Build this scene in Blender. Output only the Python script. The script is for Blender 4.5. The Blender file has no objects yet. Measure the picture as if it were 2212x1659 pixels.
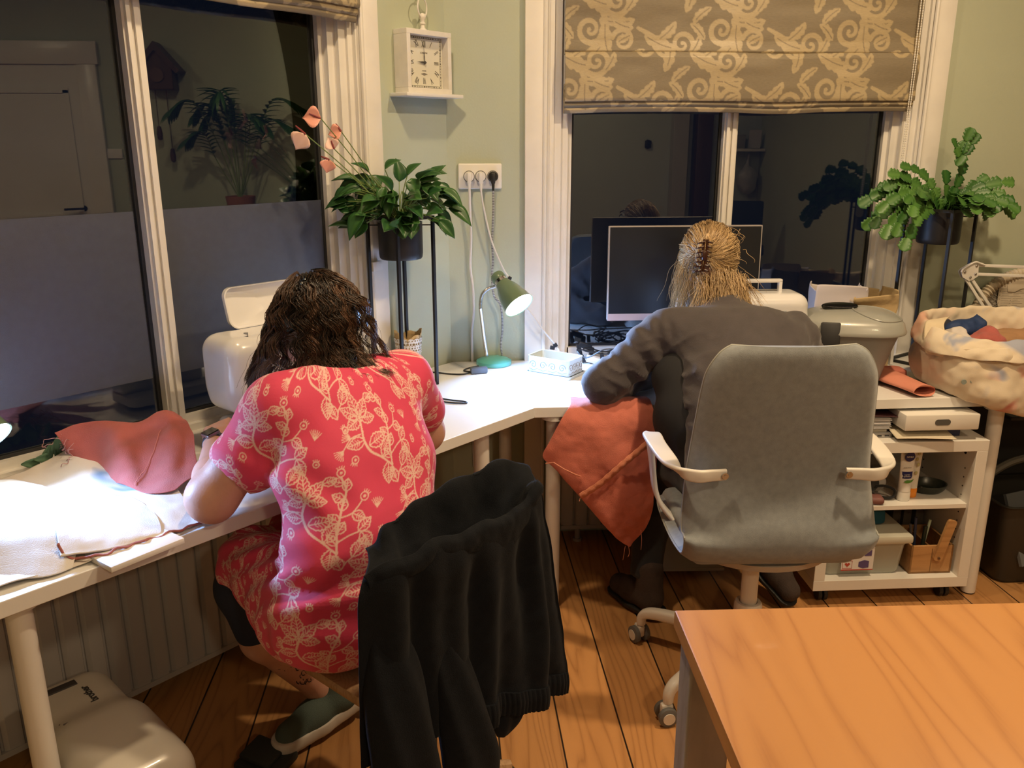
import bpy, bmesh, math, random
import numpy as np
from mathutils import Matrix, Vector, Euler
random.seed(7); RNG = np.random.default_rng(7)
SC = bpy.context.scene; COL = SC.collection
PI = math.pi; R = math.radians

# ------------------------------------------------------------ camera, world, light, exposure
cam = bpy.data.cameras.new('camera'); camo = bpy.data.objects.new('camera', cam); COL.objects.link(camo)
cam.sensor_fit = 'HORIZONTAL'; cam.sensor_width = 36.0
cam.lens = 1831.4 * 36.0 / 2212.0; cam.clip_start = 0.05; cam.clip_end = 60
def cam_matrix(pos, yaw, pitch, roll):
    f = Vector((math.sin(yaw)*math.cos(pitch), math.cos(yaw)*math.cos(pitch), -math.sin(pitch)))
    r = Vector((math.cos(yaw), -math.sin(yaw), 0)); u = r.cross(f)
    r2 = r*math.cos(roll)+u*math.sin(roll); u2 = -r*math.sin(roll)+u*math.cos(roll)
    m = Matrix(((r2.x,u2.x,-f.x,pos[0]),(r2.y,u2.y,-f.y,pos[1]),(r2.z,u2.z,-f.z,pos[2]),(0,0,0,1)))
    return m
camo.matrix_world = cam_matrix((-.0091,-3.1722,1.5437), .0764, .2778, -.0017)
SC.camera = camo
SC.view_settings.view_transform = 'Standard'; SC.view_settings.look = 'None'
SC.view_settings.gamma = 1.0; SC.view_settings.use_curve_mapping = False
SC.view_settings.exposure = 0.40
SC.cycles.use_denoising = True
SC.cycles.max_bounces = 7; SC.cycles.diffuse_bounces = 3; SC.cycles.glossy_bounces = 3
SC.cycles.transparent_max_bounces = 8; SC.cycles.sample_clamp_indirect = 6.0
SC.cycles.caustics_reflective = False; SC.cycles.caustics_refractive = False
w = bpy.data.worlds.new('night'); SC.world = w; w.use_nodes = True
w.node_tree.nodes['Background'].inputs[0].default_value = (.010, .014, .030, 1)
w.node_tree.nodes['Background'].inputs[1].default_value = .25
WARM = (1.0, .74, .44); COOL = (.27, .50, 1.0)
def lamp(name, typ, loc, power, color, size=.1, rot=None, target=None, spot=None, blend=.3):
    l = bpy.data.lights.new(name, typ); o = bpy.data.objects.new(name, l); COL.objects.link(o)
    o.location = loc; l.energy = power; l.color = color
    if typ == 'AREA': l.shape = 'DISK'; l.size = size
    else: l.shadow_soft_size = size
    if typ == 'SPOT': l.spot_size = R(spot); l.spot_blend = blend
    if target is not None:
        o.rotation_euler = (Vector(target)-Vector(loc)).to_track_quat('-Z','Y').to_euler()
    return o
CEIL = 2.9
ROOM_LAMPS = [((-.10,-1.20), 14.0, .12), ((1.35,-1.35), 28.0, .12), ((1.7,-3.1), 18.0, .30), ((1.2,-5.2), 22.0, .30)]  # two small lamps over the desks, then two larger ones added as fill
for (lx, ly), pw, sz in ROOM_LAMPS:
    lamp('ceiling_light', 'AREA', (lx, ly, CEIL-.075), pw, WARM, sz)

# ------------------------------------------------------------ frames: F1 = window wall on the left, F2 = window wall on the right
F2 = Matrix.Identity(4); F1 = Matrix.Rotation(R(45), 4, 'Z')
def loc_in(F, x, y, z): return F @ Vector((x, y, z))

# ------------------------------------------------------------ materials
MATS = {}
def nmat(name):
    m = bpy.data.materials.new(name); m.use_nodes = True
    nt = m.node_tree; b = nt.nodes['Principled BSDF']
    return m, nt, b
def mat(name, col, rough=.5, metal=0.0, var=.0, vscale=8.0, bump=0.0, bscale=60.0, coat=0.0, sheen=0.0, stretch=None, alpha=1.0, trans=0.0, spec=None, bdist=.004):
    if name in MATS: return MATS[name]
    m, nt, b = nmat(name); N = nt.nodes; L = nt.links
    b.inputs['Base Color'].default_value = (*col, 1); b.inputs['Roughness'].default_value = rough
    b.inputs['Metallic'].default_value = metal; b.inputs['Coat Weight'].default_value = coat
    b.inputs['Sheen Weight'].default_value = sheen; b.inputs['Alpha'].default_value = alpha
    b.inputs['Transmission Weight'].default_value = trans
    if spec is not None: b.inputs['Specular IOR Level'].default_value = spec
    tc = N.new('ShaderNodeTexCoord'); mp = N.new('ShaderNodeMapping'); L.new(tc.outputs['Object'], mp.inputs[0])
    if stretch: mp.inputs['Scale'].default_value = stretch
    if var <= 0: var = .03
    n = N.new('ShaderNodeTexNoise'); n.inputs['Scale'].default_value = vscale; n.inputs['Detail'].default_value = 5
    L.new(mp.outputs[0], n.inputs['Vector'])
    cr = N.new('ShaderNodeMapRange'); cr.inputs[1].default_value = .3; cr.inputs[2].default_value = .7
    cr.inputs[3].default_value = 1-var; cr.inputs[4].default_value = 1+var
    L.new(n.outputs[0], cr.inputs[0])
    mx = N.new('ShaderNodeMix'); mx.data_type = 'RGBA'; mx.blend_type = 'MULTIPLY'; mx.inputs[0].default_value = 1
    mx.inputs[6].default_value = (*col, 1); L.new(cr.outputs[0], mx.inputs[7]); L.new(mx.outputs[2], b.inputs['Base Color'])
    if bump > 0:
        n2 = N.new('ShaderNodeTexNoise'); n2.inputs['Scale'].default_value = bscale; n2.inputs['Detail'].default_value = 3
        L.new(mp.outputs[0], n2.inputs['Vector'])
        bp = N.new('ShaderNodeBump'); bp.inputs['Strength'].default_value = bump; bp.inputs['Distance'].default_value = bdist
        L.new(n2.outputs[0], bp.inputs['Height']); L.new(bp.outputs[0], b.inputs['Normal'])
    MATS[name] = m
    return m
def attr_mat(name, c0, c1, rough=.6, attr='pattern', rough1=None, weave=0.0, wscale=900, sheen=0.0, var=.06, wav=None):
    """two colours mixed by the pattern value woven or printed into the cloth (a vertex attribute)"""
    m, nt, b = nmat(name); N = nt.nodes; L = nt.links
    a = N.new('ShaderNodeAttribute'); a.attribute_name = attr
    mx = N.new('ShaderNodeMix'); mx.data_type = 'RGBA'; mx.inputs[6].default_value = (*c0,1); mx.inputs[7].default_value = (*c1,1)
    L.new(a.outputs['Fac'], mx.inputs[0])
    tc = N.new('ShaderNodeTexCoord'); n = N.new('ShaderNodeTexNoise'); n.inputs['Scale'].default_value = 14; n.inputs['Detail'].default_value = 6
    mp = N.new('ShaderNodeMapping'); L.new(tc.outputs['Object'], mp.inputs[0]); L.new(mp.outputs[0], n.inputs['Vector'])
    if wav: mp.inputs['Scale'].default_value = wav
    cr = N.new('ShaderNodeMapRange'); cr.inputs[1].default_value = .3; cr.inputs[2].default_value = .7
    cr.inputs[3].default_value = 1-var; cr.inputs[4].default_value = 1+var; L.new(n.outputs[0], cr.inputs[0])
    m2 = N.new('ShaderNodeMix'); m2.data_type = 'RGBA'; m2.blend_type = 'MULTIPLY'; m2.inputs[0].default_value = 1
    L.new(mx.outputs[2], m2.inputs[6]); L.new(cr.outputs[0], m2.inputs[7]); L.new(m2.outputs[2], b.inputs['Base Color'])
    b.inputs['Roughness'].default_value = rough; b.inputs['Sheen Weight'].default_value = sheen
    if rough1 is not None:
        mr = N.new('ShaderNodeMapRange'); mr.inputs[3].default_value = rough; mr.inputs[4].default_value = rough1
        L.new(a.outputs['Fac'], mr.inputs[0]); L.new(mr.outputs[0], b.inputs['Roughness'])
    if weave:
        n2 = N.new('ShaderNodeTexNoise'); n2.inputs['Scale'].default_value = wscale; L.new(tc.outputs['Object'], n2.inputs['Vector'])
        bp = N.new('ShaderNodeBump'); bp.inputs['Strength'].default_value = weave; bp.inputs['Distance'].default_value = .002
        L.new(n2.outputs[0], bp.inputs['Height']); L.new(bp.outputs[0], b.inputs['Normal'])
    MATS[name] = m
    return m
def emit(name, col, strength):
    m, nt, b = nmat(name); b.inputs['Base Color'].default_value = (*col,1)
    b.inputs['Emission Color'].default_value = (*col,1); b.inputs['Emission Strength'].default_value = strength
    return m

def wood(name, cols, scale=1.0, plank=None, seam=.004, rough=.35, axis='Y', knots=True, coat=.0, ringscale=9.0, bumps=.15, linew=.62):
    """cols: dark line, mid, light.  grain along the local Y axis."""
    m, nt, b = nmat(name); N = nt.nodes; L = nt.links
    def math_(op, a, bb=None, c=None):
        n = N.new('ShaderNodeMath'); n.operation = op
        for i, v in enumerate((a, bb, c)):
            if v is None: continue
            if isinstance(v, (int, float)): n.inputs[i].default_value = v
            else: L.new(v, n.inputs[i])
        return n.outputs[0]
    tc = N.new('ShaderNodeTexCoord'); sp = N.new('ShaderNodeSeparateXYZ'); L.new(tc.outputs['Object'], sp.inputs[0])
    X, Y, Z = sp.outputs
    if axis == 'X': X, Y = Y, X
    if axis == 'Z': Y, Z = Z, Y
    if plank:
        off, wd = plank
        u = math_('DIVIDE', math_('SUBTRACT', X, off), wd); idx = math_('FLOOR', u); fr = math_('FRACT', u)
        edge = math_('MINIMUM', fr, math_('SUBTRACT', 1.0, fr))
        wn = N.new('ShaderNodeTexWhiteNoise'); wn.noise_dimensions = '1D'; L.new(idx, wn.inputs['W']); rnd = wn.outputs['Value']
    else:
        idx = math_('MULTIPLY', X, 0.0); rnd = math_('ADD', idx, .37); edge = None
    cb = N.new('ShaderNodeCombineXYZ')
    L.new(math_('ADD', math_('MULTIPLY', X, 1.0*scale), math_('MULTIPLY', rnd, 13.0)), cb.inputs[0])
    L.new(math_('ADD', math_('MULTIPLY', Y, .10*scale), math_('MULTIPLY', rnd, 7.0)), cb.inputs[1])
    L.new(math_('MULTIPLY', Z, 1.0*scale), cb.inputs[2])
    dn = N.new('ShaderNodeTexNoise'); dn.inputs['Scale'].default_value = 3.2; dn.inputs['Detail'].default_value = 2.5; L.new(cb.outputs[0], dn.inputs['Vector'])
    rings = math_('FRACT', math_('MULTIPLY', dn.outputs[0], ringscale*2.2))
    line = math_('POWER', math_('ABSOLUTE', math_('SUBTRACT', math_('MULTIPLY', rings, 2.0), 1.0)), 3.0)
    cb2 = N.new('ShaderNodeCombineXYZ')
    L.new(math_('MULTIPLY', X, 1.0), cb2.inputs[0]); L.new(math_('MULTIPLY', Y, .03), cb2.inputs[1]); L.new(Z, cb2.inputs[2])
    fine = N.new('ShaderNodeTexNoise'); fine.inputs['Scale'].default_value = 260; fine.inputs['Detail'].default_value = 2; L.new(cb2.outputs[0], fine.inputs['Vector'])
    big = N.new('ShaderNodeTexNoise'); big.inputs['Scale'].default_value = 2.2; big.inputs['Detail'].default_value = 3; L.new(cb.outputs[0], big.inputs['Vector'])
    ramp = N.new('ShaderNodeMix'); ramp.data_type = 'RGBA'; ramp.inputs[6].default_value = (*cols[1],1); ramp.inputs[7].default_value = (*cols[2],1)
    L.new(big.outputs[0], ramp.inputs[0])
    ln = N.new('ShaderNodeMix'); ln.data_type = 'RGBA'; L.new(ramp.outputs[2], ln.inputs[6]); ln.inputs[7].default_value = (*cols[0],1)
    L.new(math_('MULTIPLY', math_('MULTIPLY', line, linew), math_('ADD', fine.outputs[0], .25)), ln.inputs[0])
    last = ln.outputs[2]
    if knots:
        kv = N.new('ShaderNodeTexVoronoi'); kv.inputs['Scale'].default_value = 2.1*scale
        ck = N.new('ShaderNodeCombineXYZ'); L.new(math_('ADD', X, math_('MULTIPLY', rnd, 3.1)), ck.inputs[0]); L.new(math_('MULTIPLY', Y, .8), ck.inputs[1])
        L.new(ck.outputs[0], kv.inputs['Vector'])
        kr = N.new('ShaderNodeMapRange'); kr.inputs[1].default_value = .035; kr.inputs[2].default_value = .055; kr.inputs[3].default_value = .75; kr.inputs[4].default_value = 0
        L.new(kv.outputs['Distance'], kr.inputs[0])
        km = N.new('ShaderNodeMix'); km.data_type = 'RGBA'; L.new(kr.outputs[0], km.inputs[0]); L.new(last, km.inputs[6]); km.inputs[7].default_value = tuple(c*.35 for c in cols[0])+(1,)
        last = km.outputs[2]
    hsv = N.new('ShaderNodeHueSaturation'); L.new(last, hsv.inputs['Color'])
    L.new(math_('ADD', math_('MULTIPLY', rnd, .24), .88), hsv.inputs['Value'])
    last = hsv.outputs[0]
    if edge is not None:
        er = N.new('ShaderNodeMapRange'); er.inputs[1].default_value = seam/plank[1]*.5; er.inputs[2].default_value = seam/plank[1]; er.inputs[3].default_value = 1; er.inputs[4].default_value = 0
        L.new(edge, er.inputs[0])
        em = N.new('ShaderNodeMix'); em.data_type = 'RGBA'; L.new(er.outputs[0], em.inputs[0]); L.new(last, em.inputs[6]); em.inputs[7].default_value = (.012,.008,.006,1)
        last = em.outputs[2]
    L.new(last, b.inputs['Base Color']); b.inputs['Roughness'].default_value = rough; b.inputs['Coat Weight'].default_value = coat
    bp = N.new('ShaderNodeBump'); bp.inputs['Strength'].default_value = bumps; bp.inputs['Distance'].default_value = .002
    L.new(fine.outputs[0], bp.inputs['Height']); L.new(bp.outputs[0], b.inputs['Normal'])
    MATS[name] = m
    return m

# ------------------------------------------------------------ mesh builder
def frot(rot): return Euler(rot).to_matrix().to_4x4() if not isinstance(rot, Matrix) else rot.to_4x4()
class B:
    def __init__(s): s.bm = bmesh.new()
    def _xf(s, vs, loc, rot): bmesh.ops.transform(s.bm, matrix=Matrix.Translation(loc) @ frot(rot), verts=vs)
    def box(s, size, loc, rot=(0,0,0), bev=0, seg=2):
        r = bmesh.ops.create_cube(s.bm, size=1); vs = r['verts']
        bmesh.ops.scale(s.bm, vec=size, verts=vs)
        if bev > 0:
            es = list({e for v in vs for e in v.link_edges})
            rr = bmesh.ops.bevel(s.bm, geom=es, offset=bev, segments=seg, affect='EDGES', profile=.5)
            vs = list({v for f in rr['faces'] for v in f.verts} | {v for v in vs if v.is_valid})
            vs = list({v for v in vs for f in v.link_faces for v in f.verts})
        s._xf(vs, loc, rot); return s
    def bx(s, x0, x1, y0, y1, z0, z1, bev=0):
        return s.box((x1-x0, y1-y0, z1-z0), ((x0+x1)/2, (y0+y1)/2, (z0+z1)/2), bev=bev)
    def cyl(s, r, h, loc, rot=(0,0,0), r2=None, seg=24):
        rr = bmesh.ops.create_cone(s.bm, cap_ends=True, segments=seg, radius1=r, radius2=r if r2 is None else r2, depth=h)
        s._xf(rr['verts'], loc, rot); return s
    def sph(s, r, loc, scale=(1,1,1), rot=(0,0,0), seg=20):
        rr = bmesh.ops.create_uvsphere(s.bm, u_segments=seg, v_segments=max(6, seg//2), radius=r)
        bmesh.ops.scale(s.bm, vec=scale, verts=rr['verts']); s._xf(rr['verts'], loc, rot); return s
    def lathe(s, prof, loc=(0,0,0), rot=(0,0,0), seg=32, sx=1, sy=1, cap0=False, cap1=False):
        rings = []; M = Matrix.Translation(loc) @ frot(rot)
        for r, z in prof:
            rings.append([s.bm.verts.new(M @ Vector((r*sx*math.cos(2*PI*i/seg), r*sy*math.sin(2*PI*i/seg), z))) for i in range(seg)])
        for a, b in zip(rings, rings[1:]):
            for i in range(seg): s.bm.faces.new((a[i], a[(i+1)%seg], b[(i+1)%seg], b[i]))
        if cap0: s.bm.faces.new(rings[0][::-1])
        if cap1: s.bm.faces.new(rings[-1])
        return s
    def loft(s, rings, closed=True, cap0=False, cap1=False):
        rs = [[s.bm.verts.new(p) for p in r] for r in rings]; n = len(rs[0])
        for a, b in zip(rs, rs[1:]):
            for i in range(n if closed else n-1): s.bm.faces.new((a[i], a[(i+1)%n], b[(i+1)%n], b[i]))
        if cap0: s.bm.faces.new(rs[0][::-1])
        if cap1: s.bm.faces.new(rs[-1])
        return s
    def tube(s, pts, r, seg=8, closed=False, caps=True):
        pts = [Vector(p) for p in pts]; n = len(pts); rs = []
        rad = r if hasattr(r, '__len__') else [r]*n
        up = None
        for i, p in enumerate(pts):
            if closed: t = pts[(i+1)%n]-pts[i-1]
            else: t = pts[min(i+1,n-1)]-pts[max(i-1,0)]
            t.normalize()
            if up is None: up = t.orthogonal().normalized()
            up = (up - t*up.dot(t)).normalized(); sd = t.cross(up)
            rs.append([s.bm.verts.new(p + (up*math.cos(2*PI*k/seg)+sd*math.sin(2*PI*k/seg))*rad[i]) for k in range(seg)])
        m = n if closed else n-1
        for i in range(m):
            a, b = rs[i], rs[(i+1)%n]
            off = 0
            if closed and i == n-1:
                off = min(range(seg), key=lambda o: (a[0].co-b[o].co).length)
            for k in range(seg): s.bm.faces.new((a[k], a[(k+1)%seg], b[(k+1+off)%seg], b[(k+off)%seg]))
        if caps and not closed: s.bm.faces.new(rs[0][::-1]); s.bm.faces.new(rs[-1])
        return s
    def prism(s, poly, y0, y1, M=Matrix.Identity(4)):
        """polygon in the XZ plane, extruded from y0 to y1"""
        a = [s.bm.verts.new(M @ Vector((x, y0, z))) for x, z in poly]; b = [s.bm.verts.new(M @ Vector((x, y1, z))) for x, z in poly]
        n = len(poly); s.bm.faces.new(a); s.bm.faces.new(b[::-1])
        for i in range(n): s.bm.faces.new((a[i], b[i], b[(i+1)%n], a[(i+1)%n]))
        return s
    def xf(s, M): bmesh.ops.transform(s.bm, matrix=M, verts=s.bm.verts); return s
def spline(pts, n=8, closed=False):
    P = [Vector(p) for p in pts]; out = []; m = len(P)
    rng = range(m if closed else m-1)
    for i in rng:
        if closed: p0, p1, p2, p3 = P[i-1], P[i], P[(i+1)%m], P[(i+2)%m]
        else: p0, p1, p2, p3 = P[max(i-1,0)], P[i], P[i+1], P[min(i+2,m-1)]
        for k in range(n):
            t = k/n
            out.append(.5*((2*p1)+(p2-p0)*t+(2*p0-5*p1+4*p2-p3)*t*t+(3*p1-p0-3*p2+p3)*t**3))
    if not closed: out.append(P[-1])
    return out
def rrect(w, h, r, n=6, cx=0, cy=0):
    out = []
    for (sx, sy, a0) in ((1,1,0),(-1,1,90),(-1,-1,180),(1,-1,270)):
        for k in range(n+1):
            a = R(a0+90*k/n); out.append((cx+sx*(w/2-r)+r*math.cos(a), cy+sy*(h/2-r)+r*math.sin(a)))
    return out
def root_matrix(o): return Matrix.Translation(o.location) @ o.rotation_euler.to_matrix().to_4x4()
def setp(o, label=None, cat=None, group=None, kind=None):
    if label: o['label'] = label
    if cat: o['category'] = cat
    if group: o['group'] = group
    if kind: o['kind'] = kind
    return o
def thing(name, label, cat, loc=(0,0,0), F=F2, rz=0, group=None):
    o = bpy.data.objects.new(name, None); COL.objects.link(o); o.empty_display_size = .05
    o.location = F @ Vector(loc); o.rotation_euler = (F.to_3x3() @ Matrix.Rotation(rz, 3, 'Z')).to_euler()
    return setp(o, label, cat, group)
def finish_mesh(me, m, smooth):
    if isinstance(m, (list, tuple)):
        for k in m: me.materials.append(k)
    elif m is not None: me.materials.append(m)
    if smooth:
        me.polygons.foreach_set('use_smooth', [True]*len(me.polygons))
        if smooth < 170: me.set_sharp_from_angle(angle=R(smooth))
def link(me, name, m=None, parent=None, F=F2, smooth=35, local=False, solid=0, sub=0, bev=0, label=None):
    finish_mesh(me, m, smooth)
    o = bpy.data.objects.new(name, me); COL.objects.link(o)
    if parent is not None:
        o.parent = parent
        if not local:
            PM = Matrix.Identity(4); q = parent; chain = []
            while q is not None: chain.append(q); q = q.parent
            for q in reversed(chain): PM = PM @ q.matrix_parent_inverse @ (q.matrix_basis)
            o.matrix_parent_inverse = PM.inverted(); o.matrix_basis = F
    else: o.matrix_basis = F
    if solid:
        md = o.modifiers.new('thickness', 'SOLIDIFY'); md.thickness = solid; md.offset = 0
    if bev:
        md = o.modifiers.new('edge', 'BEVEL'); md.width = bev; md.segments = 2; md.limit_method = 'ANGLE'; md.angle_limit = R(40)
    if sub:
        md = o.modifiers.new('sub', 'SUBSURF'); md.levels = sub; md.render_levels = sub
    if label: o['label'] = label
    return o
def part(name, b, m, parent=None, F=F2, **kw):
    if kw.pop('fixn', True): bmesh.ops.recalc_face_normals(b.bm, faces=b.bm.faces)
    me = bpy.data.meshes.new(name); b.bm.to_mesh(me); b.bm.free()
    return link(me, name, m, parent, F, **kw)
def top(name, b, m, label, cat, F=F2, group=None, **kw):
    return setp(part(name, b, m, None, F, **kw), label, cat, group)
def struct(name, b, m, F=F2, **kw):
    return setp(part(name, b, m, None, F, **kw), kind='structure')
def copy_tree(o, parent=None):
    c = o.copy(); COL.objects.link(c)
    if parent is not None: c.parent = parent; c.matrix_parent_inverse = o.matrix_parent_inverse.copy()
    for ch in [x for x in bpy.data.objects if x.parent == o]: copy_tree(ch, c)
    return c
def text(name, body, size, M, m, parent, extrude=.0004, align='CENTER', label=None, F=F2, sx=1.0, bold=0.0):
    cu = bpy.data.curves.new(name, 'FONT'); cu.body = body; cu.size = size; cu.extrude = extrude; cu.align_x = align; cu.align_y = 'CENTER'
    cu.offset = bold
    t = bpy.data.objects.new(name, cu); COL.objects.link(t); dg = bpy.context.evaluated_depsgraph_get()
    me = bpy.data.meshes.new_from_object(t.evaluated_get(dg)); bpy.data.objects.remove(t); bpy.data.curves.remove(cu)
    me.materials.clear(); me.transform(M @ Matrix.Diagonal((sx,1,1,1)))
    return link(me, name, m, parent, F, smooth=0, label=label)
def npmesh(name, V, Fc):
    me = bpy.data.meshes.new(name); V = np.asarray(V, dtype=np.float32); Fc = np.asarray(Fc, dtype=np.int32)
    me.vertices.add(len(V)); me.vertices.foreach_set('co', V.ravel())
    k = Fc.shape[1]; me.loops.add(Fc.size); me.loops.foreach_set('vertex_index', Fc.ravel())
    me.polygons.add(len(Fc)); me.polygons.foreach_set('loop_start', np.arange(0, Fc.size, k, dtype=np.int32))
    me.update(calc_edges=True); me.validate()
    return me
def set_attr(me, name, vals):
    a = me.attributes.new(name, 'FLOAT', 'POINT'); a.data.foreach_set('value', np.asarray(vals, dtype=np.float32))
def grid_faces(n, m):
    i = np.arange(n-1)[:,None]*m + np.arange(m-1)[None,:]; i = i.ravel()
    return np.stack([i, i+m, i+m+1, i+1], 1)
def cr_w(t): return np.stack([-.5*t+t*t-.5*t**3, 1-2.5*t*t+1.5*t**3, .5*t+2*t*t-1.5*t**3, -.5*t*t+.5*t**3], -1)
def cr_eval(P, u):
    """catmull-rom through control rows P (n,...) at parameters u in 0..n-1"""
    n = len(P); u = np.clip(u, 0, n-1-1e-6); i = np.floor(u).astype(int); w_ = cr_w(u-i)
    idx = np.clip(np.stack([i-1, i, i+1, i+2], -1), 0, n-1)
    return np.einsum('ij,ij...->i...', w_, P[idx])
def patch(ctrl, nu, nv, disp=None):
    C = np.array(ctrl, float); u = np.linspace(0, C.shape[0]-1, nu); v = np.linspace(0, C.shape[1]-1, nv)
    A = cr_eval(C, u); A = np.swapaxes(A, 0, 1); A = cr_eval(A, v); A = np.swapaxes(A, 0, 1)   # nu,nv,3
    if disp is not None:
        du = np.gradient(A, axis=0); dv = np.gradient(A, axis=1); nn = np.cross(du, dv); nn /= np.linalg.norm(nn, axis=-1, keepdims=True)+1e-9
        U, V = np.meshgrid(np.linspace(0,1,nu), np.linspace(0,1,nv), indexing='ij')
        A = A + nn*disp(U, V, A)[..., None]
    return A
def patch_mesh(name, A):
    n, m = A.shape[:2]
    return npmesh(name, A.reshape(-1,3), grid_faces(n, m))
# value noise in numpy
_perm = np.random.default_rng(3).random((64,64,64)).astype(np.float32)
def vnoise(P, s=1.0, o=0.0):
    Q = np.asarray(P, dtype=np.float32)*s + o; i = np.floor(Q).astype(int); f = Q-i; f = f*f*(3-2*f); i &= 63; j = (i+1)&63
    g = lambda a,b,c: _perm[a,b,c]
    x0,y0,z0 = i[...,0],i[...,1],i[...,2]; x1,y1,z1 = j[...,0],j[...,1],j[...,2]; fx,fy,fz = f[...,0],f[...,1],f[...,2]
    a = g(x0,y0,z0)*(1-fx)+g(x1,y0,z0)*fx; b = g(x0,y1,z0)*(1-fx)+g(x1,y1,z0)*fx
    c = g(x0,y0,z1)*(1-fx)+g(x1,y0,z1)*fx; d = g(x0,y1,z1)*(1-fx)+g(x1,y1,z1)*fx
    return ((a*(1-fy)+b*fy)*(1-fz)+(c*(1-fy)+d*fy)*fz)*2-1
def fbm(P, s, n=3): return sum(vnoise(P, s*2**k, 7.3*k)/2**k for k in range(n))

# ------------------------------------------------------------ smooth solids (signed distance, surface nets)
def surface_nets(V, lo, h):
    S = V < 0
    c = [S[:-1,:-1,:-1],S[1:,:-1,:-1],S[:-1,1:,:-1],S[1:,1:,:-1],S[:-1,:-1,1:],S[1:,:-1,1:],S[:-1,1:,1:],S[1:,1:,1:]]
    cnt = sum(x.astype(np.int8) for x in c); act = (cnt > 0) & (cnt < 8)
    ix = np.argwhere(act); idm = -np.ones(act.shape, dtype=np.int64); idm[act] = np.arange(len(ix))
    offs = np.array([(0,0,0),(1,0,0),(0,1,0),(1,1,0),(0,0,1),(1,0,1),(0,1,1),(1,1,1)])
    vals = np.stack([V[ix[:,0]+o[0], ix[:,1]+o[1], ix[:,2]+o[2]] for o in offs], 1)
    acc = np.zeros((len(ix),3)); num = np.zeros(len(ix))
    for a, b in ((0,1),(2,3),(4,5),(6,7),(0,2),(1,3),(4,6),(5,7),(0,4),(1,5),(2,6),(3,7)):
        va, vb = vals[:,a], vals[:,b]; m_ = (va < 0) != (vb < 0); t = np.where(m_, va/np.where(m_, va-vb, 1), 0)
        acc += np.where(m_[:,None], offs[a]+(offs[b]-offs[a])*t[:,None], 0); num += m_
    P = (ix + acc/num[:,None])*h + np.array(lo)
    faces = []
    for ax in range(3):
        o = [0,0,0]; o[ax] = 1
        sl0 = tuple(slice(0,-1) if k == ax else slice(1,-1) for k in range(3)); sl1 = tuple(slice(1,None) if k == ax else slice(1,-1) for k in range(3))
        a, b = S[sl0], S[sl1]; e = np.argwhere(a != b)
        if not len(e): continue
        flip = a[tuple(e.T)]
        p = e.copy(); b1, b2 = [k for k in range(3) if k != ax]
        p[:,b1] += 1; p[:,b2] += 1
        q = []
        for d1, d2 in ((0,0),(-1,0),(-1,-1),(0,-1)):
            t = p.copy(); t[:,b1] += d1; t[:,b2] += d2; q.append(idm[tuple(t.T)])
        q = np.stack(q, 1)
        if ax == 1: flip = ~flip
        q = np.where(flip[:,None], q, q[:,::-1]); faces.append(q)
    return P, np.concatenate(faces)
def _dist(pr, P):
    k = pr[0]
    if k == 'cap':
        a, b = np.array(pr[1], float), np.array(pr[2], float); ra, rb = pr[3], pr[4]; ab = b-a; L2 = ab@ab+1e-12
        t = np.clip(((P-a)@ab)/L2, 0, 1); return np.linalg.norm(P-(a+t[...,None]*ab), axis=-1)-(ra+(rb-ra)*t)
    if k == 'ell':
        c = np.array(pr[1], float); r = np.array(pr[2], float); M = np.array(Euler(pr[3]).to_matrix()); Q = (P-c)@M
        k0 = np.linalg.norm(Q/r, axis=-1); k1 = np.linalg.norm(Q/(r*r), axis=-1)+1e-9; return k0*(k0-1)/k1
    if k == 'box':
        c = np.array(pr[1], float); hf = np.array(pr[2], float); M = np.array(Euler(pr[3]).to_matrix()); rd = pr[4]; Q = np.abs((P-c)@M)-(hf-rd)
        return np.linalg.norm(np.maximum(Q,0), axis=-1)+np.minimum(Q.max(-1), 0)-rd
def _bb(pr, infl):
    if pr[0] == 'cap':
        r = max(pr[3], pr[4])+infl; a, b = np.array(pr[1]), np.array(pr[2]); return np.minimum(a,b)-r, np.maximum(a,b)+r
    r = np.linalg.norm(pr[2]) if pr[0] == 'box' else max(pr[2]); r += infl; c = np.array(pr[1]); return c-r, c+r
def sdf(prims, h=.006, infl=0.0, disp=None, cut=None):
    """prims: (kind, ..., k) with k the blend radius; k<0 carves.  returns vertices, quads"""
    los, his = zip(*[_bb(p, infl+.02) for p in prims if p[-1] >= 0]); lo = np.min(los, 0)-2*h; hi = np.max(his, 0)+2*h
    n = np.ceil((hi-lo)/h).astype(int)+1; V = np.full(n, .2, dtype=np.float32)
    for pr in prims:
        k = pr[-1]; a, b = _bb(pr, infl+abs(k)+3*h)
        i0 = np.clip(np.floor((a-lo)/h).astype(int), 0, n-1); i1 = np.clip(np.ceil((b-lo)/h).astype(int)+1, 1, n)
        if (i1 <= i0).any(): continue
        g = np.stack(np.meshgrid(*[lo[q]+h*np.arange(i0[q], i1[q]) for q in range(3)], indexing='ij'), -1).astype(np.float32)
        d = _dist(pr, g) - (infl if k >= 0 else 0); sl = tuple(slice(i0[q], i1[q]) for q in range(3)); v = V[sl]
        if k >= 0:
            kk = max(k, 1e-4); hh = np.clip(.5+.5*(v-d)/kk, 0, 1); V[sl] = v*(1-hh)+d*hh-kk*hh*(1-hh)
        else:
            kk = -k; d = -d; hh = np.clip(.5-.5*(v-d)/kk, 0, 1); V[sl] = v*(1-hh)+d*hh+kk*hh*(1-hh)
    if disp is not None or cut is not None:
        near = np.argwhere(np.abs(V) < .06); P = lo + h*near
        v = V[tuple(near.T)]
        if disp is not None: v = v + disp(P)
        if cut is not None: v = np.maximum(v, cut(P))
        V[tuple(near.T)] = v
    return surface_nets(V, lo, h)
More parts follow.
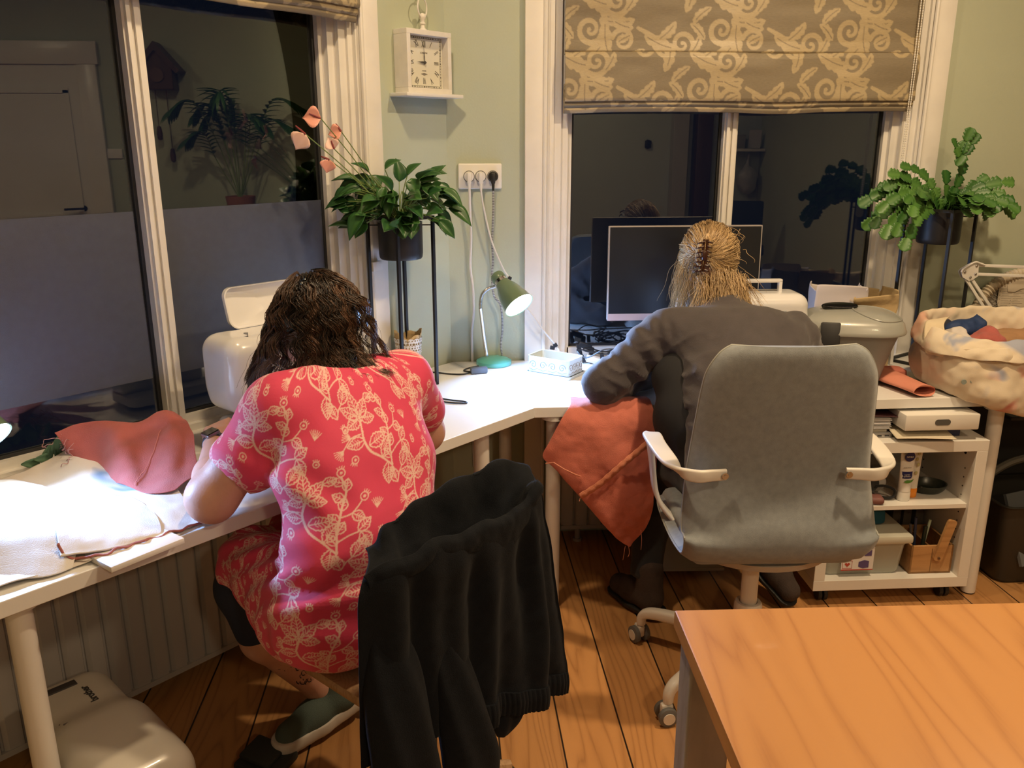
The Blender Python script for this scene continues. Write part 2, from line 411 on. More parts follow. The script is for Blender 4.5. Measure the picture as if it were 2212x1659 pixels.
def sdf_obj(name, prims, m, parent=None, F=F2, h=.006, infl=0.0, disp=None, cut=None, label=None, sub=0, drop=None, relax=1):
    P, Q = sdf(prims, h, infl, disp, cut)
    for _ in range(relax):
        A = np.zeros_like(P); n_ = np.zeros(len(P))
        for a, b in ((0,1),(1,2),(2,3),(3,0)):
            np.add.at(A, Q[:,a], P[Q[:,b]]); np.add.at(n_, Q[:,a], 1); np.add.at(A, Q[:,b], P[Q[:,a]]); np.add.at(n_, Q[:,b], 1)
        P = P*.5 + .5*A/np.maximum(n_, 1)[:,None]
    if drop is not None:
        bad = drop(P); Q = Q[~bad[Q].any(1)]
    me = npmesh(name, P, Q)
    return link(me, name, m, parent, F, smooth=180, sub=sub, label=label)

# ------------------------------------------------------------ drawn patterns (numpy rasters sampled into a vertex attribute)
class Tile:
    def __init__(s, w, h, ppm=900):
        s.w, s.h = w, h; s.nx, s.ny = int(w*ppm), int(h*ppm); s.a = np.zeros((s.ny, s.nx), np.float32)
        s.px = w/s.nx; s.py = h/s.ny
    def _each(s, lo, hi):
        for sx in (-1,0,1):
            for sy in (-1,0,1):
                x0 = int(np.floor((lo[0]+sx*s.w)/s.px)); x1 = int(np.ceil((hi[0]+sx*s.w)/s.px))+1
                y0 = int(np.floor((lo[1]+sy*s.h)/s.py)); y1 = int(np.ceil((hi[1]+sy*s.h)/s.py))+1
                x0, x1, y0, y1 = max(x0,0), min(x1,s.nx), max(y0,0), min(y1,s.ny)
                if x1 <= x0 or y1 <= y0: continue
                X, Y = np.meshgrid((np.arange(x0,x1)+.5)*s.px-sx*s.w, (np.arange(y0,y1)+.5)*s.py-sy*s.h)
                yield slice(y0,y1), slice(x0,x1), X, Y
    def poly(s, pts, val=1.0):
        P = np.array(pts, float)
        for sy, sx, X, Y in s._each(P.min(0), P.max(0)):
            ins = np.zeros(X.shape, bool)
            for (ax, ay), (bx, by) in zip(P, np.roll(P, -1, 0)):
                if ay == by: continue
                ins ^= ((ay > Y) != (by > Y)) & (X < (bx-ax)*(Y-ay)/(by-ay)+ax)
            s.a[sy, sx][ins] = val
    def line(s, pts, wd, val=1.0, closed=False):
        P = np.array(pts, float)
        if closed: P = np.vstack([P, P[:1]])
        W = np.full(len(P), wd) if np.isscalar(wd) else np.array(wd, float)
        for i in range(len(P)-1):
            a, b = P[i], P[i+1]; r = max(W[i], W[i+1])
            for sy, sx, X, Y in s._each(np.minimum(a,b)-r, np.maximum(a,b)+r):
                d = b-a; t = np.clip(((X-a[0])*d[0]+(Y-a[1])*d[1])/(d@d+1e-12), 0, 1)
                D = np.hypot(X-a[0]-t*d[0], Y-a[1]-t*d[1]); s.a[sy, sx][D < (W[i]+(W[i+1]-W[i])*t)*.5] = val
    def sample(s, u, v):
        x = (u/s.px-.5) % s.nx; y = (v/s.py-.5) % s.ny; x0 = np.floor(x).astype(int) % s.nx; y0 = np.floor(y).astype(int) % s.ny
        x1, y1 = (x0+1) % s.nx, (y0+1) % s.ny; fx, fy = x-np.floor(x), y-np.floor(y)
        return (s.a[y0,x0]*(1-fx)+s.a[y0,x1]*fx)*(1-fy)+(s.a[y1,x0]*(1-fx)+s.a[y1,x1]*fx)*fy
def sp2(pts, n=6, closed=False): return [(p[0], p[1]) for p in spline([(x, y, 0) for x, y in pts], n, closed)]
# ============================================================ SETTING
M_wall = mat('sage_wall_paint', (.45,.49,.375), .75, var=.04, vscale=3, bump=.12, bscale=120)
M_white = mat('white_paint', (.78,.76,.72), .35, var=.03, vscale=6)
M_trim = mat('white_gloss_trim', (.78,.75,.70), .30, var=.04, vscale=10, bump=.05, bscale=30)
M_ceil = mat('ceiling_paint', (.75,.73,.69), .8)
M_floor = wood('pine_floor', ((.15,.052,.016), (.46,.215,.075), (.58,.30,.115)), scale=1.6, plank=(-.066,.168), rough=.36, coat=.10, seam=.0032, linew=.5)
FX0, FX1, FY1 = -1.86, 3.6, -6.5
b = B(); 
bm = b.bm; vs = [bm.verts.new(p) for p in [(0,.3,0),(3.75,.3,0),(3.75,-6.65,0),(-2.1,-6.65,0),(-2.1,-1.6,0)]]
f = bm.faces.new(vs); r = bmesh.ops.extrude_face_region(bm, geom=[f]); bmesh.ops.translate(bm, vec=(0,0,-.08), verts=[v for v in r['geom'] if isinstance(v, bmesh.types.BMVert)])
struct('floor', b, M_floor, smooth=0)
b = B(); b.bx(-2.2,3.8,-6.7,.3,CEIL,CEIL+.1); struct('ceiling', b, M_ceil, smooth=0)

WZ0, WZ1 = .70, 2.62
def window_wall(nm, F, cx, xl, xr):
    b = B(); T = .30; hw = .70
    b.bx(xl, cx-hw, 0, T, 0, CEIL); b.bx(cx+hw, xr, 0, T, 0, CEIL); b.bx(cx-hw, cx+hw, 0, T, 0, WZ0); b.bx(cx-hw, cx+hw, 0, T, WZ1, CEIL)
    struct(nm, b, M_wall, F, smooth=0)
window_wall('wall_right', F2, 1.06, 0.0, 3.75)
window_wall('wall_left', F1, -1.095, -2.63, 0.0)
b = B(); b.bx(FX0-.2, FX0, FY1, -1.86, 0, CEIL); struct('wall_side', b, M_wall, smooth=0)
b = B(); b.bx(FX0-.2, 3.75, FY1-.15, FY1, 0, CEIL); struct('wall_back', b, mat('pale_back_wall', (.50,.55,.50), .75, bump=.1, bscale=120), smooth=0)
b = B(); b.bx(FX1, FX1+.15, FY1, 0, 0, CEIL); struct('wall_far_side', b, M_wall, smooth=0)

def glass_mat():
    m = bpy.data.materials.new('window_glass'); m.use_nodes = True; nt = m.node_tree; N = nt.nodes; L = nt.links
    N.remove(N['Principled BSDF']); out = N['Material Output']
    tr = N.new('ShaderNodeBsdfTransparent'); tr.inputs[0].default_value = (.93,.95,.95,1)
    gl = N.new('ShaderNodeBsdfGlossy'); gl.inputs['Roughness'].default_value = 0.0; gl.inputs[0].default_value = (.95,.98,1,1)
    fr = N.new('ShaderNodeFresnel'); fr.inputs[0].default_value = 1.72
    mx = N.new('ShaderNodeMixShader'); L.new(fr.outputs[0], mx.inputs[0]); L.new(tr.outputs[0], mx.inputs[1]); L.new(gl.outputs[0], mx.inputs[2]); L.new(mx.outputs[0], out.inputs[0])
    return m
M_glass = glass_mat()
M_film = mat('frosted_privacy_film', (.060,.068,.095), .33, var=.08, vscale=40, bump=.2, bscale=900, spec=1.0)
M_rubber = mat('dark_window_seal', (.02,.02,.022), .6)
def build_window(nm, F, cx, film):
    root = bpy.data.objects.new(nm, None); COL.objects.link(root); root.location = F @ Vector((cx, 0, WZ0)); root.rotation_euler = F.to_3x3().to_euler(); root['kind'] = 'structure'
    zt = WZ1; g = .595
    b = B()                                  # casing boards with a beaded inner edge, head board
    for sx in (-1, 1):
        x0, x1 = sorted((cx+sx*.775, cx+sx*.700)); b.bx(x0, x1, -.024, 0, 0.0, zt+.10, bev=.003)
        b.tube([(cx+sx*.703, -.024, .0), (cx+sx*.703, -.024, zt)], .008, 8)
        x0, x1 = sorted((cx+sx*.700, cx+sx*.688)); b.bx(x0, x1, -.012, .03, 0.70, zt)
    b.bx(cx-.775, cx+.775, -.024, 0, zt, zt+.10, bev=.003)
    part('window_casing', b, M_trim, root, F)
    b = B()                                  # stepped jamb towards the glass
    for sx in (-1, 1):
        for (xa, xb, y0, y1) in ((.690,.668,.002,.12), (.668,.640,.012,.12), (.640,.612,.032,.12), (.612,.595,.055,.12)):
            x0, x1 = sorted((cx+sx*xa, cx+sx*xb)); b.bx(x0, x1, y0, y1, WZ0, zt)
    b.bx(cx-.69, cx+.69, .03, .12, zt-.07, zt)
    b.bx(cx-.69, cx+.69, .035, .12, WZ0, .742); b.bx(cx-.60, cx+.60, .055, .12, .742, .766)
    b.bx(cx-.69, cx+.69, -.03, .12, WZ0, .722, bev=.004)
    part('window_frame', b, M_trim, root, F)
    b = B(); b.bx(cx-.026, cx+.026, .045, .12, .76, zt-.05); b.bx(cx-.019, cx-.008, .032, .05, .76, zt-.05); b.bx(cx+.004, cx+.019, .036, .05, .76, zt-.05)
    part('window_mullion', b, M_trim, root, F)
    for sx in (-1, 1):
        x0, x1 = sorted((cx+sx*.026, cx+sx*g))
        b = B(); b.bx(x0, x1, .080, .084, .766, zt-.07); part('window_pane', b, M_glass, root, F, smooth=0)
        b = B(); b.bx(x0, x0+.009, .074, .090, .766, zt-.07); b.bx(x1-.009, x1, .074, .090, .766, zt-.07); b.bx(x0, x1, .074, .09, .766, .774)
        part('window_seal', b, M_rubber, root, F, smooth=0)
        if film:
            b = B(); b.bx(x0+.016, x1-(.001 if sx > 0 else .016), .0775, .0793, .893, 1.364); part('privacy_film', b, M_film, root, F, smooth=0)
    return root
build_window('window_1', F1, -1.095, True)
build_window('window_2', F2, 1.055, False)
b = B(); b.bx(1.83, 3.6, -.016, 0, 0, .14, bev=.003); struct('baseboard_right', b, M_trim)
b = B(); b.bx(3.584, 3.6, -2.35, 0, 0, .14, bev=.003); b.bx(3.584, 3.6, -6.5, -3.6, 0, .14); struct('baseboard_far_side', b, M_trim)
b = B(); b.bx(0.0, .28, -.016, 0, 0, .14, bev=.003); struct('baseboard_corner', b, M_trim)

# door on the far side wall (seen mirrored in the left window)
root = bpy.data.objects.new('door_1', None); COL.objects.link(root); root.location = (3.6,-3.0,0); root['kind'] = 'structure'
b = B()
for y in (-2.58, -3.62): b.bx(3.565, 3.6, y, y+.14, 0, 2.10, bev=.004)
b.bx(3.56, 3.6, -3.64, -2.42, 2.10, 2.26, bev=.004)
part('door_frame', b, M_trim, root)
b = B(); b.bx(3.585, 3.60, -3.48, -2.58, 0.01, 2.10)
for z0, z1 in ((.15,.85),(1.0,1.92)):
    for y0, y1 in ((-3.40,-3.36),(-2.70,-2.66)): b.bx(3.572, 3.588, y0, y1, z0, z1)
    for zz in (z0, z1): b.bx(3.572, 3.588, -3.40, -2.66, zz-.02, zz+.02)
part('door_leaf', b, M_white, root)
b = B(); b.cyl(.022, .01, (3.58,-2.66,1.06), (0,R(90),0)); b.tube([(3.58,-2.66,1.06),(3.54,-2.66,1.06),(3.535,-2.68,1.06),(3.535,-2.79,1.055)], .009)
part('door_handle', b, mat('black_iron', (.03,.03,.03), .4, .6), root)
# ceiling lamps (out of the photo above; the two large ones are added fill light)
M_opal = emit('opal_lamp_glass', WARM, 6.0)
for (lx, ly), pw, sz in ROOM_LAMPS:
    t = thing('ceiling_lamp', 'round opal ceiling lamp lighting the room at x %.1f' % lx, 'lamp', (lx, ly, CEIL))
    t['label'] = {-.10:'small round ceiling lamp above the left desk chair', 1.35:'small round ceiling lamp above the grey office chair', 1.7:'large round ceiling lamp added as fill light above the wooden table', 1.2:'large round ceiling lamp added to brighten the back wall'}[lx]
    t['group'] = 'round ceiling lamps'
    b = B(); b.lathe([(.001,0),(sz*.5+.03,0),(sz*.5+.03,-.03),(sz*.5+.02,-.03),(sz*.5+.02,-.012),(.001,-.012)], (lx, ly, CEIL)); part('lamp_ring', b, mat('white_metal', (.8,.78,.75), .4), t)
    b = B(); b.lathe([(sz*.5+.018,-.012),(sz*.5+.01,-.05),(sz*.3,-.062),(.001,-.066)], (lx, ly, CEIL)); part('lamp_shade', b, M_opal, t)

# radiators under the windows
M_rad = mat('shaded_radiator_enamel', (.40,.385,.38), .35)  # white enamel darkened, the shade under the desks is in its colour
def radiator(F, x0, x1, label):
    t = thing('radiator', label, 'radiator', ((x0+x1)/2, -.08, 0), F, group=None)
    b = B(); n = int((x1-x0)/.055); st = (x1-x0)/n; pts = []
    for i in range(n):
        xa = x0+i*st
        pts += [(xa,-.105), (xa+st*.18,-.112), (xa+st*.80,-.112), (xa+st*.90,-.099), (xa+st*.97,-.099)]
    pts.append((x1,-.105))
    b.loft([[(px, py, .075) for px, py in pts], [(px, py, .62) for px, py in pts]], closed=False)
    b.bx(x0, x1, -.10, -.05, .065, .63); b.bx(x0, x1, -.114, -.05, .062, .078); b.bx(x0, x1, -.114, -.05, .615, .632)
    part('radiator_panel', b, M_rad, t, F)
    for x in (x0+.15, x1-.15):
        b = B(); b.bx(x-.012, x+.012, -.06, -.001, .2, .5); part('bracket', b, M_rad, t, F)
    for x in (x0+.07, x1-.10):
        b = B(); b.cyl(.011, .066, (x,-.085,.033)); b.cyl(.018, .012, (x,-.085,.006)); part('pipe', b, M_rad, t, F)
radiator(F1, -2.05, -.50, 'white fluted radiator under the window with frosted film')
radiator(F2, .42, 1.66, 'white fluted radiator under the window behind the monitor')

# ============================================================ DESKS
M_desk = mat('white_laminate', (.80,.79,.77), .32, var=.015)
def desk(F, poly, legs, label):
    t = thing('desk', label, 'desk', (sum(p[0] for p in poly)/4, -.32, 0), F)
    b = B(); lo = [b.bm.verts.new((x,y,.700)) for x,y in poly]; hi = [b.bm.verts.new((x,y,.734)) for x,y in poly]; n = len(poly)
    b.bm.faces.new(lo); b.bm.faces.new(hi[::-1])
    for i in range(n): b.bm.faces.new((lo[i], hi[i], hi[(i+1)%n], lo[(i+1)%n]))
    part('tabletop', b, M_desk, t, F, bev=.0018)
    for x, y in legs:
        b = B(); b.lathe([(.001,.006),(.0235,.006),(.0245,.012),(.0245,.685),(.001,.685)], (x,y,0)); b.cyl(.04, .015, (x,y,.6925))
        lg = part('leg', b, M_white, t, F)
        b = B(); b.lathe([(.001,0),(.020,0),(.0215,.006),(.0225,.012),(.001,.012)], (x,y,0)); part('foot_cap', b, M_rubber, lg, F)
desk(F2, [(.006,-.013),(.256,-.622),(1.97,-.622),(1.97,-.013)], [(.325,-.580),(1.815,-.600),(1.80,-.08),(.20,-.10)], 'white desk along the window with the monitor, tin and grey tub on it')
desk(F1, [(-.006,-.013),(-.256,-.622),(-2.36,-.622),(-2.36,-.013)], [(-.435,-.555),(-1.765,-.560),(-2.25,-.08),(-.30,-.10)], 'white desk under the half frosted window with the sewing machine on it')
# ============================================================ WOODEN TABLE (foreground)
M_tab = wood('table_wood', ((.30,.10,.025), (.53,.235,.070), (.63,.31,.105)), scale=1.5, rough=.38, ringscale=6.0, coat=.08, bumps=.05, linew=.48)
M_dist = mat('distressed_white_wash', (.50,.46,.44), .65, var=.22, vscale=16, bump=.5, bscale=40, stretch=(1,1,.25))
FT = Matrix.Translation((.372,-1.885,0)) @ Matrix.Rotation(R(-2.2), 4, 'Z')
t = thing('wooden_table', 'wooden table with orange brown top and whitewashed legs', 'table', (.7,-.5,0), FT)
b = B(); b.bx(0,1.55,-.95,0,.726,.760,bev=.004); tt = part('tabletop', b, M_tab, t, FT)
b = B(); b.bx(.05,1.5,-.90,-.868,.62,.724); b.bx(.05,1.5,-.075,-.05,.62,.724); b.bx(.055,.085,-.90,-.06,.62,.724); b.bx(1.47,1.50,-.90,-.06,.62,.724); part('apron', b, M_dist, t, FT, bev=.002)
for x, y in ((.012,-.085),(1.45,-.085),(.012,-.93),(1.45,-.93)):
    b = B(); b.box((.075,.075,.722),(x+.0375,y+.0375,.363)); part('leg', b, M_dist, t, FT, bev=.005)

# ============================================================ GREY OFFICE CHAIR
M_chf = mat('grey_chair_cloth', (.245,.270,.290), .85, var=.10, vscale=60, bump=.4, bscale=700, sheen=.3, bdist=.002)
M_chw = mat('white_plastic', (.74,.70,.64), .38)
FC = Matrix.Translation((.848,-1.02,0)) @ Matrix.Rotation(R(-3.0), 4, 'Z')
t = thing('office_chair', 'grey fabric office chair with white armrests, its back to the viewer', 'chair', (0,0,0), FC)
# the shell: a cross-section swept from the top of the back, down, and forward under the seat
prof = [(-.205,1.062,.150),(-.210,1.045,.178),(-.207,1.00,.205),(-.200,.95,.214),(-.19,.88,.220),(-.178,.80,.226),(-.172,.73,.232),(-.180,.67,.238),(-.195,.62,.243),(-.213,.572,.246),(-.213,.530,.244),(-.188,.496,.240),(-.14,.474,.238),(-.04,.464,.240),(.08,.465,.240),(.18,.470,.235),(.235,.465,.220),(.25,.455,.20)]
def shell(off, halfscale=1.0):
    P = [Vector((y, z)) for y, z, w_ in prof]; rows = []
    for i, p in enumerate(P):
        t_ = (P[min(i+1,len(P)-1)]-P[max(i-1,0)]).normalized(); n_ = Vector((t_.y, -t_.x))  # points to the sitter side
        w_ = prof[i][2]*halfscale*1.03; row = []
        for k in range(21):
            s_ = -1+2*k/20; x = w_*s_
            bow = .030*(s_**2) if i < 11 else .018*s_**2       # edges wrap forward/up
            q = p - n_*off*1.0
            dy, dz = (bow, 0) if i < 10 else (0, bow)
            row.append((x, q.x+dy, q.y+dz))
        rows.append(row)
    return rows
def closed_shell(o1, o2, m, nm, parent):
    # rounded slab: rings around the profile with rounded edges
    A = np.array(shell(o1)); C = np.array(shell(o2)); A = cr_eval(A, np.linspace(0, len(A)-1, 70)); C = cr_eval(C, np.linspace(0, len(C)-1, 70))
    b = B(); rings = []
    mid = (A+C)/2
    for i in range(len(A)):
        a, c = A[i], C[i]; ea = a.copy(); ring = []
        ring += [tuple(v) for v in a[1:-1]]; ring.append(tuple(mid[i][-1]+(a[-1]-c[-1])*.15)); ring.append(tuple(mid[i][-1]-(a[-1]-c[-1])*.15))
        ring += [tuple(v) for v in c[-2:0:-1]]; ring.append(tuple(mid[i][0]-(a[0]-c[0])*.15)); ring.append(tuple(mid[i][0]+(a[0]-c[0])*.15))
        rings.append(ring)
    b.loft(rings, cap0=True, cap1=True)
    o = part(nm, b, m, parent, FC, smooth=60)
    return mid
sh = part
mid = closed_shell(.016, -.022, M_chf, 'backrest', t)
b = B()   # piping that runs round the shell's rim
edge = [tuple(v) for v in mid[:,0]]; edge2 = [tuple(v) for v in mid[:,-1]]
tp = [tuple(v) for v in mid[0]]
b.tube([Vector(v)+Vector((0,0,.0)) for v in (edge[::-1]+tp[1:-1]+edge2)], .0035, 6)
part('piping', b, mat('pale_piping', (.34,.35,.33), .8), t, FC)
# seam across the back
pt = [tuple(v) for v in (cr_eval(np.array(shell(.0172)), np.array([6.4]))[0])]
b = B(); b.tube(pt, .0012, 5); part('seam', b, mat('seam_thread', (.10,.105,.10), .9), t, FC)
# seat cushion
P_, Q_ = sdf([('box',(0,.03,.489),(.222,.215,.030),(0,0,0),.028,.01)], .008); me = npmesh('seat', P_, Q_); link(me, 'seat', M_chf, t, FC, smooth=180)
# under-shell
b = B(); rings = []
for z, rx, ry in ((.470,.225,.205),(.452,.215,.20),(.436,.175,.17),(.420,.11,.12),(.412,.05,.06)): rings.append([(rx*math.cos(2*PI*k/40), -.0+ry*math.sin(2*PI*k/40), z) for k in range(40)])
b.loft(rings, cap0=True, cap1=True); part('seat_pan', b, mat('beige_plastic', (.42,.36,.30), .5), t, FC)
# armrests: a band from the back, outward, forward, down to the seat pan
def band(path, wv, th, nm):
    P = spline(path, 6); b = B(); rings = []
    for i, p in enumerate(P):
        tn = (P[min(i+1,len(P)-1)]-P[max(i-1,0)]).normalized(); u = i/(len(P)-1)
        W = cr_eval(np.array(wv, float), np.array([u*(len(wv)-1)]))[0]; W = Vector(W); W = (W - tn*W.dot(tn)); wl = W.length
        W.normalize(); Nn = tn.cross(W).normalized(); r_ = th/2
        pr = rrect(wl*1.0, th, r_*.9, 3); rings.append([tuple(p + W*a + Nn*c) for a, c in pr])
    b.loft(rings, cap0=True, cap1=True); return part(nm, b, M_chw, t, FC, smooth=50)
for sx in (-1, 1):
    path = [(sx*.165,-.204,.733),(sx*.205,-.210,.733),(sx*.245,-.215,.733),(sx*.285,-.195,.737),(sx*.305,-.14,.745),(sx*.318,-.03,.752),(sx*.318,.06,.750),(sx*.312,.105,.72),(sx*.300,.110,.64),(sx*.288,.10,.56),(sx*.26,.08,.510),(sx*.20,.05,.462),(sx*.13,.03,.445)]
    wv = [(0,0,.030),(0,0,.032),(0,0,.034),(sx*.025,.01,.030),(sx*.046,.0,.0),(sx*.050,0,0),(sx*.050,.0,0),(sx*.01,.050,0),(0,.055,0),(0,.055,0),(0,.060,0),(0,.07,0),(0,.07,0)]
    path = [(x*.93,y,z) for x,y,z in path]; a = band(path, wv, .013, 'armrest')
    b = B(); b.cyl(.0085, .008, (sx*.158,-.2135,.733), (R(90),0,0)); b.cyl(.004, .010, (sx*.158,-.2145,.733), (R(90),0,0), seg=6); part('bolt', b, mat('chrome', (.7,.7,.7), .15, 1.0), a, FC)
# column, five-star base and castors
b = B(); b.lathe([(.001,.40),(.024,.42),(.024,.19),(.001,.19)]); part('gas_column', b, M_chw, t, FC)
b = B(); b.lathe([(.001,.095),(.038,.095),(.042,.12),(.040,.245),(.036,.252),(.026,.252),(.026,.24),(.001,.24)]); part('column_sleeve', b, M_chw, t, FC)
M_cw = mat('grey_caster_rubber', (.13,.13,.13), .6)
for k in range(5):
    a = R(145+72*k); d = Vector((math.cos(a), math.sin(a), 0)); path = [d*.03+Vector((0,0,.128)), d*.14+Vector((0,0,.125)), d*.25+Vector((0,0,.118)), d*.31+Vector((0,0,.108)), d*.332+Vector((0,0,.09)), d*.335+Vector((0,0,.062))]
    b = B(); P = spline(path, 5); rings = []
    sd = Vector((0,0,1)).cross(d)
    for i, p in enumerate(P):
        tn = (P[min(i+1,len(P)-1)]-P[max(i-1,0)]).normalized(); up = sd.cross(tn)*-1
        u = i/(len(P)-1); ww = .040-.014*u; hh = .042-.016*u
        rings.append([tuple(p+sd*x_+up*y_) for x_, y_ in rrect(ww, hh, .010, 3)])
    b.loft(rings, cap0=True, cap1=True); lg = part('base_arm', b, M_chw, t, FC, smooth=50)
    c = d*.34; axis = Vector((math.cos(a+R(60)), math.sin(a+R(60)), 0)); rot = Vector((0,0,1)).rotation_difference(axis).to_matrix().to_4x4()
    cs = bpy.data.objects.new('castor', None); 
    b = B()
    for s_ in (-1,1): b.lathe([(.001,-.009),(.020,-.009),(.0275,-.006),(.0275,.006),(.020,.009),(.001,.009)], c+Vector((0,0,.028))+axis*s_*.018, rot)
    ca = part('castor', b, M_cw, t, FC)
    b = B(); b.box((.022,.034,.040), c+Vector((0,0,.040)), (0,0,a+R(60)), bev=.006); b.cyl(.009,.02,c+Vector((0,0,.062)))
    for s_ in (-1,1): b.cyl(.017,.003,c+Vector((0,0,.028))+axis*s_*.0275, rot)
    part('castor_hood', b, M_chw, ca, FC)

# ============================================================ SHELF CABINET ON WHEELS
M_cab = mat('white_cabinet', (.76,.73,.68), .4)
FK = Matrix.Translation((1.215,-.660,0)) @ Matrix.Rotation(R(-1.0), 4, 'Z'); CW, CD = .545, .39
t = thing('shelf_cabinet', 'low white shelf cabinet on black castors under the desk', 'cabinet', (CW/2, CD/2, 0), FK)
Z0 = .062; ZT = .598
b = B(); T_ = .038
b.bx(0,CW,0,CD,Z0,Z0+T_); b.bx(0,CW,0,CD,ZT-T_,ZT); b.bx(0,T_,0,CD,Z0+T_,ZT-T_); b.bx(CW-T_,CW,0,CD,Z0+T_,ZT-T_); b.bx(T_,CW-T_,CD-.008,CD-.002,Z0+T_,ZT-T_)
part('body', b, M_cab, t, FK, bev=.0012)
b = B(); b.bx(T_,CW-T_,.012,CD-.01,.352,.368); part('shelf_board', b, M_cab, t, FK, bev=.001)
b = B()
for yy in (.05,.30):
    for k in range(12): b.cyl(.0025,.002,(CW-T_-.0005,yy,.13+k*.032),(0,R(90),0),seg=8)
    b.cyl(.006,.003,(CW-T_-.0005,.06,.535),(0,R(90),0),seg=10)
part('shelf_pin_holes', b, mat('dark_hole', (.02,.015,.012), .9), t, FK)
for x, y in ((.055,.055),(CW-.055,.055),(.055,CD-.055),(CW-.055,CD-.055)):
    b = B()
    for s_ in (-1,1): b.cyl(.024,.014,(x+s_*.010,y,.024),(0,R(90),0))
    b.box((.034,.034,.016),(x,y,.054)); part('castor', b, mat('black_castor', (.018,.018,.018), .45), t, FK, bev=.002)
# things on and in the cabinet
zt = ZT+.0005
M_paper = mat('paper', (.62,.60,.60), .8)
t = thing('laptop', 'thin silver laptop lying under the stack of papers on the cabinet', 'laptop', (.10,.15,zt), FK)
b = B(); b.bx(-.02,.235,.045,.265,zt,zt+.016,bev=.003); part('base', b, mat('aluminium', (.45,.44,.44), .35, .8), t, FK)
b = B()
for k, x in enumerate((.155,.185,.21)): b.bx(x,x+.014,.0438,.0462,zt+.005,zt+.010)
part('ports', b, M_rubber, t, FK)
b = B(); b.bx(.0,.222,.06,.262,zt+.0165,zt+.0260)
top('paper_stack', b, mat('cream_paper', (.66,.62,.52), .8), 'cream pad lying on the laptop under the loose papers', 'paper', FK, smooth=0)
b = B(); rng = random.Random(3)
for k in range(26):
    z_ = zt+.0265+k*.0017; dx = rng.uniform(-.006,.006); dy = rng.uniform(-.004,.004); b.bx(-.01+dx,.228+dx,.055+dy,.25+dy,z_,z_+.0013)
top('paper_stack', b, M_paper, 'thick stack of grey white papers on the cabinet', 'paper', FK, smooth=0)
b = B(); A = patch([[(-.02,.05,.0),(.12,.045,.004),(.255,.05,-.004)],[(-.02,.26,.0),(.12,.26,.003),(.255,.26,.0)]], 8, 20); A[...,2] += zt+.0265+26*.0017+.003
A[...,2] += .022*np.clip((.12-A[...,0])/.14,0,1)
me = patch_mesh('folder', A); o = link(me, 'folder', mat('dark_red_folder', (.05,.012,.016), .5), None, FK, solid=.003); setp(o, 'dark red folder lying on top of the grey papers', 'folder')
t = thing('box_file', 'white box file with dark finger hole hanging under the desk edge', 'box file', (.35,.15,.65), FK)
b = B(); b.bx(.250,.500,.0,.22,.636,.690,bev=.004); part('case', b, M_cab, t, FK)
b = B(); pr = rrect(.052,.020,.0095,6,.375,.664); b.prism(pr, -.0012, .004); part('finger_hole', b, mat('hole_grey', (.09,.085,.08), .7), t, FK)
b = B(); b.bx(.30,.47,.05,.20,zt,.6355); top('book', b, mat('dark_blue_cover', (.03,.035,.10), .5), 'dark blue book under the white box file', 'book', FK, bev=.001)
A = patch([[(.225,-.004,0),(.32,-.010,.001),(.42,-.020,-.004)],[(.235,.10,.0),(.33,.10,.001),(.425,.09,.0)]], 10, 16); A[...,2] += zt+.030
A[...,2] = zt+.004+(A[...,2]-zt)*.35+.012*np.clip((A[...,1]),0,.1)/.1
o = link(patch_mesh('envelope', A), 'envelope', mat('cream_envelope', (.62,.55,.42), .8), None, FK, solid=.0015); setp(o, 'long cream envelope sticking out over the cabinet edge', 'envelope')
# upper compartment
zs = .3685
def hand_tube(nm, x, y, h_, w0, label, cat, cols, extra):
    t = thing(nm, label, cat, (x,y,zs), FK)
    b = B(); b.lathe([(.001,0),(w0*.46,0),(w0*.5,.004),(w0*.5,.030),(w0*.46,.034),(.001,.034)], (x,y,zs), sx=1, sy=.8); part('cap', b, cols[1], t, FK)
    b = B(); rings = []
    for k in range(9):
        u = k/8; ry = w0*.38*(1-u)+.0015; rx = w0*.47+(.006*u); rings.append([(x+rx*math.cos(2*PI*i/28), y+ry*math.sin(2*PI*i/28), zs+.034+(h_-.034)*u) for i in range(28)])
    b.loft(rings, cap0=True, cap1=True); bd = part('tube_body', b, cols[0], t, FK)
    extra(t, bd)
M_navy = mat('navy_print', (.012,.015,.12), .5); M_leaf = mat('green_print', (.10,.30,.05), .5)
def ex1(t, bd):
    yf = .058-.0165
    b = B(); b.cyl(.0175,.0012,(.308,.0465,.528),(R(90+7),0,0)); part('logo_disc', b, M_navy, t, FK)
    text('lettering','NIVEA',.0085,Matrix.Translation((.308,.0452,.528))@Matrix.Rotation(R(90),4,'X'),mat('white_print',(.8,.8,.8),.5),t,F=FK)
    b = B(); rings = []
    for z_ in (.450,.474): 
        u = (z_-zs-.034)/(.182-.034); ry = .042*.38*(1-u)+.0022; rx = .042*.47+.006*u+.0006; rings.append([(.308+rx*math.cos(2*PI*i/28), .058+ry*math.sin(2*PI*i/28), z_) for i in range(28)])
    b.loft(rings); part('purple_band', b, M_navy, t, FK)
    text('lettering','express\nhydration',.0062,Matrix.Translation((.304,.0430,.462))@Matrix.Rotation(R(86),4,'X'),mat('white_print',(.8,.8,.8),.5),t,F=FK)
    text('lettering','body lotion',.0055,Matrix.Translation((.304,.0455,.490))@Matrix.Rotation(R(86),4,'X'),mat('grey_print',(.3,.3,.3),.5),t,F=FK)
    b = B(); P = [(.295,.440),(.305,.446),(.318,.445),(.327,.449),(.322,.440),(.312,.435),(.302,.435)]; b.prism(P,.0405,.0425,Matrix.Identity(4)); part('leaf_mark', b, M_leaf, t, FK)
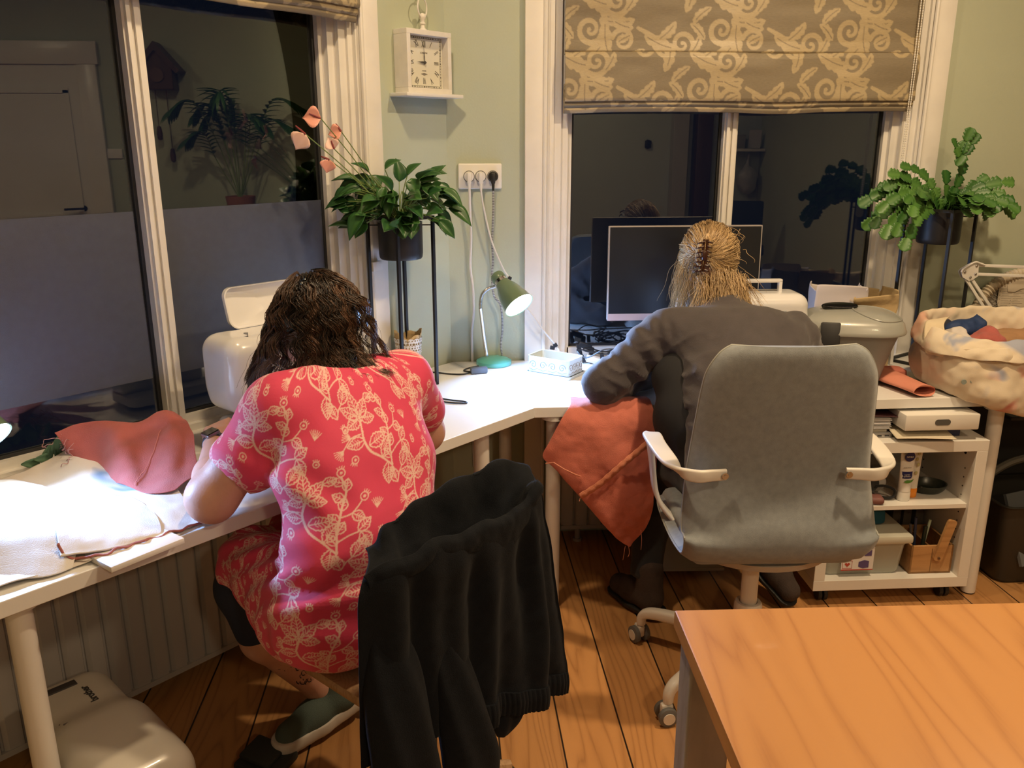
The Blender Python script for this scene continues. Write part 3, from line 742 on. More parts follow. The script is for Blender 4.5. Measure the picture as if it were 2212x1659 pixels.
hand_tube('lotion_tube', .308, .058, .182, .044, 'white lotion tube with a navy disc and a purple band', 'tube', (mat('white_tube', (.78,.76,.72), .35), mat('white_tube', (.78,.76,.72), .35)), ex1)
def ex2(t, bd):
    b = B()
    for k, (x,z) in enumerate(((.350,.46),(.354,.49),(.348,.51),(.352,.53))): b.sph(.005,(x,.070,z),(1,.25,1.4))
    part('leaf_mark', b, mat('faded_leaf_print', (.45,.42,.20), .5), t, FK)
hand_tube('cream_tube', .350, .085, .160, .036, 'slim white cream tube with an orange cap behind the lotion', 'tube', (mat('white_tube2', (.72,.68,.60), .4), mat('orange_cap', (.85,.28,.02), .4)), ex2)
b = B(); b.lathe([(.001,.0),(.045,.0),(.058,.012),(.064,.030),(.060,.030),(.050,.012),(.040,.005),(.001,.005)], (.432,.13,zs), sx=1, sy=.85); b.sph(.006,(.385,.09,zs+.032),(1,1,.5))
top('dish', b, mat('dark_green_dish', (.022,.028,.022), .3), 'shallow dark green dish on the cabinet shelf', 'dish', FK)
prims = [('box',(.10,.16,zs+.055),(.10,.07,.055),(0,0,.1),.03,.02),('ell',(.19,.12,zs+.05),(.06,.05,.05),(0,0,0),.03),('ell',(.14,.10,zs+.10),(.06,.05,.03),(0,.4,0),.03)]
t = thing('pouch', 'black fabric pouch with a wrist strap on the cabinet shelf', 'pouch', (.13,.13,zs), FK)
sdf_obj('bag_body', prims, mat('black_cloth', (.010,.010,.011), .85, sheen=.2), t, FK, h=.007, disp=lambda P: .006*fbm(P, 22, 2))
b = B(); b.tube(spline([(.20,.09,zs+.035),(.245,.075,zs+.045),(.275,.06,zs+.035),(.27,.055,zs+.012),(.235,.06,zs+.010),(.20,.075,zs+.02)],8), .005, 6); part('strap', b, MATS['black_cloth'], t, FK)
b = B(); b.sph(.030,(.238,.105,zs+.044),(1,.35,1)); top('cotton_pad', b, mat('pale_disc', (.45,.42,.40), .7), 'pale round disc behind the black wrist strap', 'disc', FK)
P = rrect(.11,.05,.018,4,.155,0)
sdf_obj('case', [('box',(.165,.045,zs+.013),(.062,.026,.013),(0,0,-.15),.011,.01)], mat('mauve_leather', (.20,.085,.075), .6), None, FK, h=.004)
setp(bpy.context.scene.collection.objects[-1], 'mauve spectacle case at the shelf front', 'case')
A = patch([[(.02,.05,.0),(.10,.055,.0),(.19,.07,.0)],[(.02,.14,.0),(.12,.15,.0),(.20,.13,.0)]], 8, 8); A[...,2] += zs+.030+.006*np.sin(A[...,0]*60)
o = link(patch_mesh('tissue', A), 'tissue', mat('white_tissue', (.6,.58,.56), .9), None, FK, solid=.004); setp(o, 'folded white tissue on the mauve case', 'tissue')
# lower compartment: clear plastic box with a teal thing on it, bamboo caddy
zb = Z0+T_+.0005
M_clear = mat('translucent_plastic', (.50,.52,.46), .22, trans=.25, alpha=1.0)
t = thing('storage_box', 'translucent plastic storage box with a printed label in the cabinet', 'box', (.165,.16,zb), FK)
b = B(); rings = []
for z_, hx, hy in ((0,.128,.112),(.012,.134,.118),(.11,.142,.128),(.125,.150,.134)): rings.append([(.185+x, .155+y, zb+z_) for x, y in rrect(hx*2, hy*2, .02, 4)])
b.loft(rings, cap0=True, cap1=True); part('tub', b, M_clear, t, FK)
b = B(); b.box((.315,.285,.030),(.185,.155,zb+.137),bev=.008); part('lid', b, mat('clear_lid', (.55,.54,.46), .25), t, FK)
b = B(); b.bx(.100,.212,.0195,.0215,zb+.030,zb+.112); lb = part('label', b, mat('white_card', (.74,.72,.72), .6), t, FK)
b = B(); b.bx(.178,.203,.0185,.0195,zb+.080,zb+.102); b.prism([(.160,zb+.040),(.176,zb+.033),(.196,zb+.036),(.196,zb+.060),(.180,zb+.064),(.160,zb+.058)],.0185,.0195); part('box_drawing', b, mat('purple_print', (.10,.07,.20), .6), lb, FK)
b = B()
for (x0,x1,z0,z1) in ((.104,.138,zb+.034,zb+.035),(.104,.138,zb+.062,zb+.063),(.104,.105,zb+.034,zb+.063),(.137,.138,zb+.034,zb+.063),(.100,.212,zb+.0265,zb+.030)): b.bx(x0,x1,.0185,.0195,z0,z1)
b.prism([(.121,zb+.040),(.131,zb+.051),(.126,zb+.056),(.121,zb+.052),(.116,zb+.056),(.111,zb+.051)],.0185,.0195); part('red_mark', b, mat('red_print', (.45,.06,.04), .6), lb, FK)
sdf_obj('cloth_bundle', [('box',(.17,.19,zb+.185),(.11,.10,.032),(0,0,.05),.02,.02),('ell',(.12,.12,zb+.175),(.08,.06,.03),(0,0,0),.03)], mat('teal_cloth', (.005,.075,.125), .8), None, FK, h=.007, disp=lambda P: .004*fbm(P,30,2))
setp(COL.objects[-1], 'dark teal folded cloth on the plastic storage box', 'cloth')
M_bam = wood('bamboo', ((.28,.13,.045), (.44,.23,.09), (.52,.29,.12)), scale=4, rough=.45, axis='X', knots=False, ringscale=3)
t = thing('bamboo_caddy', 'bamboo tool caddy with an upright handle in the cabinet', 'caddy', (.425,.12,zb), FK)
b = B(); x0,x1,y0,y1 = .348,.498,.030,.20; hz = .105
b.bx(x0,x1,y0,y0+.008,zb,zb+hz); b.bx(x0,x1,y1-.008,y1,zb,zb+hz); b.bx(x0,x0+.008,y0,y1,zb,zb+hz); b.bx(x1-.008,x1,y0,y1,zb,zb+hz); b.bx(x0,x1,y0,y1,zb,zb+.008); b.bx(.42,.426,y0,y1,zb,zb+hz-.01)
part('box', b, M_bam, t, FK, bev=.001)
b = B(); Mh = Matrix.Translation((.440,.0225,zb+.065)) @ Matrix.Rotation(R(14),4,'Y')
b.prism([(a,c) for a,c in rrect(.030,.155,.008,4,0,.065)], -.006, .006, Mh); part('handle', b, M_bam, t, FK)
b = B(); b.cyl(.004,.006,(.440,.0150,zb+.065),(R(90),0,0)); part('pin', b, mat('dark_pin', (.10,.05,.02), .6), t, FK)
for k, (x,y,hh,rr,dx,c,nm,lab) in enumerate(((.375,.06,.17,.0045,-.02,(.05,.05,.06),'pen','dark pen standing in the bamboo caddy'),(.388,.08,.185,.005,-.005,(.03,.04,.09),'marker','blue grey marker standing in the bamboo caddy'),(.405,.07,.155,.007,.012,(.02,.03,.02),'marker','dark green capped marker in the bamboo caddy'),(.412,.09,.17,.005,.03,(.5,.6,.45),'pen','pale green pen leaning in the bamboo caddy'),(.362,.10,.14,.004,-.01,(.5,.35,.12),'pencil','yellow tipped pencil standing in the bamboo caddy'))):
    b = B(); b.tube([(x,y,zb+.01),(x+dx,y+.01,zb+hh)], rr, 10); top(nm, b, mat('pen_colour_%d'%k, c, .4), lab, nm, FK)
b = B()
for k,x in enumerate((.37,.41,.455)): b.bx(x,x+.030,.215,.33,zb,zb+.19-.015*k,bev=.002)
top('folder_box', b, mat('smoky_plastic', (.10,.085,.07), .4), 'smoky upright file dividers behind the bamboo caddy', 'divider', FK)
# dark crate on the floor to the right
t = thing('plastic_crate', 'dark grey plastic crate with papers standing right of the cabinet', 'crate', (2.12,-.40,0))
M_crate = mat('dark_crate', (.028,.025,.020), .5)
b = B(); rings = []
for z_, hx, hy in ((0,.17,.12),(.02,.18,.13),(.30,.205,.15),(.31,.215,.16)): rings.append([(2.13+x,-.43+y,z_) for x,y in rrect(hx*2,hy*2,.04,5)])
for z_, hx, hy in ((.31,.200,.145),(.03,.172,.122)): rings.append([(2.13+x,-.43+y,z_) for x,y in rrect(hx*2,hy*2,.035,5)])
b.loft(rings, cap0=True, cap1=True); part('tub', b, M_crate, t)
b = B(); b.tube(spline([(1.92,-.43,.30),(1.935,-.43,.36),(2.02,-.43,.42),(2.13,-.43,.44),(2.24,-.43,.42),(2.325,-.43,.36),(2.335,-.43,.30)],8), .014, 8); part('handle', b, mat('grey_handle', (.10,.095,.08), .5), t)
b = B(); b.box((.22,.012,.26),(2.10,-.50,.20),(R(-24),0,R(18))); top('booklet', b, mat('blue_grey_booklet', (.13,.14,.15), .6), 'blue grey booklet leaning inside the dark crate', 'booklet')
b = B(); b.box((.20,.014,.22),(2.14,-.535,.15),(R(-30),0,R(12))); top('envelope', b, mat('cream_envelope2', (.5,.5,.36), .7), 'pale cream envelope at the front inside the dark crate', 'envelope')
b = B(); b.bx(1.98,2.6,-.22,-.16,.0,.60); b.bx(1.98,2.6,-.45,-.16,.585,.60)
top('travel_case', b, mat('black_trunk', (.012,.012,.012), .6), 'tall black case standing behind the dark crate', 'case', bev=.004)
# panel leaning under the desk
b = B(); b.box((.30,.012,.22),(.83,-.34,.105),(R(-52),0,R(-3)),bev=.003); b.box((.30,.020,.012),(.83,-.42,.038),(0,0,R(-3)))
top('whiteboard', b, mat('dull_white_board', (.42,.41,.37), .5), 'white board lying tilted on the floor behind the office chair', 'board')
# ============================================================ ROMAN BLINDS
def damask():
    T = Tile(.40, .46, 800)
    def spiral(cx, cy, r0, turns, a0, w0, sgn=1, ball=.008):
        n = int(26*turns); pts = []; ws = []
        for i in range(n+1):
            u = i/n; a = a0+sgn*u*turns*2*PI; r = r0*(1-u)**.85+ball*.4
            pts.append((cx+r*math.cos(a), cy+r*math.sin(a))); ws.append(w0*1.35*(1-.62*u))
        T.line(pts, ws); T.line([pts[-1], (pts[-1][0]+.0005, pts[-1][1])], ball*1.5)
        return pts[0]
    def leaf(x, y, ang, L, W, lobes=4, bend=.25):
        L *= 1.25; W *= 1.35; c, s_ = math.cos(ang), math.sin(ang); up = []; dn = []
        for i in range(lobes*6+1):
            u = i/(lobes*6); env = math.sin(PI*min(1,u*.93+.05))**.7; lob = .72+.28*abs(math.sin(PI*lobes*u)); b_ = bend*L*math.sin(PI*u*.6)
            up.append((u*L, env*lob*W+b_)); dn.append((u*L, -env*lob*W*.8+b_))
        P = [(x+a*c-d*s_, y+a*s_+d*c) for a, d in up+dn[::-1]]
        T.poly(P); M = [(x+u*L*c-(bend*L*math.sin(PI*u*.6))*s_, y+u*L*s_+(bend*L*math.sin(PI*u*.6))*c) for u in np.linspace(.1,.8,8)]
        T.line(M, .0028, 0.0)
    def half(ox, oy, mir):
        g = lambda x, y: ((ox-x) if mir else (ox+x), oy+y); A = lambda a: (PI-a) if mir else a; s_ = -1 if mir else 1
        T.line(sp2([g(0,0), g(.06,.035), g(.10,.10), g(.07,.17), g(.02,.205)]), [.010+.008*math.sin(PI*i/24) for i in range(25)])
        for (x,y,r,tn,a,w_,sg) in ((.055,.125,.042,1.6,-.6,.015,1),(.135,.045,.040,1.6,2.6,.014,-1),(.03,.235,.034,1.5,-1.9,.012,1),(.155,.155,.030,1.5,3.4,.011,1),(.10,.235,.026,1.4,-2.4,.010,-1)):
            cx, cy = g(x,y); spiral(cx, cy, r, tn, A(a), w_, sg*s_)
        for (x,y,a,L,W_) in ((.02,.02,.15,.085,.020),(.10,.10,1.2,.085,.020),(.10,.10,-.25,.07,.016),(.05,.19,2.3,.07,.016),(.02,.205,1.2,.08,.017),(.06,.035,-1.0,.06,.014),(.15,.20,.6,.05,.012),(.02,.06,2.2,.055,.012),(.125,.10,.1,.05,.013),(.16,.075,-1.3,.05,.012),(.09,.17,1.9,.05,.013),(.005,.15,-2.6,.05,.012),(.18,.14,2.4,.04,.011),(.13,.215,-.4,.05,.012)):
            xx, yy = g(x,y); leaf(xx, yy, A(a), L, W_, bend=.22*s_)
    half(.02,.0,False); half(.40,.23,True); half(.22,.12,False)
    return T
DAM = damask()
M_blind = attr_mat('damask_blind', (.215,.175,.115), (.42,.335,.20), rough=.55, rough1=.38, var=.10, wav=(6,1,60), weave=.25, wscale=500)
M_lining = mat('blind_lining', (.16,.14,.12), .8, var=.1, vscale=30)
def blind(F, x0, x1, zb, label, big=1):
    W_ = x1-x0; t = thing('roman_blind', label, 'blind', ((x0+x1)/2, -.03, zb), F)
    def panel(nm, prof, nv, yamp, res=.0026, uoff=0.0, m=None, hem=0.0):
        P = np.array(prof, float); seg = np.r_[0, np.cumsum(np.linalg.norm(np.diff(P, axis=0), axis=1))]
        n = max(8, int(seg[-1]/res)); s_ = np.linspace(0, seg[-1], n); Y = np.interp(s_, seg, P[:,0]); Z = np.interp(s_, seg, P[:,1])
        m_ = int(W_/res); X = np.linspace(x0, x1, m_)
        xx, yy = np.meshgrid(X, Y); _, zz = np.meshgrid(X, Z); _, ss = np.meshgrid(X, s_)
        Q = np.stack([xx*2.2, zz*9, yy*0], -1); wv = vnoise(Q, 1.6)*yamp + vnoise(np.stack([xx*9, zz*30, yy*0], -1), 1)*yamp*.35
        end = np.minimum(ss, seg[-1]-ss); yy = yy + wv; zz = zz + hem*np.sin(xx*7.3+2)*.4+hem*vnoise(np.stack([xx*5,xx*0,xx*0],-1),1)
        me = npmesh(nm, np.stack([xx,yy,zz],-1).reshape(-1,3), grid_faces(n, m_))
        set_attr(me, 'pattern', DAM.sample((xx.ravel()-x0+uoff)*.86, ss.ravel()*.86))
        return link(me, nm, m or M_blind, t, F, smooth=180, solid=.0015)
    zt = 2.60
    # stack behind the bottom fold
    panel('lower_pleat', [(-.020,zb+.10),(-.024,zb+.035),(-.030,zb+.012),(-.024,zb),(-.012,zb+.006),(-.010,zb+.09)], 0, .003, hem=.004, uoff=.1)
    panel('lower_pleat', [(-.030,zb+.10),(-.036,zb+.045),(-.038,zb+.026),(-.030,zb+.018),(-.022,zb+.03),(-.022,zb+.09)], 0, .003, hem=.003, uoff=.25)
    panel('fabric', [(-.022,zb+.195),(-.040,zb+.202),(-.0475,zb+.185),(-.049,zb+.12),(-.050,zb+.048),(-.046,zb+.038),(-.034,zb+.042),(-.032,zb+.07)], 0, .0045, hem=.002, uoff=.07)
    if big: panel('fabric', [(-.024,zt),(-.030,zb+.6),(-.034,zb+.24),(-.040,zb+.206),(-.034,zb+.198),(-.024,zb+.21)], 0, .005, uoff=.0)
    b = B(); b.bx(x0, x1, -.03, -.004, zt, zt+.04); part('headrail', b, M_white, t, F)
    return t
bl = blind(F2, .418, 1.700, 1.645, 'damask roman blind half lowered over the window above the monitor')
blind(F1, -1.78, -.412, 1.905, 'rolled up damask roman blind above the half frosted window')
b = B()
for x0, x1 in ((1.684,1.673),(1.669,1.668)):
    n = 150; pts = []; rs = []
    for i in range(n*4+1):
        u = i/(n*4); pts.append((x0+(x1-x0)*u+.006*math.sin(u*3), -.058, 2.6-1.27*u)); rs.append(.0009+.0014*abs(math.sin(PI*i/4)))
    b.tube(pts, rs, 6)
t = thing('bead_chain', 'white bead pull chain hanging at the edge of the lowered blind', 'chain', (1.675,-.06,1.3))
part('chain', b, mat('white_beads', (.75,.72,.66), .35), t)
b = B(); P = [(.016*math.cos(a)*(1 if abs(math.sin(a))<2 else 1), .037*math.sin(a)) for a in [2*PI*k/28 for k in range(28)]]
P = rrect(.030,.085,.0148,6,1.671,1.290); b.prism(P, -.0625, -.0535); part('chain_weight', b, mat('clear_acrylic', (.62,.60,.55), .15, trans=.5), t)

# ============================================================ CLOCK AND SHELF (left window wall, near the corner)
M_shab = mat('cream_painted_metal', (.74,.71,.66), .5, var=.05, vscale=30)
b = B(); b.bx(-.262,.003,-.085,-.0005,1.690,1.702,bev=.002); top('wall_shelf', b, M_white, 'small white shelf on the wall carrying the square clock', 'shelf', F1)
cx0, cx1, cz0, cz1, cyf = -.238, -.034, 1.703, 1.900, -.066
t = thing('square_clock', 'square cream clock with roman numerals and a ring handle', 'clock', (-.136,-.03,1.703), F1)
b = B(); w_ = .016
b.bx(cx0,cx1,cyf,-.001,cz0,cz0+w_); b.bx(cx0,cx1,cyf,-.001,cz1-w_,cz1); b.bx(cx0,cx0+w_,cyf,-.001,cz0+w_,cz1-w_); b.bx(cx1-w_,cx1,cyf,-.001,cz0+w_,cz1-w_)
b.bx(cx0+w_,cx1-w_,-.02,-.002,cz0+w_,cz1-w_); part('case', b, M_shab, t, F1, bev=.001)
b = B(); b.bx(cx0+w_,cx1-w_,-.036,-.034,cz0+w_,cz1-w_); dial = part('dial', b, mat('cream_dial', (.70,.68,.58), .6), t, F1)
M_ink = mat('clock_ink', (.06,.055,.05), .6); ccx, ccz = (cx0+cx1)/2, (cz0+cz1)/2; hw = (cx1-cx0)/2-w_
b = B()
for q in (.0795,.0745):
    for sgn in (-1,1):
        b.bx(ccx-q,ccx+q,-.0368,-.036,ccz+sgn*q-.0004,ccz+sgn*q+.0004); b.bx(ccx+sgn*q-.0004,ccx+sgn*q+.0004,-.0368,-.036,ccz-q,ccz+q)
for k in range(60):
    a = 2*PI*k/60; dx, dz = math.sin(a), math.cos(a); q = .077/max(abs(dx),abs(dz)); b.box((.0012 if k%5 else .003,.0008,.005),(ccx+dx*q,-.0364,ccz+dz*q),(0,0,0) if abs(dz)>abs(dx) else (0,R(90),0))
part('minute_track', b, M_ink, t, F1)
for k, nmr in enumerate(('XII','I','II','III','IV','V','VI','VII','VIII','IX','X','XI')):
    a = R(30*k); dx, dz = math.sin(a), math.cos(a); q = .0570/max(abs(dx),abs(dz)); q = min(q, .0570*1.2) if k%3 else q
    M = Matrix.Translation((ccx+dx*q,-.0365,ccz+dz*q)) @ Matrix.Rotation(R(90),4,'X') @ Matrix.Rotation(-a,4,'Z')
    text('numeral', nmr, .030, M, M_ink, dial, F=F1, sx=.50, extrude=.0003)
text('lettering', 'LONDON', .0075, Matrix.Translation((ccx,-.0365,ccz+.030)) @ Matrix.Rotation(R(90),4,'X'), mat('clock_ink_pale',(.22,.20,.17),.6), dial, F=F1)
text('lettering', 'CLOCK', .0055, Matrix.Translation((ccx,-.0365,ccz-.026)) @ Matrix.Rotation(R(90),4,'X'), MATS['clock_ink_pale'], dial, F=F1)
b = B(); b.prism([(ccx-.016,ccz-.036),(ccx,ccz-.033),(ccx+.016,ccz-.036),(ccx,ccz-.041)],-.0368,-.036); part('dial_mark', b, MATS['clock_ink_pale'], dial, F1)
for nm, ang, L_, w0 in (('minute_hand', -3.5, .062, .0035), ('hour_hand', -88, .036, .006)):
    b = B(); M = Matrix.Translation((ccx,0,ccz)) @ Matrix.Rotation(R(ang),4,'Y'); b.prism([(-w0*.25,-.008),(w0*.25,-.008),(w0*.5,L_*.3),(w0*.2,L_*.6),(0,L_),(-w0*.2,L_*.6),(-w0*.5,L_*.3)],-.041,-.0402,M)
    part(nm, b, M_ink, t, F1)
b = B(); b.cyl(.0045,.004,(ccx,-.041,ccz),(R(90),0,0)); part('hub', b, M_ink, t, F1)
b = B(); b.lathe([(.016,0),(.014,.004),(.008,.009),(.0065,.018),(.010,.021),(.010,.025),(.0065,.028),(.007,.034),(.011,.040),(.012,.047),(.009,.053),(.001,.056)], (ccx,-.035,cz1), seg=24, cap0=True); part('finial', b, M_shab, t, F1)
b = B(); b.tube([(ccx+.026*math.sin(2*PI*k/36), -.035+.006*math.sin(2*PI*k/36), cz1+.072+.031*math.cos(2*PI*k/36)) for k in range(36)], .0026, 8, closed=True); part('ring', b, M_shab, t, F1)
b = B(); b.tube([(ccx+.004,0,cz1+.103),(ccx+.002,-.04,cz1+.099),(ccx+.002,-.043,cz1+.106)], .002); top('nail', b, mat('steel', (.35,.33,.3), .4, .8), 'grey nail in the wall behind the ring of the clock', 'nail', F1)

# ============================================================ SOCKET PLATE, PLUGS, CABLES
t = thing('wall_socket', 'white triple wall socket plate near the corner', 'socket', (.118,0,1.425))
b = B(); b.box((.158,.012,.090),(.118,-.006,1.425),bev=.005,seg=3); part('plate', b, M_white, t)
M_grey_ring = mat('dark_grey_detail', (.09,.09,.09), .6)  # dark grey for the socket rings, machine lever slot and end screws
for x in (.078,.120,.164):
    b = B(); b.lathe([(.0185,-.0125),(.0200,-.0125),(.0200,-.010),(.0185,-.010)], (x,0,1.425), (R(-90),0,0)); 
    b = B(); b.tube([(x+.0195*math.cos(2*PI*k/28), -.0125, 1.425+.0195*math.sin(2*PI*k/28)) for k in range(28)], .0009, 6, closed=True); part('socket_ring', b, M_grey_ring, t)
M_cabw = mat('white_cable', (.72,.70,.68), .45); M_cabk = mat('black_cable', (.015,.015,.016), .45)
def plug(x, m, nm, lab, z=1.425):
    tt_ = thing(nm, lab, 'plug', (x,-.012,z))
    b = B(); b.cyl(.0172,.018,(x,-.021,z),(R(90),0,0)); b.box((.015,.016,.040),(x,-.034,z-.006),bev=.004); part('plug_body', b, m, tt_)
    b = B(); b.tube([(x,-.036,z-.024),(x,-.037,z-.032),(x,-.037,z-.050)],[.006,.0055,.0042],10); part('strain_relief', b, m, tt_); return tt_
plug(.078, M_cabw, 'plug', 'white plug in the socket hole furthest from the window')
plug(.120, M_cabw, 'plug', 'white plug in the middle hole of the triple socket')
plug(.164, M_cabk, 'plug', 'black plug in the triple socket')
b = B(); b.tube(spline([(.078,-.037,1.376),(.080,-.030,1.30),(.082,-.020,1.20),(.078,-.016,1.10),(.086,-.018,1.02),(.088,-.018,.93),(.080,-.016,.85),(.080,-.014,.74),(.078,-.0065,.66),(.08,-.0065,.3)],8), .0048, 8)
top('power_cable', b, M_cabw, 'thick white cable running straight down the wall from the socket', 'cable')
b = B(); P = spline([(.120,-.037,1.376),(.128,-.035,1.32),(.155,-.032,1.20),(.195,-.035,1.10),(.222,-.04,1.055),(.262,-.045,.985),(.330,-.050,.885),(.400,-.045,.795),(.42,-.06,.765),(.50,-.05,.742),(.54,-.10,.738)],8); b.tube(P, .0034, 8)
t = thing('thin_cable', 'thin white cable slanting from the socket down to the window sill', 'cable', (.12,-.03,1.37)); part('cable', b, M_cabw, t)
b = B(); b.box((.014,.014,.016),(.222,-.04,1.056),(0,R(25),0),bev=.002); part('cord_clip', b, M_cabk, t)
b = B(); b.box((.016,.014,.014),(.396,-.047,.800),(0,R(-30),0),bev=.002); b.box((.018,.012,.014),(.385,-.047,.790),(0,R(10),0),bev=.002); part('cord_clip', b, M_cabk, t)
M_braid, nt_, bs_ = nmat('striped_braided_cable'); wv_ = nt_.nodes.new('ShaderNodeTexWave'); wv_.wave_type='BANDS'; wv_.bands_direction='Z'; wv_.inputs['Scale'].default_value = 55
tc_ = nt_.nodes.new('ShaderNodeTexCoord'); nt_.links.new(tc_.outputs['Object'], wv_.inputs['Vector']); cr_ = nt_.nodes.new('ShaderNodeValToRGB'); cr_.color_ramp.elements[0].color=(.03,.03,.035,1); cr_.color_ramp.elements[1].color=(.6,.6,.58,1); nt_.links.new(wv_.outputs[0], cr_.inputs[0]); nt_.links.new(cr_.outputs[0], bs_.inputs['Base Color']); bs_.inputs['Roughness'].default_value=.8
b = B(); b.tube(spline([(.164,-.037,1.376),(.164,-.030,1.30),(.160,-.018,1.20),(.162,-.016,1.12),(.158,-.018,1.06),(.165,-.022,.99),(.190,-.024,.95),(.196,-.02,.86),(.190,-.018,.80),(.196,-.016,.74),(.196,-.0065,.69),(.195,-.0065,.4)],8), .0040, 8)
top('braided_cable', b, M_braid, 'black and white braided cable hanging behind the teal lamp', 'cable')

# ============================================================ PLANT STANDS AND PLANTS
M_bkm = mat('black_metal_stand', (.012,.012,.013), .5); M_pot = mat('black_pot', (.016,.016,.018), .45, var=.1)
def plant_stand(cx, cy, hd, a0, z0, z1, label):
    t = thing('plant_stand', label, 'plant stand', (cx,cy,z0), group=None); T2 = .005
    C = [Vector((cx+hd*math.cos(R(a0+90*k)), cy+hd*math.sin(R(a0+90*k)), 0)) for k in range(4)]
    for c in C:
        b = B(); b.box((.010,.010,z1-z0),(c.x,c.y,(z0+z1)/2),(0,0,R(a0+45))); part('leg', b, M_bkm, t)
    for nm, z in (('top_ring', z1-.005), ('bottom_ring', z0+.005)):
        b = B()
        for k in range(4):
            p, q = C[k], C[(k+1)%4]; d = q-p; b.box((d.length,.010,.010),((p+q)/2).to_tuple()[:2]+(z,),(0,0,math.atan2(d.y,d.x)))
        part(nm, b, M_bkm, t)
    for k in range(2):
        p, q = C[k], C[k+2]; d = (q-p).normalized(); 
        for s_ in (-1,1):
            b = B(); m_ = Vector((cx,cy,0)); e = m_+d*s_*hd; i_ = m_+d*s_*.066; b.box(((e-i_).length,.004,.004),((e+i_)/2).to_tuple()[:2]+(z1-.03,),(0,0,math.atan2(d.y,d.x))); part('pot_support', b, M_bkm, t)
    return t
plant_stand(-.160,-.320,.107,-2,.7345,1.312,'black wire plant stand in the corner carrying the anthurium')
plant_stand(1.790,-.160,.122,-13,.7345,1.312,'black wire plant stand by the blind chain carrying the leafy cactus')
def pot(cx, cy, z0, z1, r, nm='pot'):
    b = B(); b.lathe([(.001,0),(r-.006,0),(r-.002,.005),(r,.02),(r,z1-z0),(r-.004,z1-z0),(r-.006,z1-z0-.02),(.001,z1-z0-.022)], (cx,cy,z0), seg=48); return b
M_leafA, nt_, bs_ = nmat('anthurium_leaf'); 
def leafmat(nm, c0, c1, rough=.35):
    m, nt, b = nmat(nm); a = nt.nodes.new('ShaderNodeAttribute'); a.attribute_name = 'pattern'; mx = nt.nodes.new('ShaderNodeMix'); mx.data_type='RGBA'
    mx.inputs[6].default_value=(*c0,1); mx.inputs[7].default_value=(*c1,1); nt.links.new(a.outputs['Fac'], mx.inputs[0]); nt.links.new(mx.outputs[2], b.inputs['Base Color']); b.inputs['Roughness'].default_value=rough
    b.inputs['Subsurface Weight'].default_value=.0; MATS[nm]=m; return m
M_la = leafmat('anthurium_foliage', (.018,.075,.022), (.10,.26,.05)); M_lc = leafmat('cactus_foliage', (.022,.095,.016), (.11,.25,.045), .45)
M_stem = mat('green_stem', (.18,.26,.08), .5)
def leaf_mesh(prof, n=9, m=7, fold=.22, droop=.25, wave=0.0):
    """unit leaf along +X, up +Z; prof: half widths along the length"""
    u = np.linspace(0,1,n); v = np.linspace(-1,1,m); W_ = np.interp(u, np.linspace(0,1,len(prof)), prof)
    U, V = np.meshgrid(u, v, indexing='ij'); Y = V*W_[:,None]; Z = np.abs(V)*W_[:,None]*fold - droop*U**2 + wave*np.sin(U*9+V*3)
    return np.stack([U, Y, Z], -1).reshape(-1,3), grid_faces(n, m)
def place_leaves(nm, items, prof, material, parent, **kw):
    V0, F0 = leaf_mesh(prof, **kw); Vs=[]; Fs=[]; A=[]; k=0
    for (p, d, up, L_, W_, tone) in items:
        d = Vector(d).normalized(); up = Vector(up); s_ = up.cross(d)
        if s_.length < 1e-3: s_ = Vector((0,1,0)).cross(d)
        s_.normalize(); up = d.cross(s_)
        Mx = np.array([list(d*L_), list(s_*W_), list(up*L_)]); Vs.append(V0@Mx+np.array(p)); Fs.append(F0+k); k += len(V0)
        vein = np.exp(-((V0[:,1]/.03)**2)); A.append(np.clip(tone+.25*vein, 0, 1))
    me = npmesh(nm, np.concatenate(Vs), np.concatenate(Fs)); set_attr(me, 'pattern', np.concatenate(A)); return link(me, nm, material, parent, smooth=180, solid=.0006)
# anthurium
ax, ay, az = -.160,-.320,1.290
t = thing('anthurium', 'anthurium with pink flowers and glossy dark leaves in a black pot', 'potted plant', (ax,ay,1.172))
part('pot', pot(ax,ay,1.172,1.293,.073), M_pot, t)
rng = random.Random(11); items=[]; stems=B()
cx = Vector((ax,ay,az-.01))
for k in range(92):
    a = rng.uniform(0,2*PI); el = rng.uniform(-.25,1.15); Ls = rng.uniform(.08,.18) if el > .2 else rng.uniform(.09,.15)
    el = min(el,1.0); d = Vector((math.cos(a)*math.cos(el), math.sin(a)*math.cos(el), math.sin(el)))
    if d.y > .35 and rng.random()<.5: d.y = -d.y
    tip = cx + Vector((d.x*Ls*1.05, d.y*Ls*.85, max(d.z,-.2)*Ls*.95+.03)); tip.y = min(tip.y, -.06, tip.x-.10)
    if tip.y > tip.x*-1*-1-.02: pass
    midp = (cx+tip)/2 + Vector((0,0,.03)); stems.tube(spline([cx, midp, tip],3), .0016, 5)
    ld = Vector((d.x*1.0,min(d.y*.6,.0),rng.uniform(-.9,.55))); items.append((tip, ld, (rng.uniform(-.5,.5),rng.uniform(-1.1,-.1),1), rng.uniform(.055,.088), rng.uniform(.036,.060), rng.uniform(0,.30)))
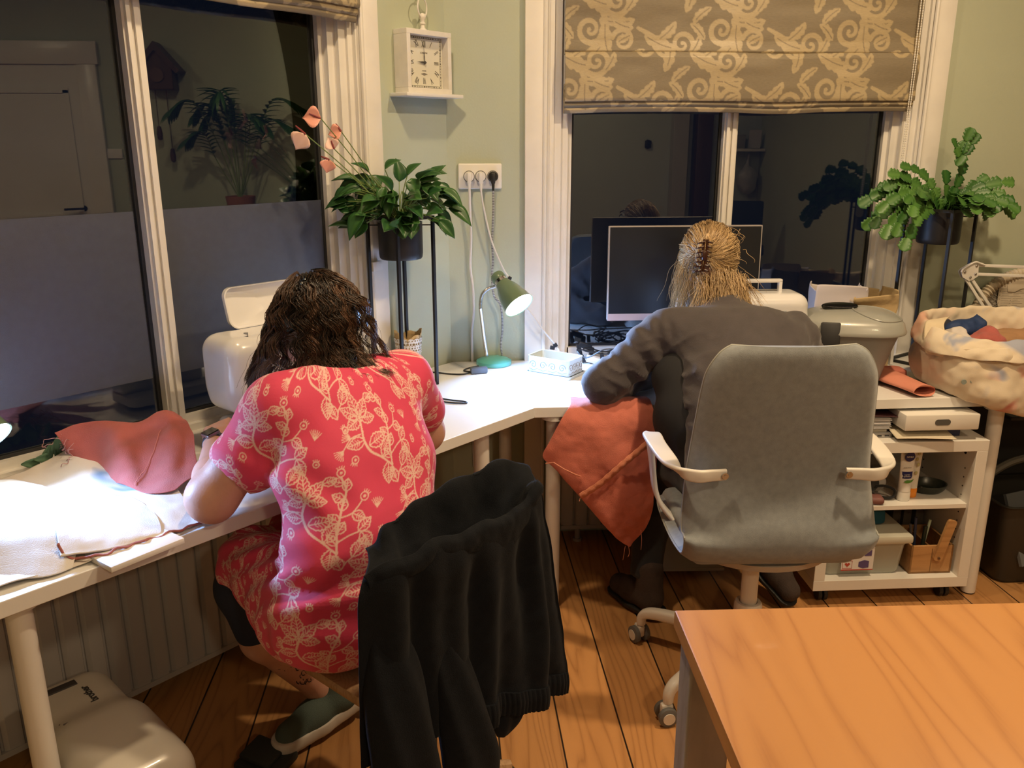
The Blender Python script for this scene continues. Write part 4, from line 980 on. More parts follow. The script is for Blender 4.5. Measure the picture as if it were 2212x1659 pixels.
# long right-hand leaves and edge leaves as in the photo
for (x,y,z,dx,dz,L_) in ((.0,-.32,1.335,1,-.55,.095),(-.02,-.30,1.345,1,-.15,.085),(-.06,-.33,1.42,.6,.8,.075),(-.06,-.33,1.40,.9,.15,.065),(-.27,-.42,1.40,-1,-.1,.08),(-.26,-.44,1.33,-.7,-.8,.10),(-.20,-.35,1.46,.6,.5,.06),(-.13,-.33,1.44,.5,.6,.06)):
    items.append(((x,y,z),(dx,-.15,dz),(0,-.6,1),L_,L_*.62,.15)); stems.tube(spline([cx,((cx.x+x)/2,(cx.y+y)/2,(cx.z+z)/2+.03),(x,y,z)],3), .0016, 5)
place_leaves('foliage', items, [.02,.36,.5,.52,.46,.34,.17,.005], M_la, t, n=10, m=7, fold=.35, droop=.22)
part('stems', stems, M_stem, t)
M_spathe = mat('pink_spathe', (.78,.36,.28), .35); M_spadix = mat('dark_red_spadix', (.22,.03,.03), .5); M_spathe2 = mat('pale_pink_spathe', (.75,.50,.42), .35)
def flower(px, py, pz, sd, spd, m, scale=1.0):
    fl = None
    b = B(); b.tube(spline([cx+Vector((rng.uniform(-.01,.01),0,0)), ((cx.x*.45+px*.55), (cx.y+py)/2, cx.z*.45+pz*.55+.012), (px,py,pz)],5), .0017, 6)
    fs = part('flower', b, M_stem, t)
    V0, F0 = leaf_mesh([.05,.45,.55,.5,.35,.12,.005], 9, 7, fold=.5, droop=.1); d = Vector(sd).normalized(); up = Vector((.05,-1,.25)); s_ = up.cross(d).normalized(); up = d.cross(s_)
    Mx = np.array([list(d*.055*scale), list(s_*.060*scale), list(up*.055*scale)]); me = npmesh('spathe', V0@Mx+np.array((px,py,pz)), F0); link(me, 'spathe', m, fs, smooth=180, solid=.0008)
    b = B(); q = Vector((px,py,pz)); e = q+Vector(spd).normalized()*.036*scale; b.tube([q, q*.5+e*.5, e],[.0030,.0034,.0018],8); part('spadix', b, M_spadix, fs)
flower(-.369,-.525,1.612,(-1,0,.05),(-.6,0,.25),M_spathe)
flower(-.410,-.566,1.567,(-.6,0,-.8),(-.8,0,.7),M_spathe2)
flower(-.318,-.473,1.576,(-.9,0,-.2),(-.6,0,.9),M_spathe,.75)
flower(-.339,-.494,1.525,(-.3,0,.6),(-.3,0,1.0),M_spathe2,.7)
flower(-.353,-.508,1.494,(-.3,0,-1),(-1,0,.4),M_spathe,.75)
# christmas cactus
ax, ay, az = 1.790,-.160,1.30
t = thing('christmas_cactus', 'arching leafy cactus in a black pot on the tall stand', 'potted plant', (ax,ay,1.185))
part('pot', pot(ax,ay,1.185,1.308,.074), M_pot, t)
items=[]
def chain(d0, n, seg, sag, start=None, tone=.3):
    p = Vector((ax,ay,az)) + Vector((d0[0]*.03, d0[1]*.03, 0)) if start is None else Vector(start); d = Vector(d0).normalized()
    for k in range(n):
        L_ = seg*rng.uniform(.9,1.15); up = Vector((rng.uniform(-.5,.5),-1+rng.uniform(-.4,.4),.6)); items.append((p.copy(), d.copy(), up, L_*1.06, L_*.66, min(1,max(0,tone+rng.uniform(-.25,.3)))))
        p = p + d*L_; d = (d + Vector((rng.uniform(-.15,.15),rng.uniform(-.12,.12),-sag+rng.uniform(-.08,.08)))).normalized(); p.y = min(p.y,-.035)
for k in range(15): chain((-1+rng.uniform(-.1,.35),rng.uniform(-.7,.25),rng.uniform(.35,1.2)), rng.randint(5,6), .050, .32)
for k in range(12): chain((1+rng.uniform(-.4,.1),rng.uniform(-.6,.25),rng.uniform(.45,1.1)), rng.randint(4,5), .048, .28)
for k in range(10): chain((rng.uniform(-.6,.6),-.8,rng.uniform(.2,1.2)), rng.randint(3,4), .046, .45)
chain((.35,0,1),4,.048,.02,tone=.1); chain((.10,0,1),3,.046,.05,tone=.15); chain((.75,0,.8),4,.046,.10,tone=.1)
chain((-.30,0,.9),6,.042,.22); chain((.2,0,1),2,.04,.1,start=(1.83,-.17,1.50),tone=.1); chain((.6,0,1),3,.038,.0,start=(1.815,-.175,1.46),tone=.1); chain((-.5,0,1),2,.036,.0,start=(1.82,-.175,1.49),tone=.2)
place_leaves('foliage', items, [.18,.42,.66,.52,.74,.60,.78,.55,.30], M_lc, t, n=17, m=5, fold=.18, droop=.03)

# ============================================================ DESK LAMPS
M_teal = mat('teal_enamel', (.10,.42,.36), .22, coat=.4); M_olive = mat('green_enamel_shade', (.13,.20,.13), .25, coat=.4); M_chr = MATS['chrome']
M_bulb = emit('lamp_glow', (.80,.92,1.0), 30.0)
def goose_lamp(base, neck, head, aim, power, label, F=F2, mbase=M_teal, mshade=M_olive):
    t = thing('desk_lamp', label, 'lamp', base, F)
    b = B(); b.lathe([(.001,.001),(.066,.001),(.068,.006),(.066,.016),(.060,.020),(.045,.026),(.02,.030),(.001,.031)], base, seg=48); part('base', b, mbase, t, F)
    P = spline(neck, 8); b = B(); b.tube(P[:len(P)//2], .0075, 12); part('neck', b, M_chr, t, F)
    b = B(); rs = [.0066+.0007*(i%2) for i in range(len(spline(P[len(P)//2-1:],4)))]; b.tube(spline(P[len(P)//2-1:],4), rs, 10); part('gooseneck', b, M_chr, t, F)
    A = (Vector(aim)).normalized(); rot = Vector((0,0,1)).rotation_difference(A).to_matrix().to_4x4(); H_ = Vector(head)
    # shade: back cap -> collar -> bell
    b = B(); b.lathe([(.001,-.005),(.021,-.003),(.0255,.004),(.0265,.020),(.0245,.026)], H_, rot, seg=40); part('cap', b, mshade, t, F)
    b = B(); b.lathe([(.024,.024),(.0242,.044)], H_, rot, seg=40); b.cyl(.006,.03,H_+A*.034+rot@Vector((.02,0,0)),rot@Matrix.Rotation(R(90),4,'Y')); part('collar', b, M_chr, t, F)
    b = B(); b.lathe([(.026,.040),(.030,.052),(.038,.070),(.046,.095),(.052,.125),(.0555,.150),(.0565,.152),(.0535,.150),(.050,.125),(.044,.095),(.036,.070),(.028,.054),(.001,.050)], H_, rot, seg=56); part('shade', b, mshade, t, F)
    b = B(); b.lathe([(.001,.1495),(.030,.149),(.046,.147),(.0515,.144),(.048,.140),(.001,.140)], H_, rot, seg=40); part('bulb', b, M_bulb, t, F)
    pos = F @ (H_+A*.155); tg = F @ (H_+A*1.0); lamp('lamp_light','AREA',pos,power,COOL,.095,target=tg); bpy.data.objects[COL.objects[-1].name].data.spread = R(165 if F is F2 else 135)
    return t
lt = goose_lamp((.160,-.062,.7345), [(.135,-.062,.755),(.125,-.068,.83),(.116,-.082,.91),(.110,-.100,.965),(.117,-.115,1.01),(.140,-.128,1.035),(.165,-.135,1.043)], (.168,-.135,1.083), (.49,-.61,-.62), 8.0, 'teal and green desk lamp with a bright bulb in the corner')
goose_lamp((-1.86,-.10,.7345), [(-1.85,-.10,.755),(-1.85,-.09,.83),(-1.84,-.08,.93),(-1.82,-.085,.99),(-1.78,-.10,1.015),(-1.745,-.115,1.02)], (-1.712,-.150,1.034), (.22,-.66,-.70), 4.2, 'desk lamp at the far end of the desk lighting the white cloth', F1)
b = B(); b.tube(spline([(.100,-.10,.738),(.060,-.13,.738),(.045,-.165,.738),(.08,-.185,.739),(.11,-.19,.741),(.125,-.18,.741)],8), .0028, 8)
b.tube(spline([(.075,-.185,.740),(.04,-.21,.738),(-.01,-.20,.737),(-.06,-.175,.737),(-.12,-.16,.737),(-.2,-.17,.737)],8), .0028, 8)
t = thing('lamp_cord', 'black lamp cord with an inline switch lying on the desk', 'cord', (.08,-.19,.735)); part('cord', b, M_cabk, t)
b = B(); b.box((.062,.026,.022),(.098,-.192,.747),(0,0,R(12)),bev=.004); sw = part('inline_switch', b, mat('grey_switch', (.10,.12,.15), .4), t)
b = B(); b.tube(spline([(-.10,-.47,.7375),(-.05,-.50,.7375),(0,-.53,.7375),(.035,-.545,.7375),(.045,-.56,.7375),(.03,-.565,.7375),(-.02,-.55,.7375),(-.08,-.50,.7375),(-.13,-.47,.7375)],8), .0026, 8)
top('charging_lead', b, M_cabk, 'looped black cord end on the desk beside the pink dress', 'cord')

# ============================================================ TIN, LACE POT, MONITOR, CLUTTER
FTn = Matrix.Translation((.375,-.215,.7345)) @ Matrix.Rotation(R(-38),4,'Z')
M_tin = mat('pale_blue_tin', (.52,.56,.54), .35, .0, coat=.2)
t = thing('tin', 'open pale tin with scrollwork sides on its lid', 'tin', (0,0,0), FTn)
b = B(); P = rrect(.185,.120,.010,4); b.loft([[(x,y,0) for x,y in P],[(x,y,.010) for x,y in P],[(x*.97,y*.97,.010) for x,y in P],[(x*.97,y*.97,.003) for x,y in P]],cap0=True,cap1=True); lid = part('lid', b, M_tin, t, FTn)
b = B(); P = rrect(.172,.108,.012,4)
b.loft([[(x,y,.0105) for x,y in P],[(x,y,.066) for x,y in P],[(x*1.012,y*1.012,.068) for x,y in P],[(x*.985,y*.985,.068) for x,y in P],[(x*.985,y*.98,.013) for x,y in P]],cap0=True,cap1=True); part('tin_box', b, M_tin, t, FTn)
b = B(); P2=[(x*.975,y*.97) for x,y in P]; b.loft([[(x,y,.067) for x,y in P2],[(x,y,.0135) for x,y in P2]],cap1=True); part('gilt_lining', b, mat('gilt_lining', (.62,.52,.36), .25, .6), t, FTn)
def scroll_side(y, x0, x1, M):
    b = B(); n = 4
    for k in range(n):
        cx_ = x0+(x1-x0)*(k+.5)/n; sg = 1 if k%2 else -1; pts=[]
        for i in range(26):
            u=i/25; a=u*2*PI*1.4; r_=.013*(1-u)+.002; pts.append(M@Vector((cx_+r_*math.cos(a)*sg, y, .038+r_*math.sin(a))))
        b.tube(pts,[.0007]*26,4); b.tube([M@Vector((cx_-.018,y,.022)),M@Vector((cx_,y,.018)),M@Vector((cx_+.018,y,.024))],.0006,4)
    return b
part('scrollwork', scroll_side(-.0545,-.08,.08,Matrix.Identity(4)), mat('grey_blue_print', (.08,.11,.18), .5), t, FTn)
Mr = Matrix.Rotation(R(90),4,'Z'); part('scrollwork', scroll_side(-.0865,-.048,.048,Mr), mat('gold_print', (.22,.13,.05), .5), t, FTn)
b = B(); b.cyl(.011,.020,(-.03,.0,.024),(0,.3,0)); top('thread_spool', b, mat('brown_thread', (.10,.04,.02), .8), 'small brown thread spool in the open tin', 'spool', FTn)
b = B(); b.box((.034,.020,.010),(.035,.01,.020),(0,0,.4),bev=.003); top('eraser', b, mat('salmon_rubber', (.75,.28,.18), .6), 'small salmon rubber in the open tin', 'rubber', FTn)
b = B(); b.box((.05,.04,.006),(.01,-.02,.017),(0,0,-.2),bev=.001); top('card', b, mat('cream_card', (.75,.70,.60), .6), 'cream card lying at the bottom of the tin', 'card', FTn)
# lace pot
px_, py_ = -.150,-.262
t = thing('lace_pot', 'white metal pot with a pierced lace rim beside the stand', 'pot', (px_,py_,.7345))
def lace():
    m, nt, b = nmat('pierced_lace'); N = nt.nodes; L = nt.links
    b.inputs['Base Color'].default_value = (.78,.76,.72,1); b.inputs['Roughness'].default_value = .4
    a = N.new('ShaderNodeAttribute'); a.attribute_name = 'pattern'; g = N.new('ShaderNodeMath'); g.operation='LESS_THAN'; L.new(a.outputs['Fac'], g.inputs[0]); g.inputs[1].default_value=.5; L.new(g.outputs[0], b.inputs['Alpha']); return m
def ring_grid(z0, z1, r0, r1, nz, na):
    u = np.linspace(0,1,nz); a = np.linspace(0,2*PI,na); U, A = np.meshgrid(u,a,indexing='ij'); rr = r0+(r1-r0)*U
    return U, A, np.stack([px_+rr*np.cos(A), py_+rr*np.sin(A), z0+(z1-z0)*U], -1)
b = B(); b.lathe([(.001,.001),(.034,.001),(.035,.003),(.044,.105)], (px_,py_,.7345), seg=48); part('pot_body', b, M_white, t)
b = B()
for z_ in (.103,.111): b.tube([(px_+.0445*math.cos(2*PI*k/40), py_+.0445*math.sin(2*PI*k/40), .7345+z_) for k in range(40)], .0012, 6, closed=True)
part('beaded_band', b, M_white, t)
U, A, P3 = ring_grid(.8385,.893,.044,.0495,44,340); pat = np.zeros(U.shape); zz = U*.0545; arc = A/(2*PI)
n1 = 14; fa = (arc*n1)%1-.5; sc = 2*PI*.047/n1
for (cz, ca, rr_) in ((.034,0,.0048),(.034,.5,.0034),(.020,.25,.0030),(.020,-.25,.0030),(.011,0,.0034),(.011,.5,.0034),(.046,.25,.0026),(.046,-.25,.0026),(.028,.27,.0018),(.028,-.27,.0018),(.003,.25,.0018),(.003,-.25,.0018)):
    da = np.minimum(np.abs(fa-ca), np.abs(np.abs(fa-ca)-1))*sc; pat[np.hypot(da, zz-cz) < rr_] = 1
pat[zz > .049+.0055*np.abs(np.cos(PI*arc*n1))] = 1
me = npmesh('lace_rim', P3.reshape(-1,3), grid_faces(*U.shape)); set_attr(me,'pattern',pat.ravel()); link(me,'lace_rim',lace(),t,smooth=180)
A_ = []; 
for i in range(14):
    u = i/13; row=[]
    for k in range(61):
        a = 2*PI*k/60; r_ = .031+.016*u+.002*math.sin(7*a)+.0015*math.sin(17*a+u*3); z_ = .745+.160*u + (0 if u<.9 else .008*math.sin(a*2+1)+.006*math.sin(5*a)); row.append((px_+r_*math.cos(a),py_+r_*math.sin(a),z_))
    A_.append(row)
o = link(patch_mesh('paper_bag', np.array(A_)), 'paper_bag', mat('kraft_paper', (.52,.38,.20), .8, bump=.6, bscale=50), None, smooth=60, solid=.0008); setp(o, 'kraft paper bag lining the white lace pot', 'bag')
# monitor
M_scr = mat('dark_screen', (.012,.013,.016), .28); M_rose = mat('pinkish_metal', (.50,.36,.34), .35, .3)
t = thing('monitor', 'wide dark computer monitor with a thin pale bezel before the window', 'monitor', (.865,-.14,.7345))
FM = Matrix.Translation((.862,-.115,1.08)) @ Matrix.Rotation(R(-.8),4,'Z') @ Matrix.Rotation(R(-2),4,'X')
b = B(); b.box((.566,.018,.345),(0,.012,-.001),bev=.003); part('housing', b, mat('silver_plastic', (.42,.38,.37), .4), t, FM)
b = B(); b.bx(-.283,.283,.0,.004,-.174,.171); part('bezel', b, MATS['silver_plastic'], t, FM)
b = B(); b.bx(-.279,.279,-.002,.001,-.148,.167); part('screen', b, M_scr, t, FM, smooth=0)
b = B(); b.bx(-.281,.281,-.0035,.002,-.174,-.149); part('chin', b, M_rose, t, FM)
b = B(); b.box((.05,.012,.28),(.862,-.085,.90),bev=.003); b.box((.20,.15,.010),(.862,-.105,.7405),bev=.004); part('stand', b, MATS['silver_plastic'], t)
# cable tangle on the sill
rng = random.Random(5)
M_k2 = mat('black_rubber_cable', (.012,.012,.014), .4)
for q,(nm,lab,x0,x1,n) in enumerate((('cable','loosely coiled black cable on the desk behind the elbow',.60,.73,3),('cable','tangled black cable under the monitor',.58,.80,3),('cable','black cable lying along the window sill beside the white adapter',.47,.66,2))):
    pts=[]
    for k in range(n*7):
        a = k*.95; pts.append(((x0+x1)/2+(x1-x0)*.5*math.cos(a)*rng.uniform(.6,1), -.075+.045*math.sin(a)*rng.uniform(.5,1)-.01*q, .741+.010*q+rng.uniform(0,.045)))
    b = B(); b.tube(spline(pts,7), .0027, 6); top(nm, b, M_k2, lab, 'cable', group=None)
t = thing('power_adapter', 'white power adapter with a black plug on the desk by the sill', 'adapter', (.53,-.10,.735))
b = B(); b.box((.052,.026,.022),(.535,-.090,.752),(R(10),R(12),R(-6)),bev=.003); part('brick', b, M_white, t)
b = B(); b.box((.014,.014,.030),(.498,-.075,.752),(0,R(-20),0),bev=.002); part('plug', b, M_k2, t); b = B(); b.box((.014,.014,.030),(.572,-.075,.757),(0,R(-5),0),bev=.002); part('plug', b, M_k2, t)
t = thing('connector', 'black angled cable connector standing on the sill', 'connector', (.50,-.03,.735))
b = B(); b.box((.050,.020,.022),(.515,-.022,.789),(0,R(20),0),bev=.003); b.box((.016,.018,.044),(.492,-.022,.776),(0,R(-14),0),bev=.003); b.box((.016,.018,.034),(.540,-.022,.765),(0,R(10),0),bev=.003); part('body', b, M_k2, t)
# small white sensor box on the left window casing
b = B(); b.box((.042,.022,.032),(-.385,-.036,1.145),(0,R(-3),0),bev=.003); top('sensor_box', b, M_white, 'small white box stuck to the window casing behind the dark haired head', 'sensor', F1)
# ============================================================ SEWING MACHINES
M_mach = mat('sewing_machine_white', (.76,.75,.76), .22, coat=.35, var=.01)
def machine(F, cx, cy, label, rz, led, lid_up=True, handle=False):
    FM_ = F @ Matrix.Translation((cx,cy,.7345)) @ Matrix.Rotation(R(rz),4,'Z')   # needle end at x=0, column at x=+.42
    t = thing('sewing_machine', label, 'sewing machine', (0,0,0), FM_)
    sdf_obj('head', [('box',(.215,.0,.225),(.215,.082,.088),(0,0,0),.042,.02),('box',(.36,0,.12),(.065,.080,.12),(0,0,0),.03,.03),('box',(.05,0,.205),(.05,.078,.100),(0,0,0),.038,.02),('box',(.24,0,.10),(.115,.12,.055),(0,0,0),.02,-.01)], M_mach, t, FM_, h=.006)
    b = B(); b.loft([[(x,y,z) for x,y in rrect(.43,.165,.03,5,.215,0)] for z in (.012,.040)] + [[(x,y,.044) for x,y in rrect(.42,.155,.03,5,.215,0)]], cap0=True, cap1=True); part('bed', b, M_mach, t, FM_)
    sdf_obj('free_arm', [('box',(.14,-.02,.065),(.14,.045,.028),(0,0,0),.018,.01)], M_mach, t, FM_, h=.005)
    b = B(); b.cyl(.034,.022,(.442,0,.20),(0,R(90),0),seg=32); part('handwheel', b, M_mach, t, FM_, bev=.003)
    b = B(); b.cyl(.0022,.05,(.055,-.02,.115)); b.cyl(.005,.03,(.055,-.02,.150)); part('needle', b, MATS['chrome'], t, FM_)
    b = B(); b.box((.016,.030,.003),(.055,-.025,.096)); b.box((.004,.004,.03),(.055,-.015,.112)); part('presser_foot', b, MATS['chrome'], t, FM_)
    b = B(); b.box((.012,.030,.010),(.002,-.030,.243),(0,0,0),bev=.003); part('lever', b, mat('lever_white', (.8,.78,.74), .4), t, FM_)
    b = B(); b.box((.004,.016,.020),(.0,-.022,.262)); part('lever_slot', b, MATS['dark_grey_detail'], t, FM_)
    b = B(); b.cyl(.0045,.004,(.0035,.036,.272),(0,R(90),0)); part('end_screw', b, MATS['dark_grey_detail'], t, FM_)
    b = B(); b.cyl(.0035,.004,(.008,-.045,.150),(0,R(90),0)); part('end_screw', b, MATS['dark_grey_detail'], t, FM_)
    b = B(); b.tube(spline([(.060,-.012,.3125),(.095,-.045,.3090),(.108,-.070,.292),(.110,-.081,.265),(.112,-.0825,.22)],5), .0022, 6); b.box((.012,.050,.004),(.080,-.030,.312),(0,0,R(-32))); part('thread_slot', b, mat('slot_grey', (.10,.11,.14), .4), t, FM_)
    b = B(); b.cyl(.0085,.006,(.105,-.081,.178),(R(90),0,0)); part('start_button', b, emit('green_led', (.02,1.0,.10), 1.6), t, FM_)
    b = B(); b.cyl(.007,.005,(.105,-.081,.200),(R(90),0,0)); b.box((.09,.004,.05),(.30,-.082,.235),bev=.001); part('control_panel', b, mat('panel_grey', (.35,.36,.38), .4), t, FM_)
    b = B(); b.box((.05,.02,.006),(.065,-.03,.134)); part('led_lamp', b, emit('machine_led', (.75,.88,1.0), 25), t, FM_)
    lamp('machine_light','AREA',FM_ @ Vector((.065,-.035,.128)), led, COOL, .05, target=FM_ @ Vector((.055,-.09,.0)))
    if lid_up:
        P = [(x,z) for x,z in rrect(.32,.108,.030,6,.275,.378)]; b = B(); rings=[]
        b2 = B()
        nu, nv = 14, 24; V=[]
        x0,x1,z0,z1 = .105,.445,.318,.432
        def bulge(u,v): return .020*(1-(2*v-1)**4)*(1-(2*u-1)**8)
        A1 = np.array([[(x0+(x1-x0)*u + 0, .078+.030*(v**2)+0, z0+(z1-z0)*v) for u in np.linspace(0,1,nv)] for v in np.linspace(0,1,nu)])
        me_p = [(x,z) for x,z in rrect(.34,.114,.028,7,.275,.375)]
        b.bm.faces.ensure_lookup_table(); fr=[]; bk=[]
        ang = R(-14)
        for k,(s_,dep) in enumerate(((1,0.0),(1.0,.012),(.93,.020),(.6,.024))):
            fr.append([(.275+(x-.275)*s_, .082+dep+(z-.318)*.25, .362+(z-.375)*s_) for x,z in me_p])
        inner = [[(.275+(x-.275)*s_, .082+dep+(z-.318)*.25, .362+(z-.375)*s_) for x,z in me_p] for s_,dep in ((.975,.0),(.96,.011),(.88,.017),(.3,.019))]
        b.loft(inner[::-1]+fr, cap0=True, cap1=True); part('lid', b, M_mach, t, FM_, smooth=50)
    if handle:
        b = B(); b.tube([(.02,.0,.30),(.02,.0,.352),(.30,.0,.352),(.30,.0,.30)],.0001,4,caps=False)
        b.bm.clear()
        b.box((.30,.022,.012),(.20,.0,.350),bev=.003); b.box((.012,.022,.062),(.344,.0,.322),bev=.003); b.box((.012,.022,.062),(.056,.0,.322),bev=.003); part('carry_handle', b, M_mach, t, FM_)
    return t
machine(F1, -1.105, -.215, 'white sewing machine with its lid up and a green light, by the dark haired person', 0, 9.0)
machine(F2, .79, -.335, 'white sewing machine with a raised carry handle hidden behind the blonde person', -2, 7.0, lid_up=False, handle=True)

# hard cover of a sewing machine on the floor
LX = Vector((.665,-.747,0)); ang = math.atan2(LX.y, LX.x)
FCv = Matrix.Translation((-.935,-1.345,0)) @ Matrix.Rotation(ang,4,'Z')    # local x along the long side, y to the right-hand edge
t = thing('machine_cover', 'white hard carrying cover with two slots standing on the floor under the desk', 'cover', (.18,0,0), FCv)
M_cov = mat('cover_plastic', (.66,.62,.55), .28, coat=.2)
sdf_obj('cover', [('box',(.185,.0,.150),(.245,.100,.150),(0,0,0),.055,.02),('box',(.30,.0,.16),(.16,.106,.150),(0,0,0),.06,.05)], M_cov, t, FCv, h=.008)
for x_, l_ in ((.005,.075),(.155,.10)):
    b = B(); b.box((.022,l_,.010),(x_,-.02,.2985),bev=.002); part('handle_slot', b, mat('slot_dark', (.05,.045,.045), .6), t, FCv)
b = B(); b.box((.03,.09,.006),(.175,-.02,.3065),(0,R(8),0),bev=.002); part('slot_flap', b, mat('slot_flap_grey',(.16,.15,.15),.5), t, FCv)
text('lettering','brother',.024, Matrix.Translation((.075,.022,.3012)) @ Matrix.Rotation(R(180),4,'Z'), mat('dark_lettering',(.05,.05,.05),.5), t, F=FCv, bold=.0006)

# ============================================================ CLOTHS ON THE LEFT DESK
def washed(nm, base, blots, rough=.85, sc=5.0, bump=.3):
    m, nt, b = nmat(nm); N = nt.nodes; L = nt.links; tc = N.new('ShaderNodeTexCoord'); last = None
    for k, (c, s_, lo, hi, off) in enumerate(blots):
        mp = N.new('ShaderNodeMapping'); mp.inputs['Location'].default_value = (off, off*.7, off*1.3); L.new(tc.outputs['Object'], mp.inputs[0])
        n = N.new('ShaderNodeTexNoise'); n.inputs['Scale'].default_value = s_; n.inputs['Detail'].default_value = 3; n.inputs['Distortion'].default_value = .6; L.new(mp.outputs[0], n.inputs['Vector'])
        mr = N.new('ShaderNodeMapRange'); mr.inputs[1].default_value = lo; mr.inputs[2].default_value = hi; L.new(n.outputs[0], mr.inputs[0])
        mx = N.new('ShaderNodeMix'); mx.data_type='RGBA'; L.new(mr.outputs[0], mx.inputs[0]); mx.inputs[7].default_value = (*c,1)
        if last is None: mx.inputs[6].default_value = (*base,1)
        else: L.new(last, mx.inputs[6])
        last = mx.outputs[2]
    L.new(last, b.inputs['Base Color']); b.inputs['Roughness'].default_value = rough
    n2 = N.new('ShaderNodeTexNoise'); n2.inputs['Scale'].default_value = 700; L.new(tc.outputs['Object'], n2.inputs['Vector']); bp = N.new('ShaderNodeBump'); bp.inputs['Strength'].default_value = bump; bp.inputs['Distance'].default_value = .002; L.new(n2.outputs[0], bp.inputs['Height']); L.new(bp.outputs[0], b.inputs['Normal'])
    MATS[nm] = m; return m
M_cream = washed('cream_printed_cotton', (.70,.64,.58), [((.62,.20,.24),2.6,.60,.68,1.3),((.20,.30,.42),3.4,.66,.72,5.1)])
M_cream2 = mat('cream_cotton', (.68,.64,.60), .85, var=.04, bump=.3, bscale=500)
t = thing('folded_cloth', 'large cream cloth spread over the desk in front of the half frosted window', 'cloth', (-1.8,-.35,.735), F1)
def wr(sc, amp): return lambda U, V, A: amp*fbm(A, sc, 3)
C = [[(-2.30,-.05,.745),(-1.95,-.045,.748),(-1.70,-.045,.752),(-1.52,-.04,.765),(-1.40,-.035,.790),(-1.33,-.035,.775),(-1.28,-.05,.742)],
     [(-2.30,-.20,.742),(-1.95,-.20,.745),(-1.70,-.20,.748),(-1.52,-.20,.752),(-1.44,-.18,.765),(-1.36,-.19,.750),(-1.30,-.20,.740)],
     [(-2.30,-.35,.742),(-1.95,-.35,.745),(-1.70,-.36,.748),(-1.55,-.36,.747),(-1.48,-.36,.746),(-1.40,-.37,.746),(-1.34,-.38,.739)],
     [(-2.30,-.48,.742),(-1.95,-.48,.744),(-1.72,-.50,.746),(-1.60,-.50,.747),(-1.50,-.50,.745),(-1.43,-.51,.745),(-1.37,-.52,.739)],
     [(-2.30,-.57,.741),(-1.95,-.57,.742),(-1.74,-.585,.742),(-1.64,-.60,.744),(-1.54,-.60,.745),(-1.46,-.605,.742),(-1.39,-.60,.738)]]
A = patch(C, 110, 190, wr(9,.0075)); A[...,2] = np.maximum(A[...,2], .7375)+.0012
link(patch_mesh('cloth_layer', A), 'cloth_layer', M_cream, t, F1, smooth=180, solid=.0022)
C = [[(-2.30,-.10,.800),(-1.95,-.11,.802),(-1.72,-.12,.800),(-1.62,-.15,.792),(-1.57,-.20,.775)],
     [(-2.30,-.22,.806),(-1.95,-.24,.806),(-1.74,-.26,.803),(-1.62,-.28,.796),(-1.565,-.30,.775)],
     [(-2.30,-.33,.806),(-1.97,-.34,.806),(-1.78,-.36,.803),(-1.66,-.40,.797),(-1.58,-.42,.772)],
     [(-2.30,-.40,.800),(-1.98,-.41,.800),(-1.80,-.43,.796),(-1.67,-.485,.790),(-1.60,-.50,.765)],
     [(-2.30,-.45,.770),(-1.98,-.46,.770),(-1.82,-.48,.768),(-1.70,-.545,.766),(-1.64,-.56,.760)],
     [(-2.30,-.49,.742),(-1.98,-.50,.742),(-1.83,-.52,.742),(-1.725,-.595,.742),(-1.67,-.60,.742)]]
A = patch(C, 90, 130, wr(8,.004)); A[...,2] = np.maximum(A[...,2], .739)
link(patch_mesh('folded_top', A), 'folded_top', M_cream2, t, F1, smooth=180, solid=.002)
C = [[(-1.60,-.24,.784),(-1.50,-.30,.762),(-1.44,-.38,.750)],[(-1.61,-.38,.786),(-1.52,-.44,.764),(-1.45,-.50,.750)],[(-1.655,-.50,.784),(-1.56,-.56,.762),(-1.48,-.59,.749)],[(-1.68,-.575,.760),(-1.59,-.60,.752),(-1.50,-.605,.746)]]
A = patch(C, 50, 60, wr(14,.003)); link(patch_mesh('folded_flap', A), 'folded_flap', M_cream2, t, F1, smooth=180, solid=.003)
b = B(); P = spline([(-1.675,-.560,.778),(-1.665,-.575,.752),(-1.62,-.607,.750),(-1.56,-.610,.750),(-1.50,-.612,.747),(-1.43,-.61,.744),(-1.385,-.605,.740)],8)
P = [p+Vector((0,.004*math.sin(i*1.3),.002*math.cos(i*.9))) for i,p in enumerate(P)]; b.tube(P,.0028,6); part('overlocked_edge', b, mat('rust_thread', (.36,.12,.10), .9), t, F1)
b = B(); b.box((.16,.10,.012),(-1.55,-.615,.7412),(0,0,R(4)),bev=.001); top('board', b, M_desk, 'white board end sticking out from under the cream cloth at the desk edge', 'board', F1)
# crumpled lacy scrap at the peak
M_lilac = mat('dusty_pink_fray', (.45,.24,.24), .9)
t = thing('thread_scrap', 'tangle of dusty pink threads on the cream cloth below the left pane', 'threads', (-1.42,-.06,.80), F1); t['kind'] = 'stuff'
b = B(); rng = random.Random(9)
for k in range(38):
    p = Vector((-1.43+rng.gauss(0,.028), -.055+rng.gauss(0,.02), .805+rng.gauss(0,.014))); pts=[p]
    for j in range(5): p = p+Vector((rng.uniform(-.014,.014),rng.uniform(-.012,.012),rng.uniform(-.014,.009))); pts.append(p)
    b.tube(spline(pts,3),.0009,4)
part('threads', b, M_lilac, t, F1)
b = B(); 
items=[]; rng = random.Random(4)
place = [((-1.50+.012*k,-.012,.757+rng.uniform(0,.02)),(rng.uniform(-1,.6),rng.uniform(-.4,0),rng.uniform(.1,1)),(0,-1,.3),.045,.03,rng.uniform(0,.6)) for k in range(9)]
t = thing('green_trim', 'small tuft of dark green leafy trim on the window sill behind the cream cloth', 'trim', (-1.46,-.02,.735), F1)
